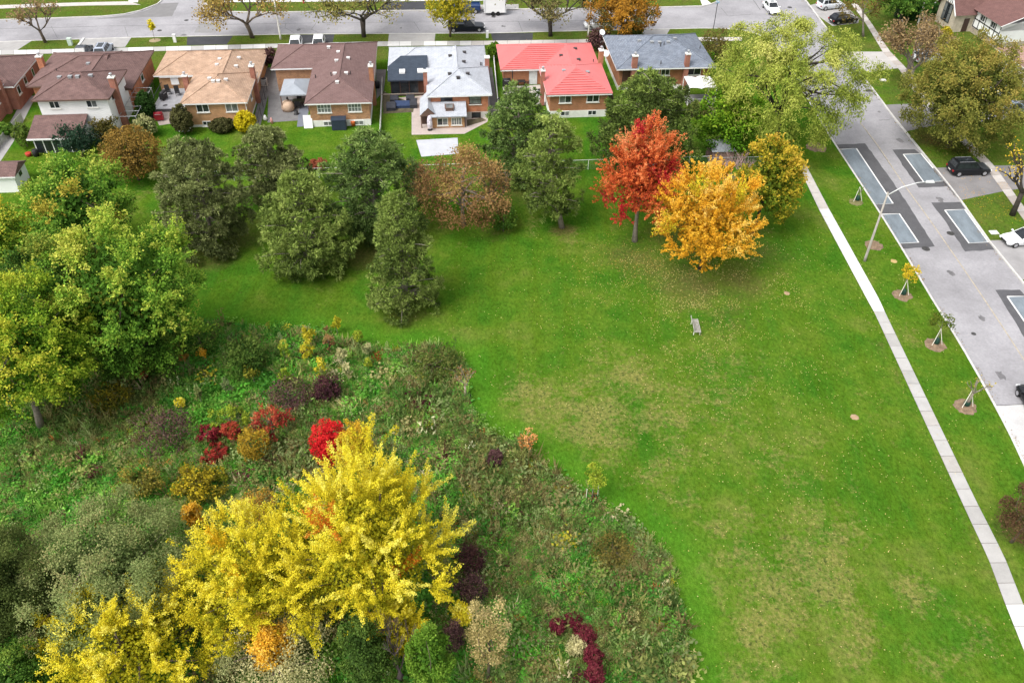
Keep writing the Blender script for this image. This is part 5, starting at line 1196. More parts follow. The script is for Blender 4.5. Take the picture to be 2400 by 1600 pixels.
# young planted trees
G_S = 'young yellow saplings in the meadow'
def zz(x0, y0, x1, y1): return (400+x0*.3061, 700+y0*.3061, 400+x1*.3061, 700+y1*.3061)
for q, l, pl in ((zz(1005, 180, 1105, 350), 'tallest yellow sapling by the dry patch at the top of the meadow', YEL_G[1:]), (zz(1165, 215, 1250, 410), 'rust-brown sapling among the yellow ones', BROWN), (zz(1230, 140, 1305, 250), 'yellow sapling with brownish tip furthest towards the lawn', YEL_G[1:4]),
                 (zz(1395, 215, 1465, 345), 'yellow-green sapling nearest the slim pine', LIME), (zz(830, 320, 910, 460), 'short lime yellow sapling left of the dry grass', LIME), (zz(985, 325, 1095, 480), 'thin pale sapling beside the tallest one', YEL_G[1:]),
                 (zz(1260, 340, 1355, 510), 'crooked pale yellow sapling in the middle of the group', CREAM), (zz(1465, 330, 1535, 440), 'pale sapling at the right end of the group', CREAM[:3]), (zz(1480, 450, 1535, 540), 'short bright sapling below the right end of the group', LIME),
                 (zz(1100, 445, 1195, 610), 'bright yellow-green sapling above the low dark bush', YEL_G[1:]), (zz(1320, 470, 1385, 620), 'leggy cream sapling right of the dark bush', CREAM), (zz(820, 530, 925, 640), 'star-shaped green sapling in the open green', LIME[:3]),
                 (zz(560, 480, 680, 640), 'yellow-green sapling in front of the rounded green bush', [(.10, .13, .02), (.25, .25, .03), (.42, .37, .05)]), (zz(385, 590, 475, 730), 'grey-green young poplar in the left meadow', [(.10, .15, .06), (.20, .26, .10), (.30, .34, .13)]), (zz(185, 650, 240, 790), 'thin pale green whip sapling in the left meadow', [(.12, .16, .05), (.22, .26, .08)]),
                 (zz(30, 755, 105, 835), 'small round butter yellow sapling in the left meadow', YEL[2:]), (zz(195, 375, 280, 465), 'small orange sapling under the dark green bush', ORANGE_Y), (zz(55, 400, 130, 490), 'small russet-orange sapling near the maples', [(.36, .20, .05), (.50, .26, .05)]),
                 (zz(350, 1325, 440, 1400), 'lime green tuft sapling beside the golden bush', LIME)):
    plant('sapling', l, 'sapling', q, .35, 'sapling', pl, G_S, dens=1.5, limbs=4, tr=.035, bark=BARK_G)
bare_tree('sapling', 'bare sapling in a black mulch circle at the meadow edge', 'sapling', (1090, 930), 862, 24, BROWN, 160, depth=4, bark=mat('twig_pale', (.42, .34, .27), .9), fork=.4)
plant('sapling', 'thin orange sapling at the meadow edge', 'sapling', (1216, 1006, 1260, 1056), 1.1, 'sapling', [(.50, .22, .06), (.66, .30, .10), (.70, .40, .18)], base=(1247, 1074), tr=.035, bark=BARK_G, dens=1.0, limbs=5)
yg = plant('sapling', 'yellow-green staked sapling at the meadow edge', 'sapling', (1366, 1086, 1422, 1158), .9, 'sapling', LIME, base=(1387, 1172), tr=.045, bark=BARK_G, dens=1.6, limbs=5)
def stakes(t, pts, m, h=1.4, top=None):
    for x, y in pts: MB().tube([(x, y, -.02), (x if top is None else top[0], y if top is None else top[1], h)], .036, 5).build('stake', m, t)
M_STAKE = mat('pale_stake', (.70, .66, .56), .9, .15, 4)
stakes(yg, [(-.45, -.1), (.42, .25)], M_STAKE)
mulch(1392, 1168, .45, M_MULCH_D, 'dark mulch circle under the yellow-green sapling')
# staked boulevard saplings with green watering bags
M_BAG = mat('green_bag', (.012, .045, .030), .55, .3, 4)
def staked(base, box, pal, label, leaves=True, lv=None):
    c = P(*base)
    if box: t = plant('sapling', label, 'sapling', box, 1.6, 'sapling', pal, 'staked saplings along the crescent', base=base, tr=.035, bark=BARK_G, dens=1.5, limbs=5)
    else: t = bare_tree('sapling', label, 'sapling', base, lv[0], lv[1], pal, lv[2], 'staked saplings along the crescent', depth=3, bark=BARK_G, fork=.5)
    stakes(t, [(-.45, -.28), (.52, -.12)], M_STAKE, 1.75, (-.12, -.02))
    b = MB(); b.lathe([(.22, 0), (.27, .15), (.24, .4), (.12, .62), (.06, .68)], (.02, .02, .03), 10); b.build('watering_bag', M_BAG, t, smooth=True)
    return t
staked((2116, 690), (2112, 618, 2156, 664), [(.46, .34, .02), (.62, .46, .03), (.70, .52, .05)], 'yellow staked sapling on the crescent verge')
staked((2193, 805), (2178, 728, 2236, 780), [(.05, .08, .012), (.10, .15, .018), (.22, .22, .03)], 'green leafy staked sapling on the crescent verge')
staked((2264, 950), None, [(.40, .34, .06), (.56, .44, .08)], 'staked sapling with almost no leaves on the crescent verge', lv=(885, 30, 50))
staked((2008, 470), None, [(.2, .2, .1), (.3, .3, .1)], 'bare staked stub near the top of the crescent verge', lv=(440, 6, 8))
# ---- undergrowth of the meadow: instanced tufts, herbs and dry stalks
mead_px = [(-260, 600), (60, 610), (180, 640), (300, 720), (430, 748), (520, 752), (600, 770), (700, 768), (800, 790), (880, 812), (1000, 815), (1085, 840), (1100, 905), (1108, 960), (1125, 1003), (1200, 1035), (1250, 1075), (1345, 1140), (1425, 1195), (1505, 1252), (1570, 1310), (1592, 1400), (1603, 1500), (1610, 1640), (1610, 1980), (-500, 1980), (-600, 1200)]
mead = np.array(G(smooth_line(mead_px[:-3], 3)+mead_px[-3:]))
rngE = np.random.default_rng(9); mead_edge = mead+rngE.normal(0, .18, mead.shape)
mg = sheet('meadow_ground', [tuple(p) for p in mead_edge], .012, mat('meadow_soil', (.085, .20, .025), .98, .4, .5, fine=.35, fscale=6, c2=(.17, .17, .05), bump=.8, bscale=5))
rng = np.random.default_rng(21)
src = bpy.data.collections.new('meadow_plants')                 # source clumps, used only by the scatter
def clump(kind, k):
    r_ = np.random.default_rng(50+k)
    if kind == 'tuft':
        n = 26; az = r_.uniform(0, 6.28, n); ln = r_.uniform(.3, .62, n); tilt = r_.uniform(.25, 1.1, n); d = np.c_[np.cos(az)*np.sin(tilt), np.sin(az)*np.sin(tilt), np.cos(tilt)]
        pos = d*ln[:, None]*.5+np.c_[r_.normal(0, .09, n), r_.normal(0, .09, n), np.zeros(n)]; return leaf_mesh(kind, pos, d, np.c_[-np.sin(az), np.cos(az), np.zeros(n)]*.3+np.array([0, 0, 1]), ln, .055, np.ones((n, 3))*r_.uniform(.7, 1.3, (n, 1)))
    if kind == 'herb':
        n = 56; p = r_.normal(0, .18, (n, 3)); p[:, 2] = .10+np.abs(r_.normal(0, .13, n)); return leaf_mesh(kind, p, r_.normal(0, 1, (n, 3))*np.array([1, 1, .3]), r_.normal(0, .5, (n, 3))+np.array([0, 0, 1]), .125, .08, np.ones((n, 3))*r_.uniform(.6, 1.4, (n, 1)))
    if kind == 'stalk':
        n = 30; s_ = r_.normal(0, .16, (6, 2)); i = r_.integers(0, 6, n); t_ = r_.random(n); p = np.c_[s_[i]*(1+t_[:, None]*.7), .15+.62*t_**.6]; p += r_.normal(0, .045, (n, 3)); return leaf_mesh(kind, p, r_.normal(0, .5, (n, 3))+np.array([0, 0, 1]), r_.normal(0, 1, (n, 3)), .17, .06, np.ones((n, 3))*r_.uniform(.6, 1.5, (n, 1)))
    n = 30; p = np.c_[r_.normal(0, .26, (n, 2)), .04+np.abs(r_.normal(0, .06, n))]; return leaf_mesh(kind, p, r_.normal(0, 1, (n, 3))*np.array([1, 1, .2]), r_.normal(0, .3, (n, 3))+np.array([0, 0, 1]), .15, .12, np.ones((n, 3))*r_.uniform(.7, 1.3, (n, 1)))
KINDS_ = ['tuft']*3+['herb']*3+['stalk']*3+['mat']*2
for i, kd in enumerate(KINDS_):
    me_ = clump(kd, i); me_.materials.append(LEAF_I); src.objects.link(bpy.data.objects.new('%02d_%s' % (i, kd), me_))
lo, hi = mead.min(0), mead.max(0); lo = np.maximum(lo, (-75, 18)); hi = np.minimum(hi, (60, 80))
def vnoise(x, y, s, seed):
    r_ = np.random.default_rng(seed); g = r_.random((64, 64)); u_, v_ = (x/s) % 64, (y/s) % 64; i, j = u_.astype(int), v_.astype(int); f, h_ = u_-i, v_-j; f = f*f*(3-2*f); h_ = h_*h_*(3-2*h_)
    return (g[i % 64, j % 64]*(1-f)+g[(i+1) % 64, j % 64]*f)*(1-h_)+(g[i % 64, (j+1) % 64]*(1-f)+g[(i+1) % 64, (j+1) % 64]*f)*h_
area = np.prod(hi-lo); n = int(area*13); q = lo+rng.random((n, 2))*(hi-lo)
q = q[pip(mead_edge, q[:, 0], q[:, 1])]
cx_, cy_ = 1200+0*q[:, 0], 0
dd = np.c_[q, np.zeros(len(q))]-_C; kk = FPX/(dd @ _w); sx_, sy_ = 1200+kk*(dd @ _r), 800-kk*(dd @ _u)
q = q[(sx_ > -120) & (sx_ < 1700) & (sy_ < 1750)]; sx_, sy_ = (lambda m_: (sx_[m_], sy_[m_]))((sx_ > -120) & (sx_ < 1700) & (sy_ < 1750))
n = len(q)
na, nb, nc = vnoise(q[:, 0]+200, q[:, 1], 3.2, 1), vnoise(q[:, 0]+200, q[:, 1], 1.1, 2), vnoise(q[:, 0]+200, q[:, 1], 7, 3)
# greener to the left and at the back, rank and brown towards the right-hand front
gw = 1/(1+np.exp(-((P(900, 1000)[0]-q[:, 0])*.22)))*.5+.36
gw = np.clip(gw+(na-.5)*.9+(nc-.5)*.5, 0, 1)
for x, y, r_ in ((840, 870, 4), (1020, 1060, 3), (900, 920, 4), (420, 960, 4), (160, 1130, 6), (600, 870, 5), (560, 760, 4), (620, 1165, 3)):
    c = P(x, y)[:2]; gw = np.maximum(gw, .95*np.exp(-((q-c)**2).sum(1)/(r_*r_))*(.6+.6*nb))
for x, y, r_ in ((1250, 1130, 5), (1150, 1080, 4), (1020, 850, 3), (700, 1080, 5), (1010, 950, 3.5), (340, 930, 3), (180, 980, 5)):
    c = P(x, y)[:2]; gw = gw*(1-.75*np.exp(-((q-c)**2).sum(1)/(r_*r_)))
GREEN_ = np.array([(.085, .28, .03), (.14, .35, .05), (.07, .23, .035), (.20, .36, .06)])
RANK_ = np.array([(.15, .23, .06), (.11, .18, .045), (.24, .26, .08), (.18, .15, .06), (.25, .31, .12), (.32, .29, .12)])
isg = rng.random(n) < gw
tint = np.where(isg[:, None], GREEN_[rng.integers(0, 4, n)], RANK_[np.clip((nb*6+rng.normal(0, 1.3, n)).astype(int), 0, 5)])
rare = rng.random(n); tint[rare < .010] = (.50, .43, .26); tint[(rare > .010) & (rare < .018)] = (.40, .36, .04); tint[(rare > .018) & (rare < .022)] = (.42, .13, .04); tint[(rare > .022) & (rare < .03)] = (.10, .03, .035)
tint = tint*(1.55+rng.normal(0, .36, n))[:, None]
kind = np.where(isg, rng.choice([0, 1, 3, 4, 9, 10, 5], n), rng.choice([0, 1, 2, 5, 6, 7, 8, 4], n)).astype(np.int32)
scale = (1+.9*(rng.random(n) < .10))*np.where(isg, rng.uniform(.7, 1.3, n), rng.uniform(.7, 1.5, n))*(.6+.6*na)
me = bpy.data.meshes.new('undergrowth'); me.vertices.add(n); me.vertices.foreach_set('co', np.c_[q, np.full(n, .012)].astype(np.float32).ravel())
for nm, ty, arr in (('ptint', 'FLOAT_COLOR', np.c_[np.clip(tint, .004, .9), np.ones(n)]), ('pkind', 'INT', kind), ('pscale', 'FLOAT', scale), ('prot', 'FLOAT', rng.uniform(0, 6.28, n))):
    at = me.attributes.new(nm, ty, 'POINT'); at.data.foreach_set('color' if ty == 'FLOAT_COLOR' else 'value', np.ascontiguousarray(arr, dtype=np.int32 if ty == 'INT' else np.float32).ravel())
me.update(); ug = bpy.data.objects.new('undergrowth', me); COL.objects.link(ug); ug['kind'] = 'stuff'
ng = bpy.data.node_groups.new('scatter', 'GeometryNodeTree'); ng.interface.new_socket('Geometry', in_out='INPUT', socket_type='NodeSocketGeometry'); ng.interface.new_socket('Geometry', in_out='OUTPUT', socket_type='NodeSocketGeometry')
gi, go = ng.nodes.new('NodeGroupInput'), ng.nodes.new('NodeGroupOutput'); io = ng.nodes.new('GeometryNodeInstanceOnPoints'); ci = ng.nodes.new('GeometryNodeCollectionInfo')
ci.inputs['Collection'].default_value = src; ci.inputs['Separate Children'].default_value = True; ci.inputs['Reset Children'].default_value = True
def named(nm, ty):
    k = ng.nodes.new('GeometryNodeInputNamedAttribute'); k.data_type = ty; k.inputs['Name'].default_value = nm; return k.outputs['Attribute']
cx3 = ng.nodes.new('ShaderNodeCombineXYZ'); ng.links.new(named('prot', 'FLOAT'), cx3.inputs[2])
ng.links.new(gi.outputs[0], io.inputs['Points']); ng.links.new(ci.outputs[0], io.inputs['Instance']); io.inputs['Pick Instance'].default_value = True
ng.links.new(named('pkind', 'INT'), io.inputs['Instance Index']); ng.links.new(cx3.outputs[0], io.inputs['Rotation']); ng.links.new(named('pscale', 'FLOAT'), io.inputs['Scale']); ng.links.new(io.outputs[0], go.inputs[0])
md = ug.modifiers.new('scatter', 'NODES'); md.node_group = ng

# ---- fallen leaves on the lawn and verges
rng = np.random.default_rng(33); pts, cols = [], []
def fall(x, y, r_, n, pal):
    c = P(x, y)[:2]; p = c+rng.normal(0, r_, (n*2, 2)); p = p[vnoise(p[:, 0]+200, p[:, 1]+100, 1.6, 17)**1.5 > rng.random(len(p))*.75]; pts.append(p); cols.append(palette(pal, rng.random(len(p))))
TANL = [(.42, .30, .10), (.58, .46, .16), (.70, .60, .30)]; REDL = [(.30, .11, .04), (.46, .22, .06), (.60, .42, .12)]
fall(1480, 600, 3.2, 420, REDL); fall(1640, 670, 4.5, 1100, TANL); fall(1700, 720, 6, 900, TANL); fall(1560, 700, 7, 700, TANL); fall(1800, 620, 4, 350, TANL); fall(1800, 860, 9, 420, TANL); fall(1600, 860, 9, 380, TANL)
fall(1900, 1100, 10, 320, TANL); fall(1450, 900, 10, 260, TANL); fall(1300, 700, 10, 260, TANL); fall(2120, 700, 6, 160, TANL); fall(2000, 450, 6, 200, TANL); fall(1700, 1300, 9, 220, TANL); fall(2000, 1400, 8, 160, TANL)
fall(2210, 330, 2.2, 420, [(.30, .11, .04), (.38, .17, .06)]); fall(2340, 470, 3, 400, ORANGE_Y[1:4]); fall(1340, 20, 10, 200, REDL); fall(900, 117, 2, 150, [(.34, .16, .06), (.42, .24, .09)]); fall(1000, 90, 14, 220, TANL); fall(2100, 60, 6, 220, REDL); fall(1730, 1060, 10, 200, TANL)
def gutter(px, n, off):
    l = np.array(G(px, 0)); s_ = np.r_[0, np.cumsum(np.linalg.norm(np.diff(l, axis=0), axis=1))]; t_ = np.sort(rng.random(n)); t_ = np.clip((t_+.04*np.sin(t_*70))*s_[-1], 0, s_[-1])
    return np.c_[np.interp(t_, s_, l[:, 0])+off[0]+rng.normal(0, .14, n), np.interp(t_, s_, l[:, 1])+off[1]+rng.normal(0, .14, n)]
gp = np.concatenate([gutter(left_curb, 500, (.3, 0)), gutter(right_curb, 420, (-.3, 0)), gutter(near_curb, 500, (0, .3)), gutter(top_r[3:10], 300, (0, -.3))]); ngp = len(gp)
o = mesh_obj('gutter_leaves', leaf_mesh('gutter_leaves', np.c_[gp, np.full(ngp, ZR+.02)], np.c_[rng.normal(0, 1, (ngp, 2)), np.zeros(ngp)], rng.normal(0, .3, (ngp, 3))+np.array([0, 0, 1]), rng.uniform(.08, .16, ngp), rng.uniform(.06, .11, ngp), palette([(.10, .07, .04), (.26, .17, .07), (.42, .30, .12)], rng.random(ngp))), LEAF); o['kind'] = 'stuff'
p = np.concatenate(pts); c = np.concatenate(cols); ok = ~pip(road_poly, p[:, 0], p[:, 1]); p, c = p[ok], c[ok]; n = len(p)
o = mesh_obj('fallen_leaves', leaf_mesh('fallen_leaves', np.c_[p, np.full(n, .045)+rng.random(n)*.02], np.c_[rng.normal(0, 1, (n, 2)), rng.normal(0, .2, n)], rng.normal(0, .3, (n, 3))+np.array([0, 0, 1]), rng.uniform(.07, .125, n), rng.uniform(.05, .085, n), c), LEAF); o['kind'] = 'stuff'

# ================================================================== YARDS, FENCES, FURNITURE
def ysheet(name, px, m, z=.006): return sheet(name, G(px, 0), z, m)
M_PATIO = mat('patio_grey', (.175, .17, .17), .9, .18, 1, fine=.08, fscale=8)
M_PAVE = mat('patio_pink', (.44, .37, .335), .9, .12, .9, fine=.08, fscale=8)
M_DIRT = mat('garden_soil', (.10, .085, .05), .95, .4, 1.5, fine=.3, fscale=9)
ysheet('patio', c2([(70, 735), (170, 560), (300, 470), (460, 600), (420, 760), (275, 880), (140, 900)]), mat('patio_tan', (.36, .31, .28), .9, .14, 1))
ysheet('patio', c2([(1050, 925), (1130, 925), (1220, 570), (1235, 330), (1165, 340), (1120, 640)]), M_PATIO)
ysheet('patio', c2([(1205, 872), (1502, 852), (1600, 850), (1640, 480), (1310, 330), (1240, 340), (1215, 560)]), M_PATIO, .008)
ysheet('patio', c2([(1495, 915), (1560, 910), (1625, 700), (1520, 700)]), mat('patio_slate', (.16, .175, .21), .85, .1, 1), .012)
ysheet('patio', c3([(440, 992), (960, 982), (1185, 865), (1250, 640), (1180, 600), (600, 600), (180, 640), (180, 560), (160, 610), (165, 770), (440, 765)]), M_PAVE)
ysheet('patio', c3([(485, 1045), (892, 1022), (905, 1180), (535, 1208)]), mat('slab_white', (.46, .47, .50), .9, .09, 1), .02)
ysheet('flower_bed', c3([(985, 845), (1130, 825), (1180, 850), (985, 910)]), M_DIRT, .012)
ysheet('flower_bed', c3([(150, 560), (240, 600), (470, 690), (455, 770), (160, 785)]), M_DIRT, .014)
ysheet('side_path', c3([(1175, 330), (1230, 330), (1300, 800), (1220, 800)]), M_PATIO, .012)
ysheet('side_path', c3([(90, 350), (190, 350), (165, 560), (95, 640)]), M_PATIO)
ysheet('patio', c3([(1335, 520), (1700, 500), (1760, 600), (1760, 700), (1370, 700)]), mat('patio_pale', (.46, .43, .40), .9, .1, 1))
ysheet('side_path', [(60, 222), (84, 226), (52, 290), (30, 335), (-40, 440), (-40, 400)], M_DRIVE)
ysheet('flower_bed', c4([(1340, 720), (1640, 720), (1640, 930), (1370, 940)]), M_DIRT)

M_FENCE_W = mat('white_fence', (.74, .73, .70), .7, .12, 2)
M_FENCE_G = mat('fence_wire', (.30, .33, .31), .6, .2, 2, metal=.5)
M_WOODF = mat('fence_wood', (.085, .048, .032), .9, .3, 3)
def chain_fence(label, p0, p1, h=1.2, rail=None, wire=None, name='chain_link_fence', step=2.4, group=None):
    p0, p1 = uv2w(*p0), uv2w(*p1); d = p1-p0; L_ = d.length
    t = thing(name, label, 'fence', p0, math.atan2(d.y, d.x), group); n = max(1, round(L_/step)); rail = rail or M_METAL; wire = wire or M_FENCE_G
    for k in range(n+1): MB().tube([(L_*k/n, 0, -.05), (L_*k/n, 0, h+.05)], .035, 6).build('post', rail, t)
    MB().tube([(0, 0, h), (L_, 0, h)], .03, 6).build('rail', rail, t)
    b = MB(); s = .17; k = -h
    while k < L_:
        for sg in (1, -1):
            x0, x1 = (k, k+h) if sg > 0 else (k+h, k); z0, z1 = .03, h-.02
            a0, a1 = max(0, min(L_, x0)), max(0, min(L_, x1))
            if abs(x1-x0) > 1e-6 and a0 != a1:
                za = z0+(z1-z0)*(a0-x0)/(x1-x0); zb = z0+(z1-z0)*(a1-x0)/(x1-x0)
                dx, dz = .007, 0
                b.add([(a0-dx, 0, za), (a0+dx, 0, za), (a1+dx, 0, zb), (a1-dx, 0, zb)], [(0, 1, 2, 3)])
        k += s
    b.build('wire_mesh', wire, t, kind='stuff')
    return t
def board_fence(label, p0, p1, h=1.5, m=None, w=.32, name='board_fence'):
    p0, p1 = uv2w(*p0), uv2w(*p1); d = p1-p0; L_ = d.length; m = m or M_FENCE_W
    t = thing(name, label, 'fence', p0, math.atan2(d.y, d.x)); n = max(2, int(L_/w)); rr = np.random.default_rng(n)
    me_ = None
    for k in range(n):
        if me_ is None:
            o = MB().box(-w/2+.012, w/2-.012, -.015, .015, 0, h).build('board', m, t, loc=(w*(k+.5), 0, .02)); me_ = o.data
        else:
            o = bpy.data.objects.new('board', me_); COL.objects.link(o); o.parent = t; o.location = (w*(k+.5), rr.normal(0, .004), .02+rr.normal(0, .01))
    for z in (.3, h-.25): MB().box(0, n*w, .016, .06, z, z+.09).build('rail', m, t)
    return t
chain_fence('long wire fence between the back gardens and the park, with white rail', (-31, 87.2), (30.8, 87.0), 1.25, rail=M_FENCE_W)
chain_fence('wire fence beside the pink garden shed', (31.0, 86.6), (39.5, 86.4), 1.25)
chain_fence('black wire fence along the drive right of the tan house', (-22.9, 98.2), (-23.3, 110.5), 1.2, rail=M_DKMET)
chain_fence('dark railing fence between the white house and the tan house', (-38.0, 99), (-38.3, 112), 1.3, rail=M_DKMET)
board_fence('low white board fence between the speckled house and the grey-roofed house', (-7.75, 96.2), (-7.95, 112), 1.0)
board_fence('white board fence between the grey-roofed house and the red-roofed house', (7.15, 101.2), (7.65, 119), 1.1)
board_fence('dark brown board fence between the red-roofed and blue-roofed houses', (21.9, 98.5), (22.3, 109.5), 1.7, M_WOODF)
board_fence('low weathered concrete-coloured fence beside the white house walk', (-53.2, 89.5), (-52.6, 104), 1.0, mat('weathered', (.40, .39, .37), .9, .2, 1.5))
def loc(x, y, z=0): p = P(x, y, z); return (p[0], p[1], z)
def L1(q): return c1([q])[0]
def L2(q): return c2([q])[0]
def L3(q): return c3([q])[0]
def L4(q): return c4([q])[0]
M_BLK = mat('black_plastic', (.025, .025, .027), .55, .2, 5); M_COVER = mat('dark_cover', (.035, .037, .046), .8, .25, 3, bump=.4, bscale=8)
M_BLUEC = mat('blue_cover', (.03, .05, .11), .8, .2, 3); M_GREYC = mat('canopy_grey', (.30, .325, .36), .85, .08, 1)
# deck, railing and chairs behind the tan house
t = thing('deck', 'raised grey timber deck tucked behind the tan-roofed house', 'deck', uv2w(-34.9, 108, 0), ROW)
for k in range(20): MB().box(-2.0, 1.98, -3.0+k*.3, -3.0+k*.3+.285, .38, .46).build('plank', mat('deck_grey', (.30, .30, .315), .85, .15, 2), t)
MB().box(-1.95, 1.95, -2.95, 2.95, 0, .378).build('skirt', mat('deck_side', (.12, .12, .125), .9), t)
rl = MB().tube([(-1.98, -3, 1.4), (-1.98, 3, 1.4)], .035, 5).build('railing', M_DKMET, t)
for k in range(16): MB().tube([(-1.98, -3+k*.4, .46), (-1.98, -3+k*.4, 1.4)], .018, 4).build('baluster', M_DKMET, rl)
def lounge(label, p, rz, z=.46, m=None, group=None):
    m = m or M_BLK; t = thing('garden_chair', label, 'chair', (p[0], p[1], z), rz, group)
    MB().obox((0, 0, .42), (.6, .6, .06)).build('seat', m, t); b = MB(); b.obox((0, .36, .78), (.6, .07, .75), 0, 0, R(-16)); b.build('backrest', m, t)
    for x in (-.27, .27):
        for y in (-.26, .28): MB().tube([(x, y, 0), (x, y, .42)], .025, 5).build('leg', m, t)
        MB().box(x-.03, x+.03, -.28, .3, .62, .66).build('armrest', m, t)
    return t
lounge('black lounge chair at the railing side of the deck', P(*L2((235, 590)), .5), R(35)); lounge('black lounge chair in the middle of the deck', P(*L2((325, 600)), .5), R(25))
def grill(label, p, z, m, rz=0):
    t = thing('barbecue', label, 'barbecue', (p[0], p[1], z), rz); MB().box(-.55, .55, -.28, .28, .15, .8).build('cabinet', m, t)
    b = MB(); b.tube([(-.5, 0, .86), (.5, 0, .86)], .29, 10); b.build('hood', m, t, smooth=True); MB().tube([(-.35, -.33, .9), (.35, -.33, .9)], .02, 5).build('handle', M_METAL, t)
    for x in (-.45, .45): MB().tube([(x-.03, -.2, .1), (x+.03, -.2, .1)], .1, 8).build('wheel', M_BLK, t)
grill('black barbecue by the deck railing', P(*L2((188, 640)), .5), .46, M_BLK, R(80))
grill('red barbecue on the tan patio', P(*L2((145, 850))), .01, mat('red_enamel', (.28, .02, .03), .4), R(10))
grill('dark barbecue on the patio behind the red-roofed house', P(*L3((1375, 515))), .01, M_BLK, R(5))
# cantilever parasol, folded
t = thing('parasol', 'folded beige cantilever parasol between the cedar and the tan house', 'parasol', loc(*L2((60, 815))), 0)
MB().tube([(0, 0, 0), (.1, 0, 1.6), (-.3, 0, 2.4), (-1.0, 0, 2.6)], .04, 6).build('arm', M_DKMET, t); b = MB(); b.lathe([(.04, 0), (.16, .4), (.20, 1.2), (.08, 1.9), (.02, 2.0)], (-1.0, 0, .6), 9); b.build('canopy', mat('beige_cloth', (.50, .50, .45), .9, .1, 4), t); MB().box(-.4, .4, -.4, .4, 0, .08).build('base', M_BLK, t)
t = thing('parasol', 'closed parasol in a lilac patterned cover on the pink patio', 'parasol', loc(*L3((622, 945))), 0)
b = MB(); b.lathe([(.05, .1), (.26, .3), (.34, .8), (.30, 1.5), (.24, 1.75), (.05, 1.95)], n=11); b.build('cover', mat('lilac_cover', (.50, .40, .56), .8, .35, 4, c2=(.72, .68, .72)), t, smooth=True); b = MB(); b.lathe([(.32, 0), (.32, .08), (.1, .12)], n=12); b.build('base', M_BLK, t)
# gazebo with dining set
t = thing('gazebo', 'grey fabric gazebo behind the speckled brick house', 'gazebo', uv2w(-18.75, 106.5, 0), ROW)
fs = roof_shape(-1.75, 1.65, -2.4, 2.4, 2.3, .45); b = MB()
for f in fs: b.add(f, [tuple(range(len(f)))])
b.build('canopy', M_GREYC, t); MB().box(-1.75, 1.65, -2.4, 2.4, 2.14, 2.297).build('valance', M_GREYC, t)
for x in (-1.68, 1.58):
    for y in (-2.3, 2.3): MB().box(x-.05, x+.05, y-.05, y+.05, 0, 2.14).build('post', mat('post_brown', (.16, .09, .07), .8), t)
def table(label, p, w, d, h, m, rz=ROW, z=0.0):
    t = thing('garden_table', label, 'table', (p[0], p[1], z), rz); MB().box(-w/2, w/2, -d/2, d/2, h-.05, h).build('tabletop', m, t)
    for x in (-w/2+.08, w/2-.08):
        for y in (-d/2+.08, d/2-.08): MB().tube([(x, y, 0), (x, y, h-.05)], .03, 5).build('leg', M_DKMET, t)
g = uv2w(-18.6, 105.9); table('dark dining table under the grey gazebo', g, 1.5, .9, .74, mat('table_top', (.08, .10, .06), .5))
for k, (du, dv, rz) in enumerate(((-.95, 0, 90), (.95, 0, -90), (0, .75, 0), (0, -.8, 180))):
    q = uv2w(-18.6+du, 105.9+dv); lounge(['dark chair at the left end of the gazebo table', 'dark chair at the right end of the gazebo table', 'dark chair on the far side of the gazebo table', 'dark chair on the open side of the gazebo table'][k], q, R(rz)+ROW, .01, None, 'chairs round the gazebo table')
# covered round oven, pots and bins
def pot(name, label, cat, px, prof, m, z=.01):
    o = MB(); o.lathe(prof, n=12); o = o.build(name, m, loc=(*loc(*px)[:2], z), smooth=True); tag(o, label, cat); return o
pot('covered_oven', 'round beige covered fire pit beside the gazebo', 'oven', L2((1412, 748)), [(.7, 0), (.85, .35), (.8, .8), (.55, 1.15), (.1, 1.28)], mat('beige_cover', (.46, .33, .24), .9, .3, 1.6))
pot('plant_pot', 'black pot on a white saucer by the gazebo', 'pot', L2((1490, 790)), [(.34, 0), (.34, .04), (.2, .05), (.26, .5), (.24, .5)], M_BLK)
pot('plant_pot', 'black pot on the deck of the tan house', 'pot', L2((208, 735)), [(.22, 0), (.3, .45), (.27, .45)], M_BLK)
pot('waste_bin', 'small orange bin against the white basement wall', 'bin', L2((2050, 905)), [(.24, 0), (.3, .6), (.28, .64)], mat('orange_bin', (.50, .12, .03), .5))
pot('rain_barrel', 'black barrel beside the speckled brick house drive', 'barrel', L3((105, 530)), [(.3, 0), (.36, .4), (.32, .9), (.28, .92)], M_BLK)
pot('compost_bin', 'dark green compost bin at the corner of the red-roofed house', 'bin', L4((525, 905)), [(.42, 0), (.40, .6), (.3, .95), (.28, .98)], mat('green_bin', (.015, .08, .06), .5))
pot('garden_ornament', 'small white garden ornament at the patio corner of the speckled house', 'ornament', L2((1185, 850)), [(.2, 0), (.28, .25), (.16, .55), (.08, .7)], M_TRIM)
pot('gas_bottle', 'red and white bottle on the patio edge of the speckled house', 'bottle', L2((1250, 880)), [(.17, 0), (.18, .5), (.08, .65), (.06, .8)], mat('pale_red', (.60, .30, .28), .5, .3, 5))
pot('rain_barrel', 'black drum among the clutter below the white sunroom', 'barrel', L1((420, 1400)), [(.3, 0), (.36, .4), (.32, .8), (.28, .82)], M_BLK)
pot('waste_bin', 'red tub among the clutter below the white sunroom', 'bin', L1((335, 1400)), [(.3, 0), (.36, .4), (.33, .42)], mat('red_tub', (.45, .05, .03), .5))
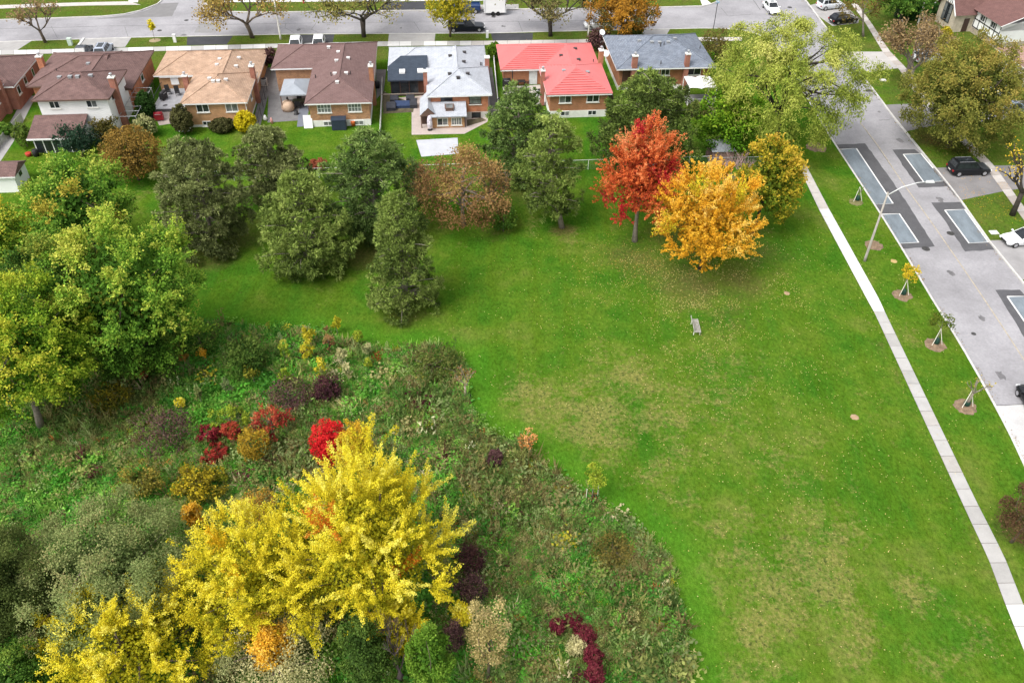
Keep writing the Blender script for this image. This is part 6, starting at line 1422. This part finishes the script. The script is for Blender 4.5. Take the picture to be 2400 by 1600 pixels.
# storage cabinets
def cabinet(label, p, w, d, h, m, lid, name='storage_cabinet'):
    t = thing(name, label, 'cabinet', p, ROW); MB().box(-w/2, w/2, -d/2, d/2, 0, h).build('body', m, t); b = MB(); b.add([(-w/2-.05, -d/2-.05, h), (w/2+.05, -d/2-.05, h), (w/2+.05, d/2, h+.16), (-w/2-.05, d/2, h+.16), (-w/2-.05, -d/2-.05, h+.05), (w/2+.05, -d/2-.05, h+.05), (w/2+.05, d/2, h+.21), (-w/2-.05, d/2, h+.21)], [(3, 2, 1, 0), (4, 5, 6, 7), (0, 1, 5, 4), (1, 2, 6, 5), (2, 3, 7, 6), (3, 0, 4, 7)]); b.build('lid', lid, t)
    for x in (-w/4, w/4): MB().box(x-w/4+.03, x+w/4-.03, -d/2-.02, -d/2-.001, .06, h-.05).build('door', m, t)
M_NAVY = mat('navy_resin', (.030, .042, .065), .55, .1, 2)
cabinet('white storage box with dark lid under the tan house window', uv2w(-32.0, 99.95), 1.5, .9, 1.05, M_TRIM, M_BLK)
cabinet('navy blue garden cabinet against the speckled brick house', uv2w(-12.9, 99.05), 1.75, .9, 1.3, M_NAVY, M_NAVY)
b = MB(); b.box(-.55, .55, -.02, .02, 0, 1.6); o = b.build('white_board', M_TRIM, loc=uv2w(-16.75, 99.4), rz=ROW); o.rotation_euler.x = R(-18); tag(o, 'white board leaning on the corner of the speckled brick house', 'board')
# covered sofa set
for k, (q, w, d, hh, m, l) in enumerate([((240, 740), 1.2, 1.1, .75, M_COVER, 'black covered armchair at the near left of the blue-covered table'), ((272, 665), 1.1, .9, .8, M_COVER, 'black covered armchair at the far left of the blue-covered table'), ((430, 655), 1.1, .9, .85, M_COVER, 'black covered armchair at the far right of the blue-covered table'), ((460, 715), .9, 1.1, .85, M_COVER, 'black covered armchair at the near right of the blue-covered table'), ((352, 715), 1.9, 1.0, .6, M_BLUEC, 'blue-black covered low table in the middle of the covered chairs')]):
    p = loc(*L3(q)); t = thing('garden_chair' if k < 4 else 'garden_table', l, 'chair' if k < 4 else 'table', p, ROW); b = MB()
    b.add([(-w/2, -d/2, 0), (w/2, -d/2, 0), (w/2, d/2, 0), (-w/2, d/2, 0), (-w/2*1.03, -d/2*1.03, hh*.6), (w/2*1.03, -d/2*1.03, hh*.6), (w/2*1.03, d/2*1.03, hh), (-w/2*1.03, d/2*1.03, hh), (-w/2*.8, -d/2*.75, hh*.72), (w/2*.8, -d/2*.75, hh*.72), (w/2*.8, d/2*.8, hh*1.12), (-w/2*.8, d/2*.8, hh*1.12)],
          [(0, 1, 5, 4), (1, 2, 6, 5), (2, 3, 7, 6), (3, 0, 4, 7), (4, 5, 9, 8), (5, 6, 10, 9), (6, 7, 11, 10), (7, 4, 8, 11), (8, 9, 10, 11)]); b.build('cover', m, t)
t = thing('garden_rail', 'low timber rail across the patio behind the navy sunroom', 'rail', loc(*L3((140, 660))), ROW); MB().box(0, 7.3, -.05, .05, .85, .97).build('beam', mat('grey_wood', (.26, .22, .18), .9, .2, 3), t)
for x in (.05, 3.4, 7.2): MB().box(x-.05, x+.05, -.045, .045, 0, .85).build('post', MATS['grey_wood'], t)
# table and chairs behind the red-roofed house
p = P(*L3((1520, 510))); table('small dark bistro table behind the red-roofed house', p, 1.0, .8, .72, M_BLK)
for k, (q, rz) in enumerate((((1465, 500), 20), ((1580, 495), -15), ((1520, 480), 0))): lounge(['dark bistro chair at the left of the small table', 'dark bistro chair at the right of the small table', 'dark bistro chair behind the small table'][k], P(*L3(q)), R(rz), .01, mat('chair_brown', (.07, .04, .035), .6), 'bistro chairs behind the red-roofed house')
lounge('black chair by the side lawn of the red-roofed house', P(*L3((1388, 650))), R(-90), .01); lounge('black chair standing on the grass strip by the white fence', P(*L3((1325, 720))), R(60), .01)
def ac(label, px, h=.85):
    t = thing('air_conditioner', label, 'air conditioner', (*loc(*px)[:2], .01), ROW); MB().box(-.38, .38, -.38, .38, .05, h).build('casing', mat('ac_grey', (.42, .43, .43), .5), t); b = MB(); b.lathe([(.33, 0), (.33, .03), (.28, .04)], (0, 0, h), 14); b.build('fan_grille', M_BLK, t); MB().box(-.42, .42, -.42, .42, 0, .05).build('base', M_STONE, t)
ac('air conditioner between tan house and its drive', L2((1178, 500))); ac('air conditioner beside the red-roofed house wall', L3((1700, 610))); ac('air conditioner on the walk beside the red brick house', L1((262, 770)))
# white canopy behind the blue-roofed house
t = thing('canopy_shelter', 'white fabric canopy over a terrace behind the blue-roofed house', 'canopy', uv2w(33.8, 104.1, 0), ROW)
b = MB(); n = 7; vs = []
for i in range(n+1):
    for j in range(2): vs.append((-1.85+3.7*i/n, -1.65+3.3*j, 2.55+.10*math.sin(i*1.7)-.12*(i % 2)*.5+.12*j))
b.add(vs, [(i*2, i*2+2, i*2+3, i*2+1) for i in range(n)]); b.build('canopy', M_CONC_N, t)
for x in (-1.8, 1.8):
    for y in (-1.6, 1.6): MB().tube([(x, y, 0), (x, y, 2.5)], .05, 6).build('post', M_TRIM, t)
rl = MB().box(-1.8, 1.8, -1.72, -1.64, .95, 1.02).build('railing', mat('grey_rail', (.35, .35, .35), .7), t)
for k in range(13): MB().box(-1.75+k*.29, -1.71+k*.29, -1.70, -1.66, .1, .95).build('baluster', MATS['grey_rail'], rl)
MB().box(-1.8, 1.8, -1.6, 1.6, .02, .12).build('terrace', M_PATIO, t)
# pink-brown shed
t = thing('garden_shed', 'pinkish wooden shed with grey roof by the park fence', 'shed', uv2w(32.4, 86.4+1.9, 0), ROW); M_PINK = mat('pink_boards', (.30, .19, .175), .9, .15, 3)
MB().box(-1.25, 1.25, -1.3, 1.3, 0, 1.9).build('wall', M_PINK, t)
for k in range(9): MB().box(-1.25+k*.278, -1.25+k*.278+.262, -1.33, -1.3, .03, 1.88).build('board', M_PINK, t)
b = MB(); b.add([(-1.45, -1.55, 1.88), (1.45, -1.55, 1.88), (1.0, .3, 2.5), (-1.0, .3, 2.5), (1.45, 1.5, 1.88), (-1.45, 1.5, 1.88)], [(0, 1, 2, 3), (1, 4, 2), (4, 5, 3, 2), (5, 0, 3)]); o = b.build('roof', shinglemat('shingle_shed', (.33, .35, .38), (.27, .29, .32)), t); slope_uv(o.data)

# ---- park bench
p = P(1631, 772); t = thing('park_bench', 'lone grey slatted bench standing in the park lawn', 'bench', (p[0], p[1], 0), R(90)); M_SLAT = mat('bench_slat', (.36, .335, .305), .8, .15, 5)
for k in range(5): MB().box(-.95, .95, -.26+k*.12, -.18+k*.12, .44, .48).build('slat', M_SLAT, t)
for k in range(3):
    b = MB(); b.obox((0, .36+.028*k, .6+k*.13), (1.9, .03, .10), 0, 0, R(-12)); b.build('slat', M_SLAT, t)
for x in (-.75, .75): b = MB(); b.tube([(x, -.22, 0), (x, -.2, .43)], .035, 5); b.tube([(x, -.22, .42), (x, .3, .42)], .03, 5); b.tube([(x, .34, 0), (x, .32, .45), (x, .46, .95)], .035, 5); b.build('leg', M_STONE, t)
# ---- street lamps, poles and signs
M_POLE = mat('lamp_concrete', (.36, .33, .29), .85, .12, 2); M_LAMP = mat('lamp_metal', (.62, .63, .63), .4, .1, 3)
def lamp(label, base, h, az, reach=3.2, m=None, name='street_lamp', r_=.13):
    p = P(*base); t = thing(name, label, 'street lamp', (p[0], p[1], 0), az); MB().tube([(0, 0, -.05), (0, 0, .6), (0, 0, h)], [r_*1.15, r_*1.05, r_*.6], 8).build('pole', m or M_POLE, t, smooth=True)
    if reach: MB().tube([(0, 0, h-.35), (reach*.35, 0, h+.5), (reach*.75, 0, h+.95), (reach, 0, h+1.02)], [.055, .05, .045, .04], 6).build('arm', M_LAMP, t, smooth=True)
    if reach:
        b = MB(); x = reach; b.add([(x-.1, -.1, h+.95), (x+.75, -.16, h+.98), (x+.75, .16, h+.98), (x-.1, .1, h+.95), (x-.05, -.07, h+1.12), (x+.65, -.1, h+1.14), (x+.65, .1, h+1.14), (x-.05, .07, h+1.12)], [(3, 2, 1, 0), (4, 5, 6, 7), (0, 1, 5, 4), (1, 2, 6, 5), (2, 3, 7, 6), (3, 0, 4, 7)]); b.build('lamp_head', M_LAMP, t)
    return t
lamp('tall concrete street lamp leaning over the crescent from the verge', (2026, 612), 8.0, R(4), 3.4)
lamp('pale concrete light pole behind the half-bare tree left of the speckled house', (658, 93), 8.6, R(95), 3.0, M_STONE)
lamp('pale concrete light pole beside the orange street tree', (1379, 84), 8.6, R(95), 3.0, M_STONE)
lamp('street lamp beside the cedar hedge across the crescent', (2150, 60), 4.2, R(165), .9, M_STONE)
p = P(1672, 68); t = thing('street_sign', 'dark pole with small blue street name blades at the corner', 'sign', (p[0], p[1], 0), R(10)); MB().tube([(0, 0, 0), (0, 0, 3.9)], .055, 6).build('pole', M_DKMET, t)
for k, rz in enumerate((20, 105)): b = MB(); b.obox((0, 0, 3.95+k*.2), (.9, .03, .17), R(rz)); b.build('blade', mat('sign_blue', (.30, .42, .56), .5), t)
# ---- hydrants and service boxes
def hydrant(label, px):
    t = thing('fire_hydrant', label, 'hydrant', loc(*px), 0); M_HR = mat('hydrant_red', (.28, .018, .016), .5); b = MB(); b.lathe([(.16, 0), (.16, .08), (.11, .1), (.11, .6), (.14, .62), (.14, .66)], n=10); b.build('barrel', M_HR, t, smooth=True); b = MB(); b.lathe([(.13, .66), (.11, .8), (.04, .88)], n=10); b.build('cap', M_TRIM, t, smooth=True)
    for s_ in (-1, 1): MB().tube([(0, 0, .5), (s_*.2, 0, .5)], .05, 6).build('nozzle', M_HR, t)
hydrant('red hydrant with white cap by the path near the black SUV', (2271, 354)); hydrant('red hydrant on the far side of the street', (712, 8))
def box_(name, label, cat, px, s, m, rz=ROW): b = MB(); b.box(-s[0]/2, s[0]/2, -s[1]/2, s[1]/2, 0, s[2]); b.box(-s[0]/2-.03, s[0]/2+.03, -s[1]/2-.03, s[1]/2+.03, s[2], s[2]+.05); o = b.build(name, m, loc=loc(*px), rz=rz); tag(o, label, cat); return o
M_UT = mat('utility_green', (.50, .60, .52), .6)
box_('utility_box', 'pale green utility box on the verge by the left street tree', 'utility box', (166, 106), (.55, .5, 1.0), M_UT); box_('utility_box', 'white utility post on the verge right of the tiny sapling', 'utility box', (411, 99), (.4, .35, 1.1), M_TRIM); box_('utility_box', 'white utility post by the black drive above the bright green bush', 'utility box', (1142, 89), (.35, .3, 1.0), M_TRIM)
box_('service_cover', 'white service cover on the verge above the white car', 'cover', (2329, 546), (.8, .6, .06), M_STONE); box_('service_cover', 'white service cover in the verge grass near the twin-trunk tree', 'cover', (2069, 189), (.8, .6, .06), M_STONE)
b = MB(); b.box(-.16, .16, -2.3, 2.3, 0, .12); tag(b.build('drive_edging', M_CONC_N, loc=loc(186, 105), rz=ROW), 'white edging strip beside the concrete drive', 'edging')

# ================================================================== VEHICLES
M_TYRE = mat('tyre', (.018, .018, .018), .9); M_RIM = mat('rim', (.50, .50, .52), .35, .1, 5, metal=.6); M_CGL = glassmat('car_glass', (.018, .022, .026)); M_HL = mat('headlight', (.75, .77, .78), .15, spec=.7); M_TL = mat('taillight', (.30, .012, .012), .3)
def paint(n, c): return mat('paint_'+n, c, .28, .03, 2, spec=.35)
def loft(b, st, mi=0):
    """st: list of (x, halfwidth, z_bottom, z_top); ring of 8 with tucked sills and rounded shoulders"""
    vs, n = [], 8
    for x, w, zb, zt in st:
        m_ = zb+(zt-zb)*.45
        for y, z in ((-w*.9, zb), (-w, m_), (-w*.985, zt-.10), (-w*.90, zt), (w*.90, zt), (w*.985, zt-.10), (w, m_), (w*.9, zb)): vs.append((x, y, z))
    fs = []
    for i in range(len(st)-1):
        for k in range(n): fs.append((i*n+k, (i+1)*n+k, (i+1)*n+(k+1) % n, i*n+(k+1) % n))
    fs += [tuple(range(n)), tuple((len(st)-1)*n+k for k in range(n))[::-1]]
    b.add(vs, fs, mi)
def car(label, cat, xy, head, L_, W, H, m, style='suv', z=0.0, name='parked_car', group=None):
    t = thing(name, label, cat, (xy[0], xy[1], z), head, group); h = W/2; hl = L_/2; bz = .30
    belt = {'suv': .98, 'sedan': .86, 'hatch': .88, 'pickup': 1.05}[style]; hood = belt-.10
    b = MB()
    loft(b, [(-hl, h*.82, bz+.12, belt-.22), (-hl+.10, h*.92, bz, belt-.06), (-hl+.5, h*.985, bz-.06, belt), (-.2*hl, h, bz-.08, belt), (hl*.36, h, bz-.08, belt-.01), (hl*.55, h*.985, bz-.06, hood), (hl-.35, h*.95, bz-.03, hood-.08), (hl-.08, h*.86, bz+.02, hood-.2), (hl, h*.78, bz+.12, hood-.34)])
    if style == 'suv': cab = (-hl+.10, hl*.42, -hl+.42, hl*.10)
    elif style == 'hatch': cab = (-hl+.12, hl*.42, -hl+.75, hl*.05)
    elif style == 'sedan': cab = (-hl+.55, hl*.42, -hl+1.25, hl*.02)
    else: cab = (-hl*.12, hl*.46, -hl*.02, hl*.20)
    x0, x1, tx0, tx1 = cab; zb, zt = belt-.03, H; w0, w1 = h*.92, h*.72
    B = [(x0, -w0, zb), (x1, -w0, zb), (x1, w0, zb), (x0, w0, zb)]; T = [(tx0, -w1, zt-.05), (tx1, -w1, zt-.05), (tx1, w1, zt-.05), (tx0, w1, zt-.05)]
    U = [(tx0+.12, -w1*.82, zt), (tx1-.12, -w1*.82, zt), (tx1-.12, w1*.82, zt), (tx0+.12, w1*.82, zt)]
    b.add(B+T+U, [(0, 1, 5, 4), (1, 2, 6, 5), (2, 3, 7, 6), (3, 0, 4, 7), (4, 5, 9, 8), (5, 6, 10, 9), (6, 7, 11, 10), (7, 4, 8, 11), (8, 9, 10, 11)])
    if style == 'pickup':
        for y in (-h*.93, h*.93): b.box(-hl+.06, x0, y-.05, y+.05, belt-.05, belt+.22)
        b.box(-hl+.04, -hl+.12, -h*.9, h*.9, belt-.1, belt+.2)
    b.build('body', m, t)
    def quad(a, c, d, e, i0, i1, j0, j1):
        a, c, d, e = map(Vector, (a, c, d, e)); f = lambda i, j: (a.lerp(c, i)).lerp(e.lerp(d, i), j); n_ = (c-a).cross(e-a).normalized()*.012
        return [f(i0, j0)+n_, f(i1, j0)+n_, f(i1, j1)+n_, f(i0, j1)+n_]
    def pane(nm, q): MB().add(q, [(0, 1, 2, 3)]).build(nm, M_CGL, t)
    pane('windscreen', quad(B[1], B[2], T[2], T[1], .05, .95, .1, .94)); pane('rear_window', quad(B[3], B[0], T[0], T[3], .08, .92, .22, .92))
    for (p, q, r2, s_) in ((B[0], B[1], T[1], T[0]), (B[2], B[3], T[3], T[2])):
        for i0, i1 in (((.08, .33), (.36, .62), (.65, .95)) if style == 'suv' else ((.10, .48), (.52, .94))): pane('side_window', quad(p, q, r2, s_, i0, i1, .14, .90))
    wr = .35 if style in ('suv', 'pickup') else .32
    for x in (-hl+.82, hl-.85):
        for s_ in (-1, 1):
            w = MB().tube([(x, s_*(h-.20), wr), (x, s_*(h+.015), wr)], wr, 14).build('wheel', M_TYRE, t); MB().tube([(x, s_*(h+.0), wr), (x, s_*(h+.025), wr)], wr*.62, 10).build('rim', M_RIM, w)
    for s_ in (-1, 1):
        MB().obox((hl-.12, s_*h*.68, hood-.26), (.22, .34, .13), 0).build('headlight', M_HL, t); MB().obox((-hl+.05, s_*h*.76, belt-.24), (.14, .26, .18), 0).build('taillight', M_TL, t)
        b = MB(); b.obox((x1-.1, s_*(h+.09), belt+.06), (.14, .2, .13)); b.build('mirror', m, t)
        if style == 'suv': MB().tube([(tx0+.15, s_*w1*.86, zt+.02), (tx1-.15, s_*w1*.86, zt+.02)], .025, 5).build('roof_rail', M_RIM, t)
    MB().box(hl-.04, hl+.012, -h*.5, h*.5, bz+.08, bz+.24).build('grille', M_DKMET, t); MB().box(-hl-.012, -hl+.02, -.26, .26, bz+.24, bz+.36).build('number_plate', M_STONE, t)
    if style == 'suv': MB().box(tx0+.3, tx1-.25, -w1*.6, w1*.6, zt+.002, zt+.012).build('sunroof', M_CGL, t)
    if style == 'sedan': MB().box(tx0+.55, tx1-.1, -w1*.5, w1*.5, zt+.002, zt+.012).build('sunroof', M_CGL, t)
    return t
def side_car(label, cat, w_a, w_b, W, **k):
    """near-side wheel contact points in the photo (rear, front) give place, heading and length"""
    z = k.get('z', 0); a, c = np.array(P(*w_a, z)[:2]), np.array(P(*w_b, z)[:2]); d = c-a; hd = math.atan2(d[1], d[0]); n_ = np.array([-math.sin(hd), math.cos(hd)]); mid = (a+c)/2
    if n_[1] < 0: n_ = -n_
    mid = mid+n_*W/2; L_ = k.pop('L_', float(np.linalg.norm(d))+1.67); return car(label, cat, mid, hd, L_, W, **k)
BLACK, WHITE, SILVER = paint('black', (.008, .009, .011)), paint('white', (.78, .79, .80)), paint('silver', (.46, .47, .49))
side_car('black SUV with roof rails parked across the drive beside the crescent', 'car', (2248, 415), (2304, 413), 1.9, H=1.70, m=BLACK, z=.02, L_=4.75)
side_car('white car at the right edge of the frame with its bonnet towards the crescent', 'car', (2446, 576), (2371, 582), 1.85, H=1.5, m=WHITE, style='sedan', z=.02, L_=4.6)
side_car('silver SUV parked at the top edge beside the black hatchback', 'car', (1933, 26), (1971, 22), 1.85, H=1.68, m=paint('pearl', (.62, .64, .67)), L_=4.5, z=.02)
side_car('black hatchback parked below the silver SUV', 'car', (1961, 60), (2005, 55), 1.85, H=1.46, m=BLACK, style='hatch', L_=4.6, z=.02)
side_car('black pickup truck parked at the near kerb beside the golden green street tree', 'truck', (1070, 77), (1117, 76.5), 1.95, H=1.85, m=paint('slate', (.012, .015, .022)), style='pickup', z=ZR, L_=5.6)
side_car('dark blue pickup truck on the far side hitched to the white trailer', 'truck', (1112, 33), (1060, 34), 1.95, H=1.9, m=paint('blue', (.02, .045, .13)), style='pickup', z=ZR, L_=5.6)
side_car('silver SUV in the drive half hidden by the twin-trunk tree', 'car', (2163, 151), (2200, 148), 1.85, H=1.65, m=SILVER, L_=4.5, z=.02)
p = P(1807, 26, ZR); car('white sedan with sunroof driving through the junction', 'car', p[:2], R(-84), 4.7, 1.85, 1.45, WHITE, 'sedan', ZR)
p = P(1402, 66, ZR); car('white car mostly hidden behind the orange street tree', 'car', p[:2], R(185), 4.5, 1.85, 1.6, WHITE, 'suv', ZR)
for px, l, m, st in (((198, 129), 'dark grey car roof showing over the white house, nearer the frame edge', paint('graphite', (.06, .065, .075)), 'sedan'), ((246, 127), 'silver-blue car on the white house drive, beside the dark grey one', paint('ice', (.40, .44, .52)), 'suv')):
    p = P(*px); car(l, 'car', p[:2], ROW+R(92), 4.6, 1.85, 1.5 if st == 'sedan' else 1.65, m, st, .01)
for px, l in (((694, 115), 'white car on the black drive, left of the pair behind the umber roof'), ((748, 113), 'white car on the black drive, right of the pair behind the umber roof')):
    p = P(*px); car(l, 'car', p[:2], ROW+R(-88), 4.6, 1.85, 1.5, WHITE, 'hatch', .01)
p = P(2335, 222); car('white car glimpsed through the branches of the big olive tree', 'car', p[:2], R(12), 4.6, 1.85, 1.6, WHITE, 'suv', .02)
p = P(2372, 262); car('blue-grey car behind the lower right of the big olive tree', 'car', p[:2], R(8), 4.5, 1.85, 1.5, paint('steel', (.20, .25, .32)), 'sedan', .02)
p = P(2424, 957, ZR); car('black car on the pale concrete bay, cut by the right edge', 'car', p[:2], R(88), 4.6, 1.85, 1.5, BLACK, 'sedan', ZR+.004)
a = P(1135, 38, ZR); t = thing('box_trailer', 'white box trailer behind the blue pickup on the far side of the street', 'trailer', (a[0], a[1], ZR), ROW)
MB().box(0, 3.5, 0, 2.0, .45, 2.5).build('body', M_SID, t); MB().box(-.02, 3.52, -.02, 2.02, 2.5, 2.56).build('roof', M_TRIM, t); b = MB(); b.tube([(0, .6, .5), (-1.2, 1, .5)], .05, 5); b.tube([(0, 1.4, .5), (-1.2, 1, .5)], .05, 5); b.build('tow_bar', M_DKMET, t)
for x in (1.4, 2.2):
    for y in (-.02, 2.02): MB().tube([(x, y-.1, .33), (x, y+.1, .33)], .33, 12).build('wheel', M_TYRE, t)
for x in (.12, 3.38): MB().box(x-.05, x+.05, -.03, -.001, .5, 2.45).build('corner_strip', M_METAL, t)
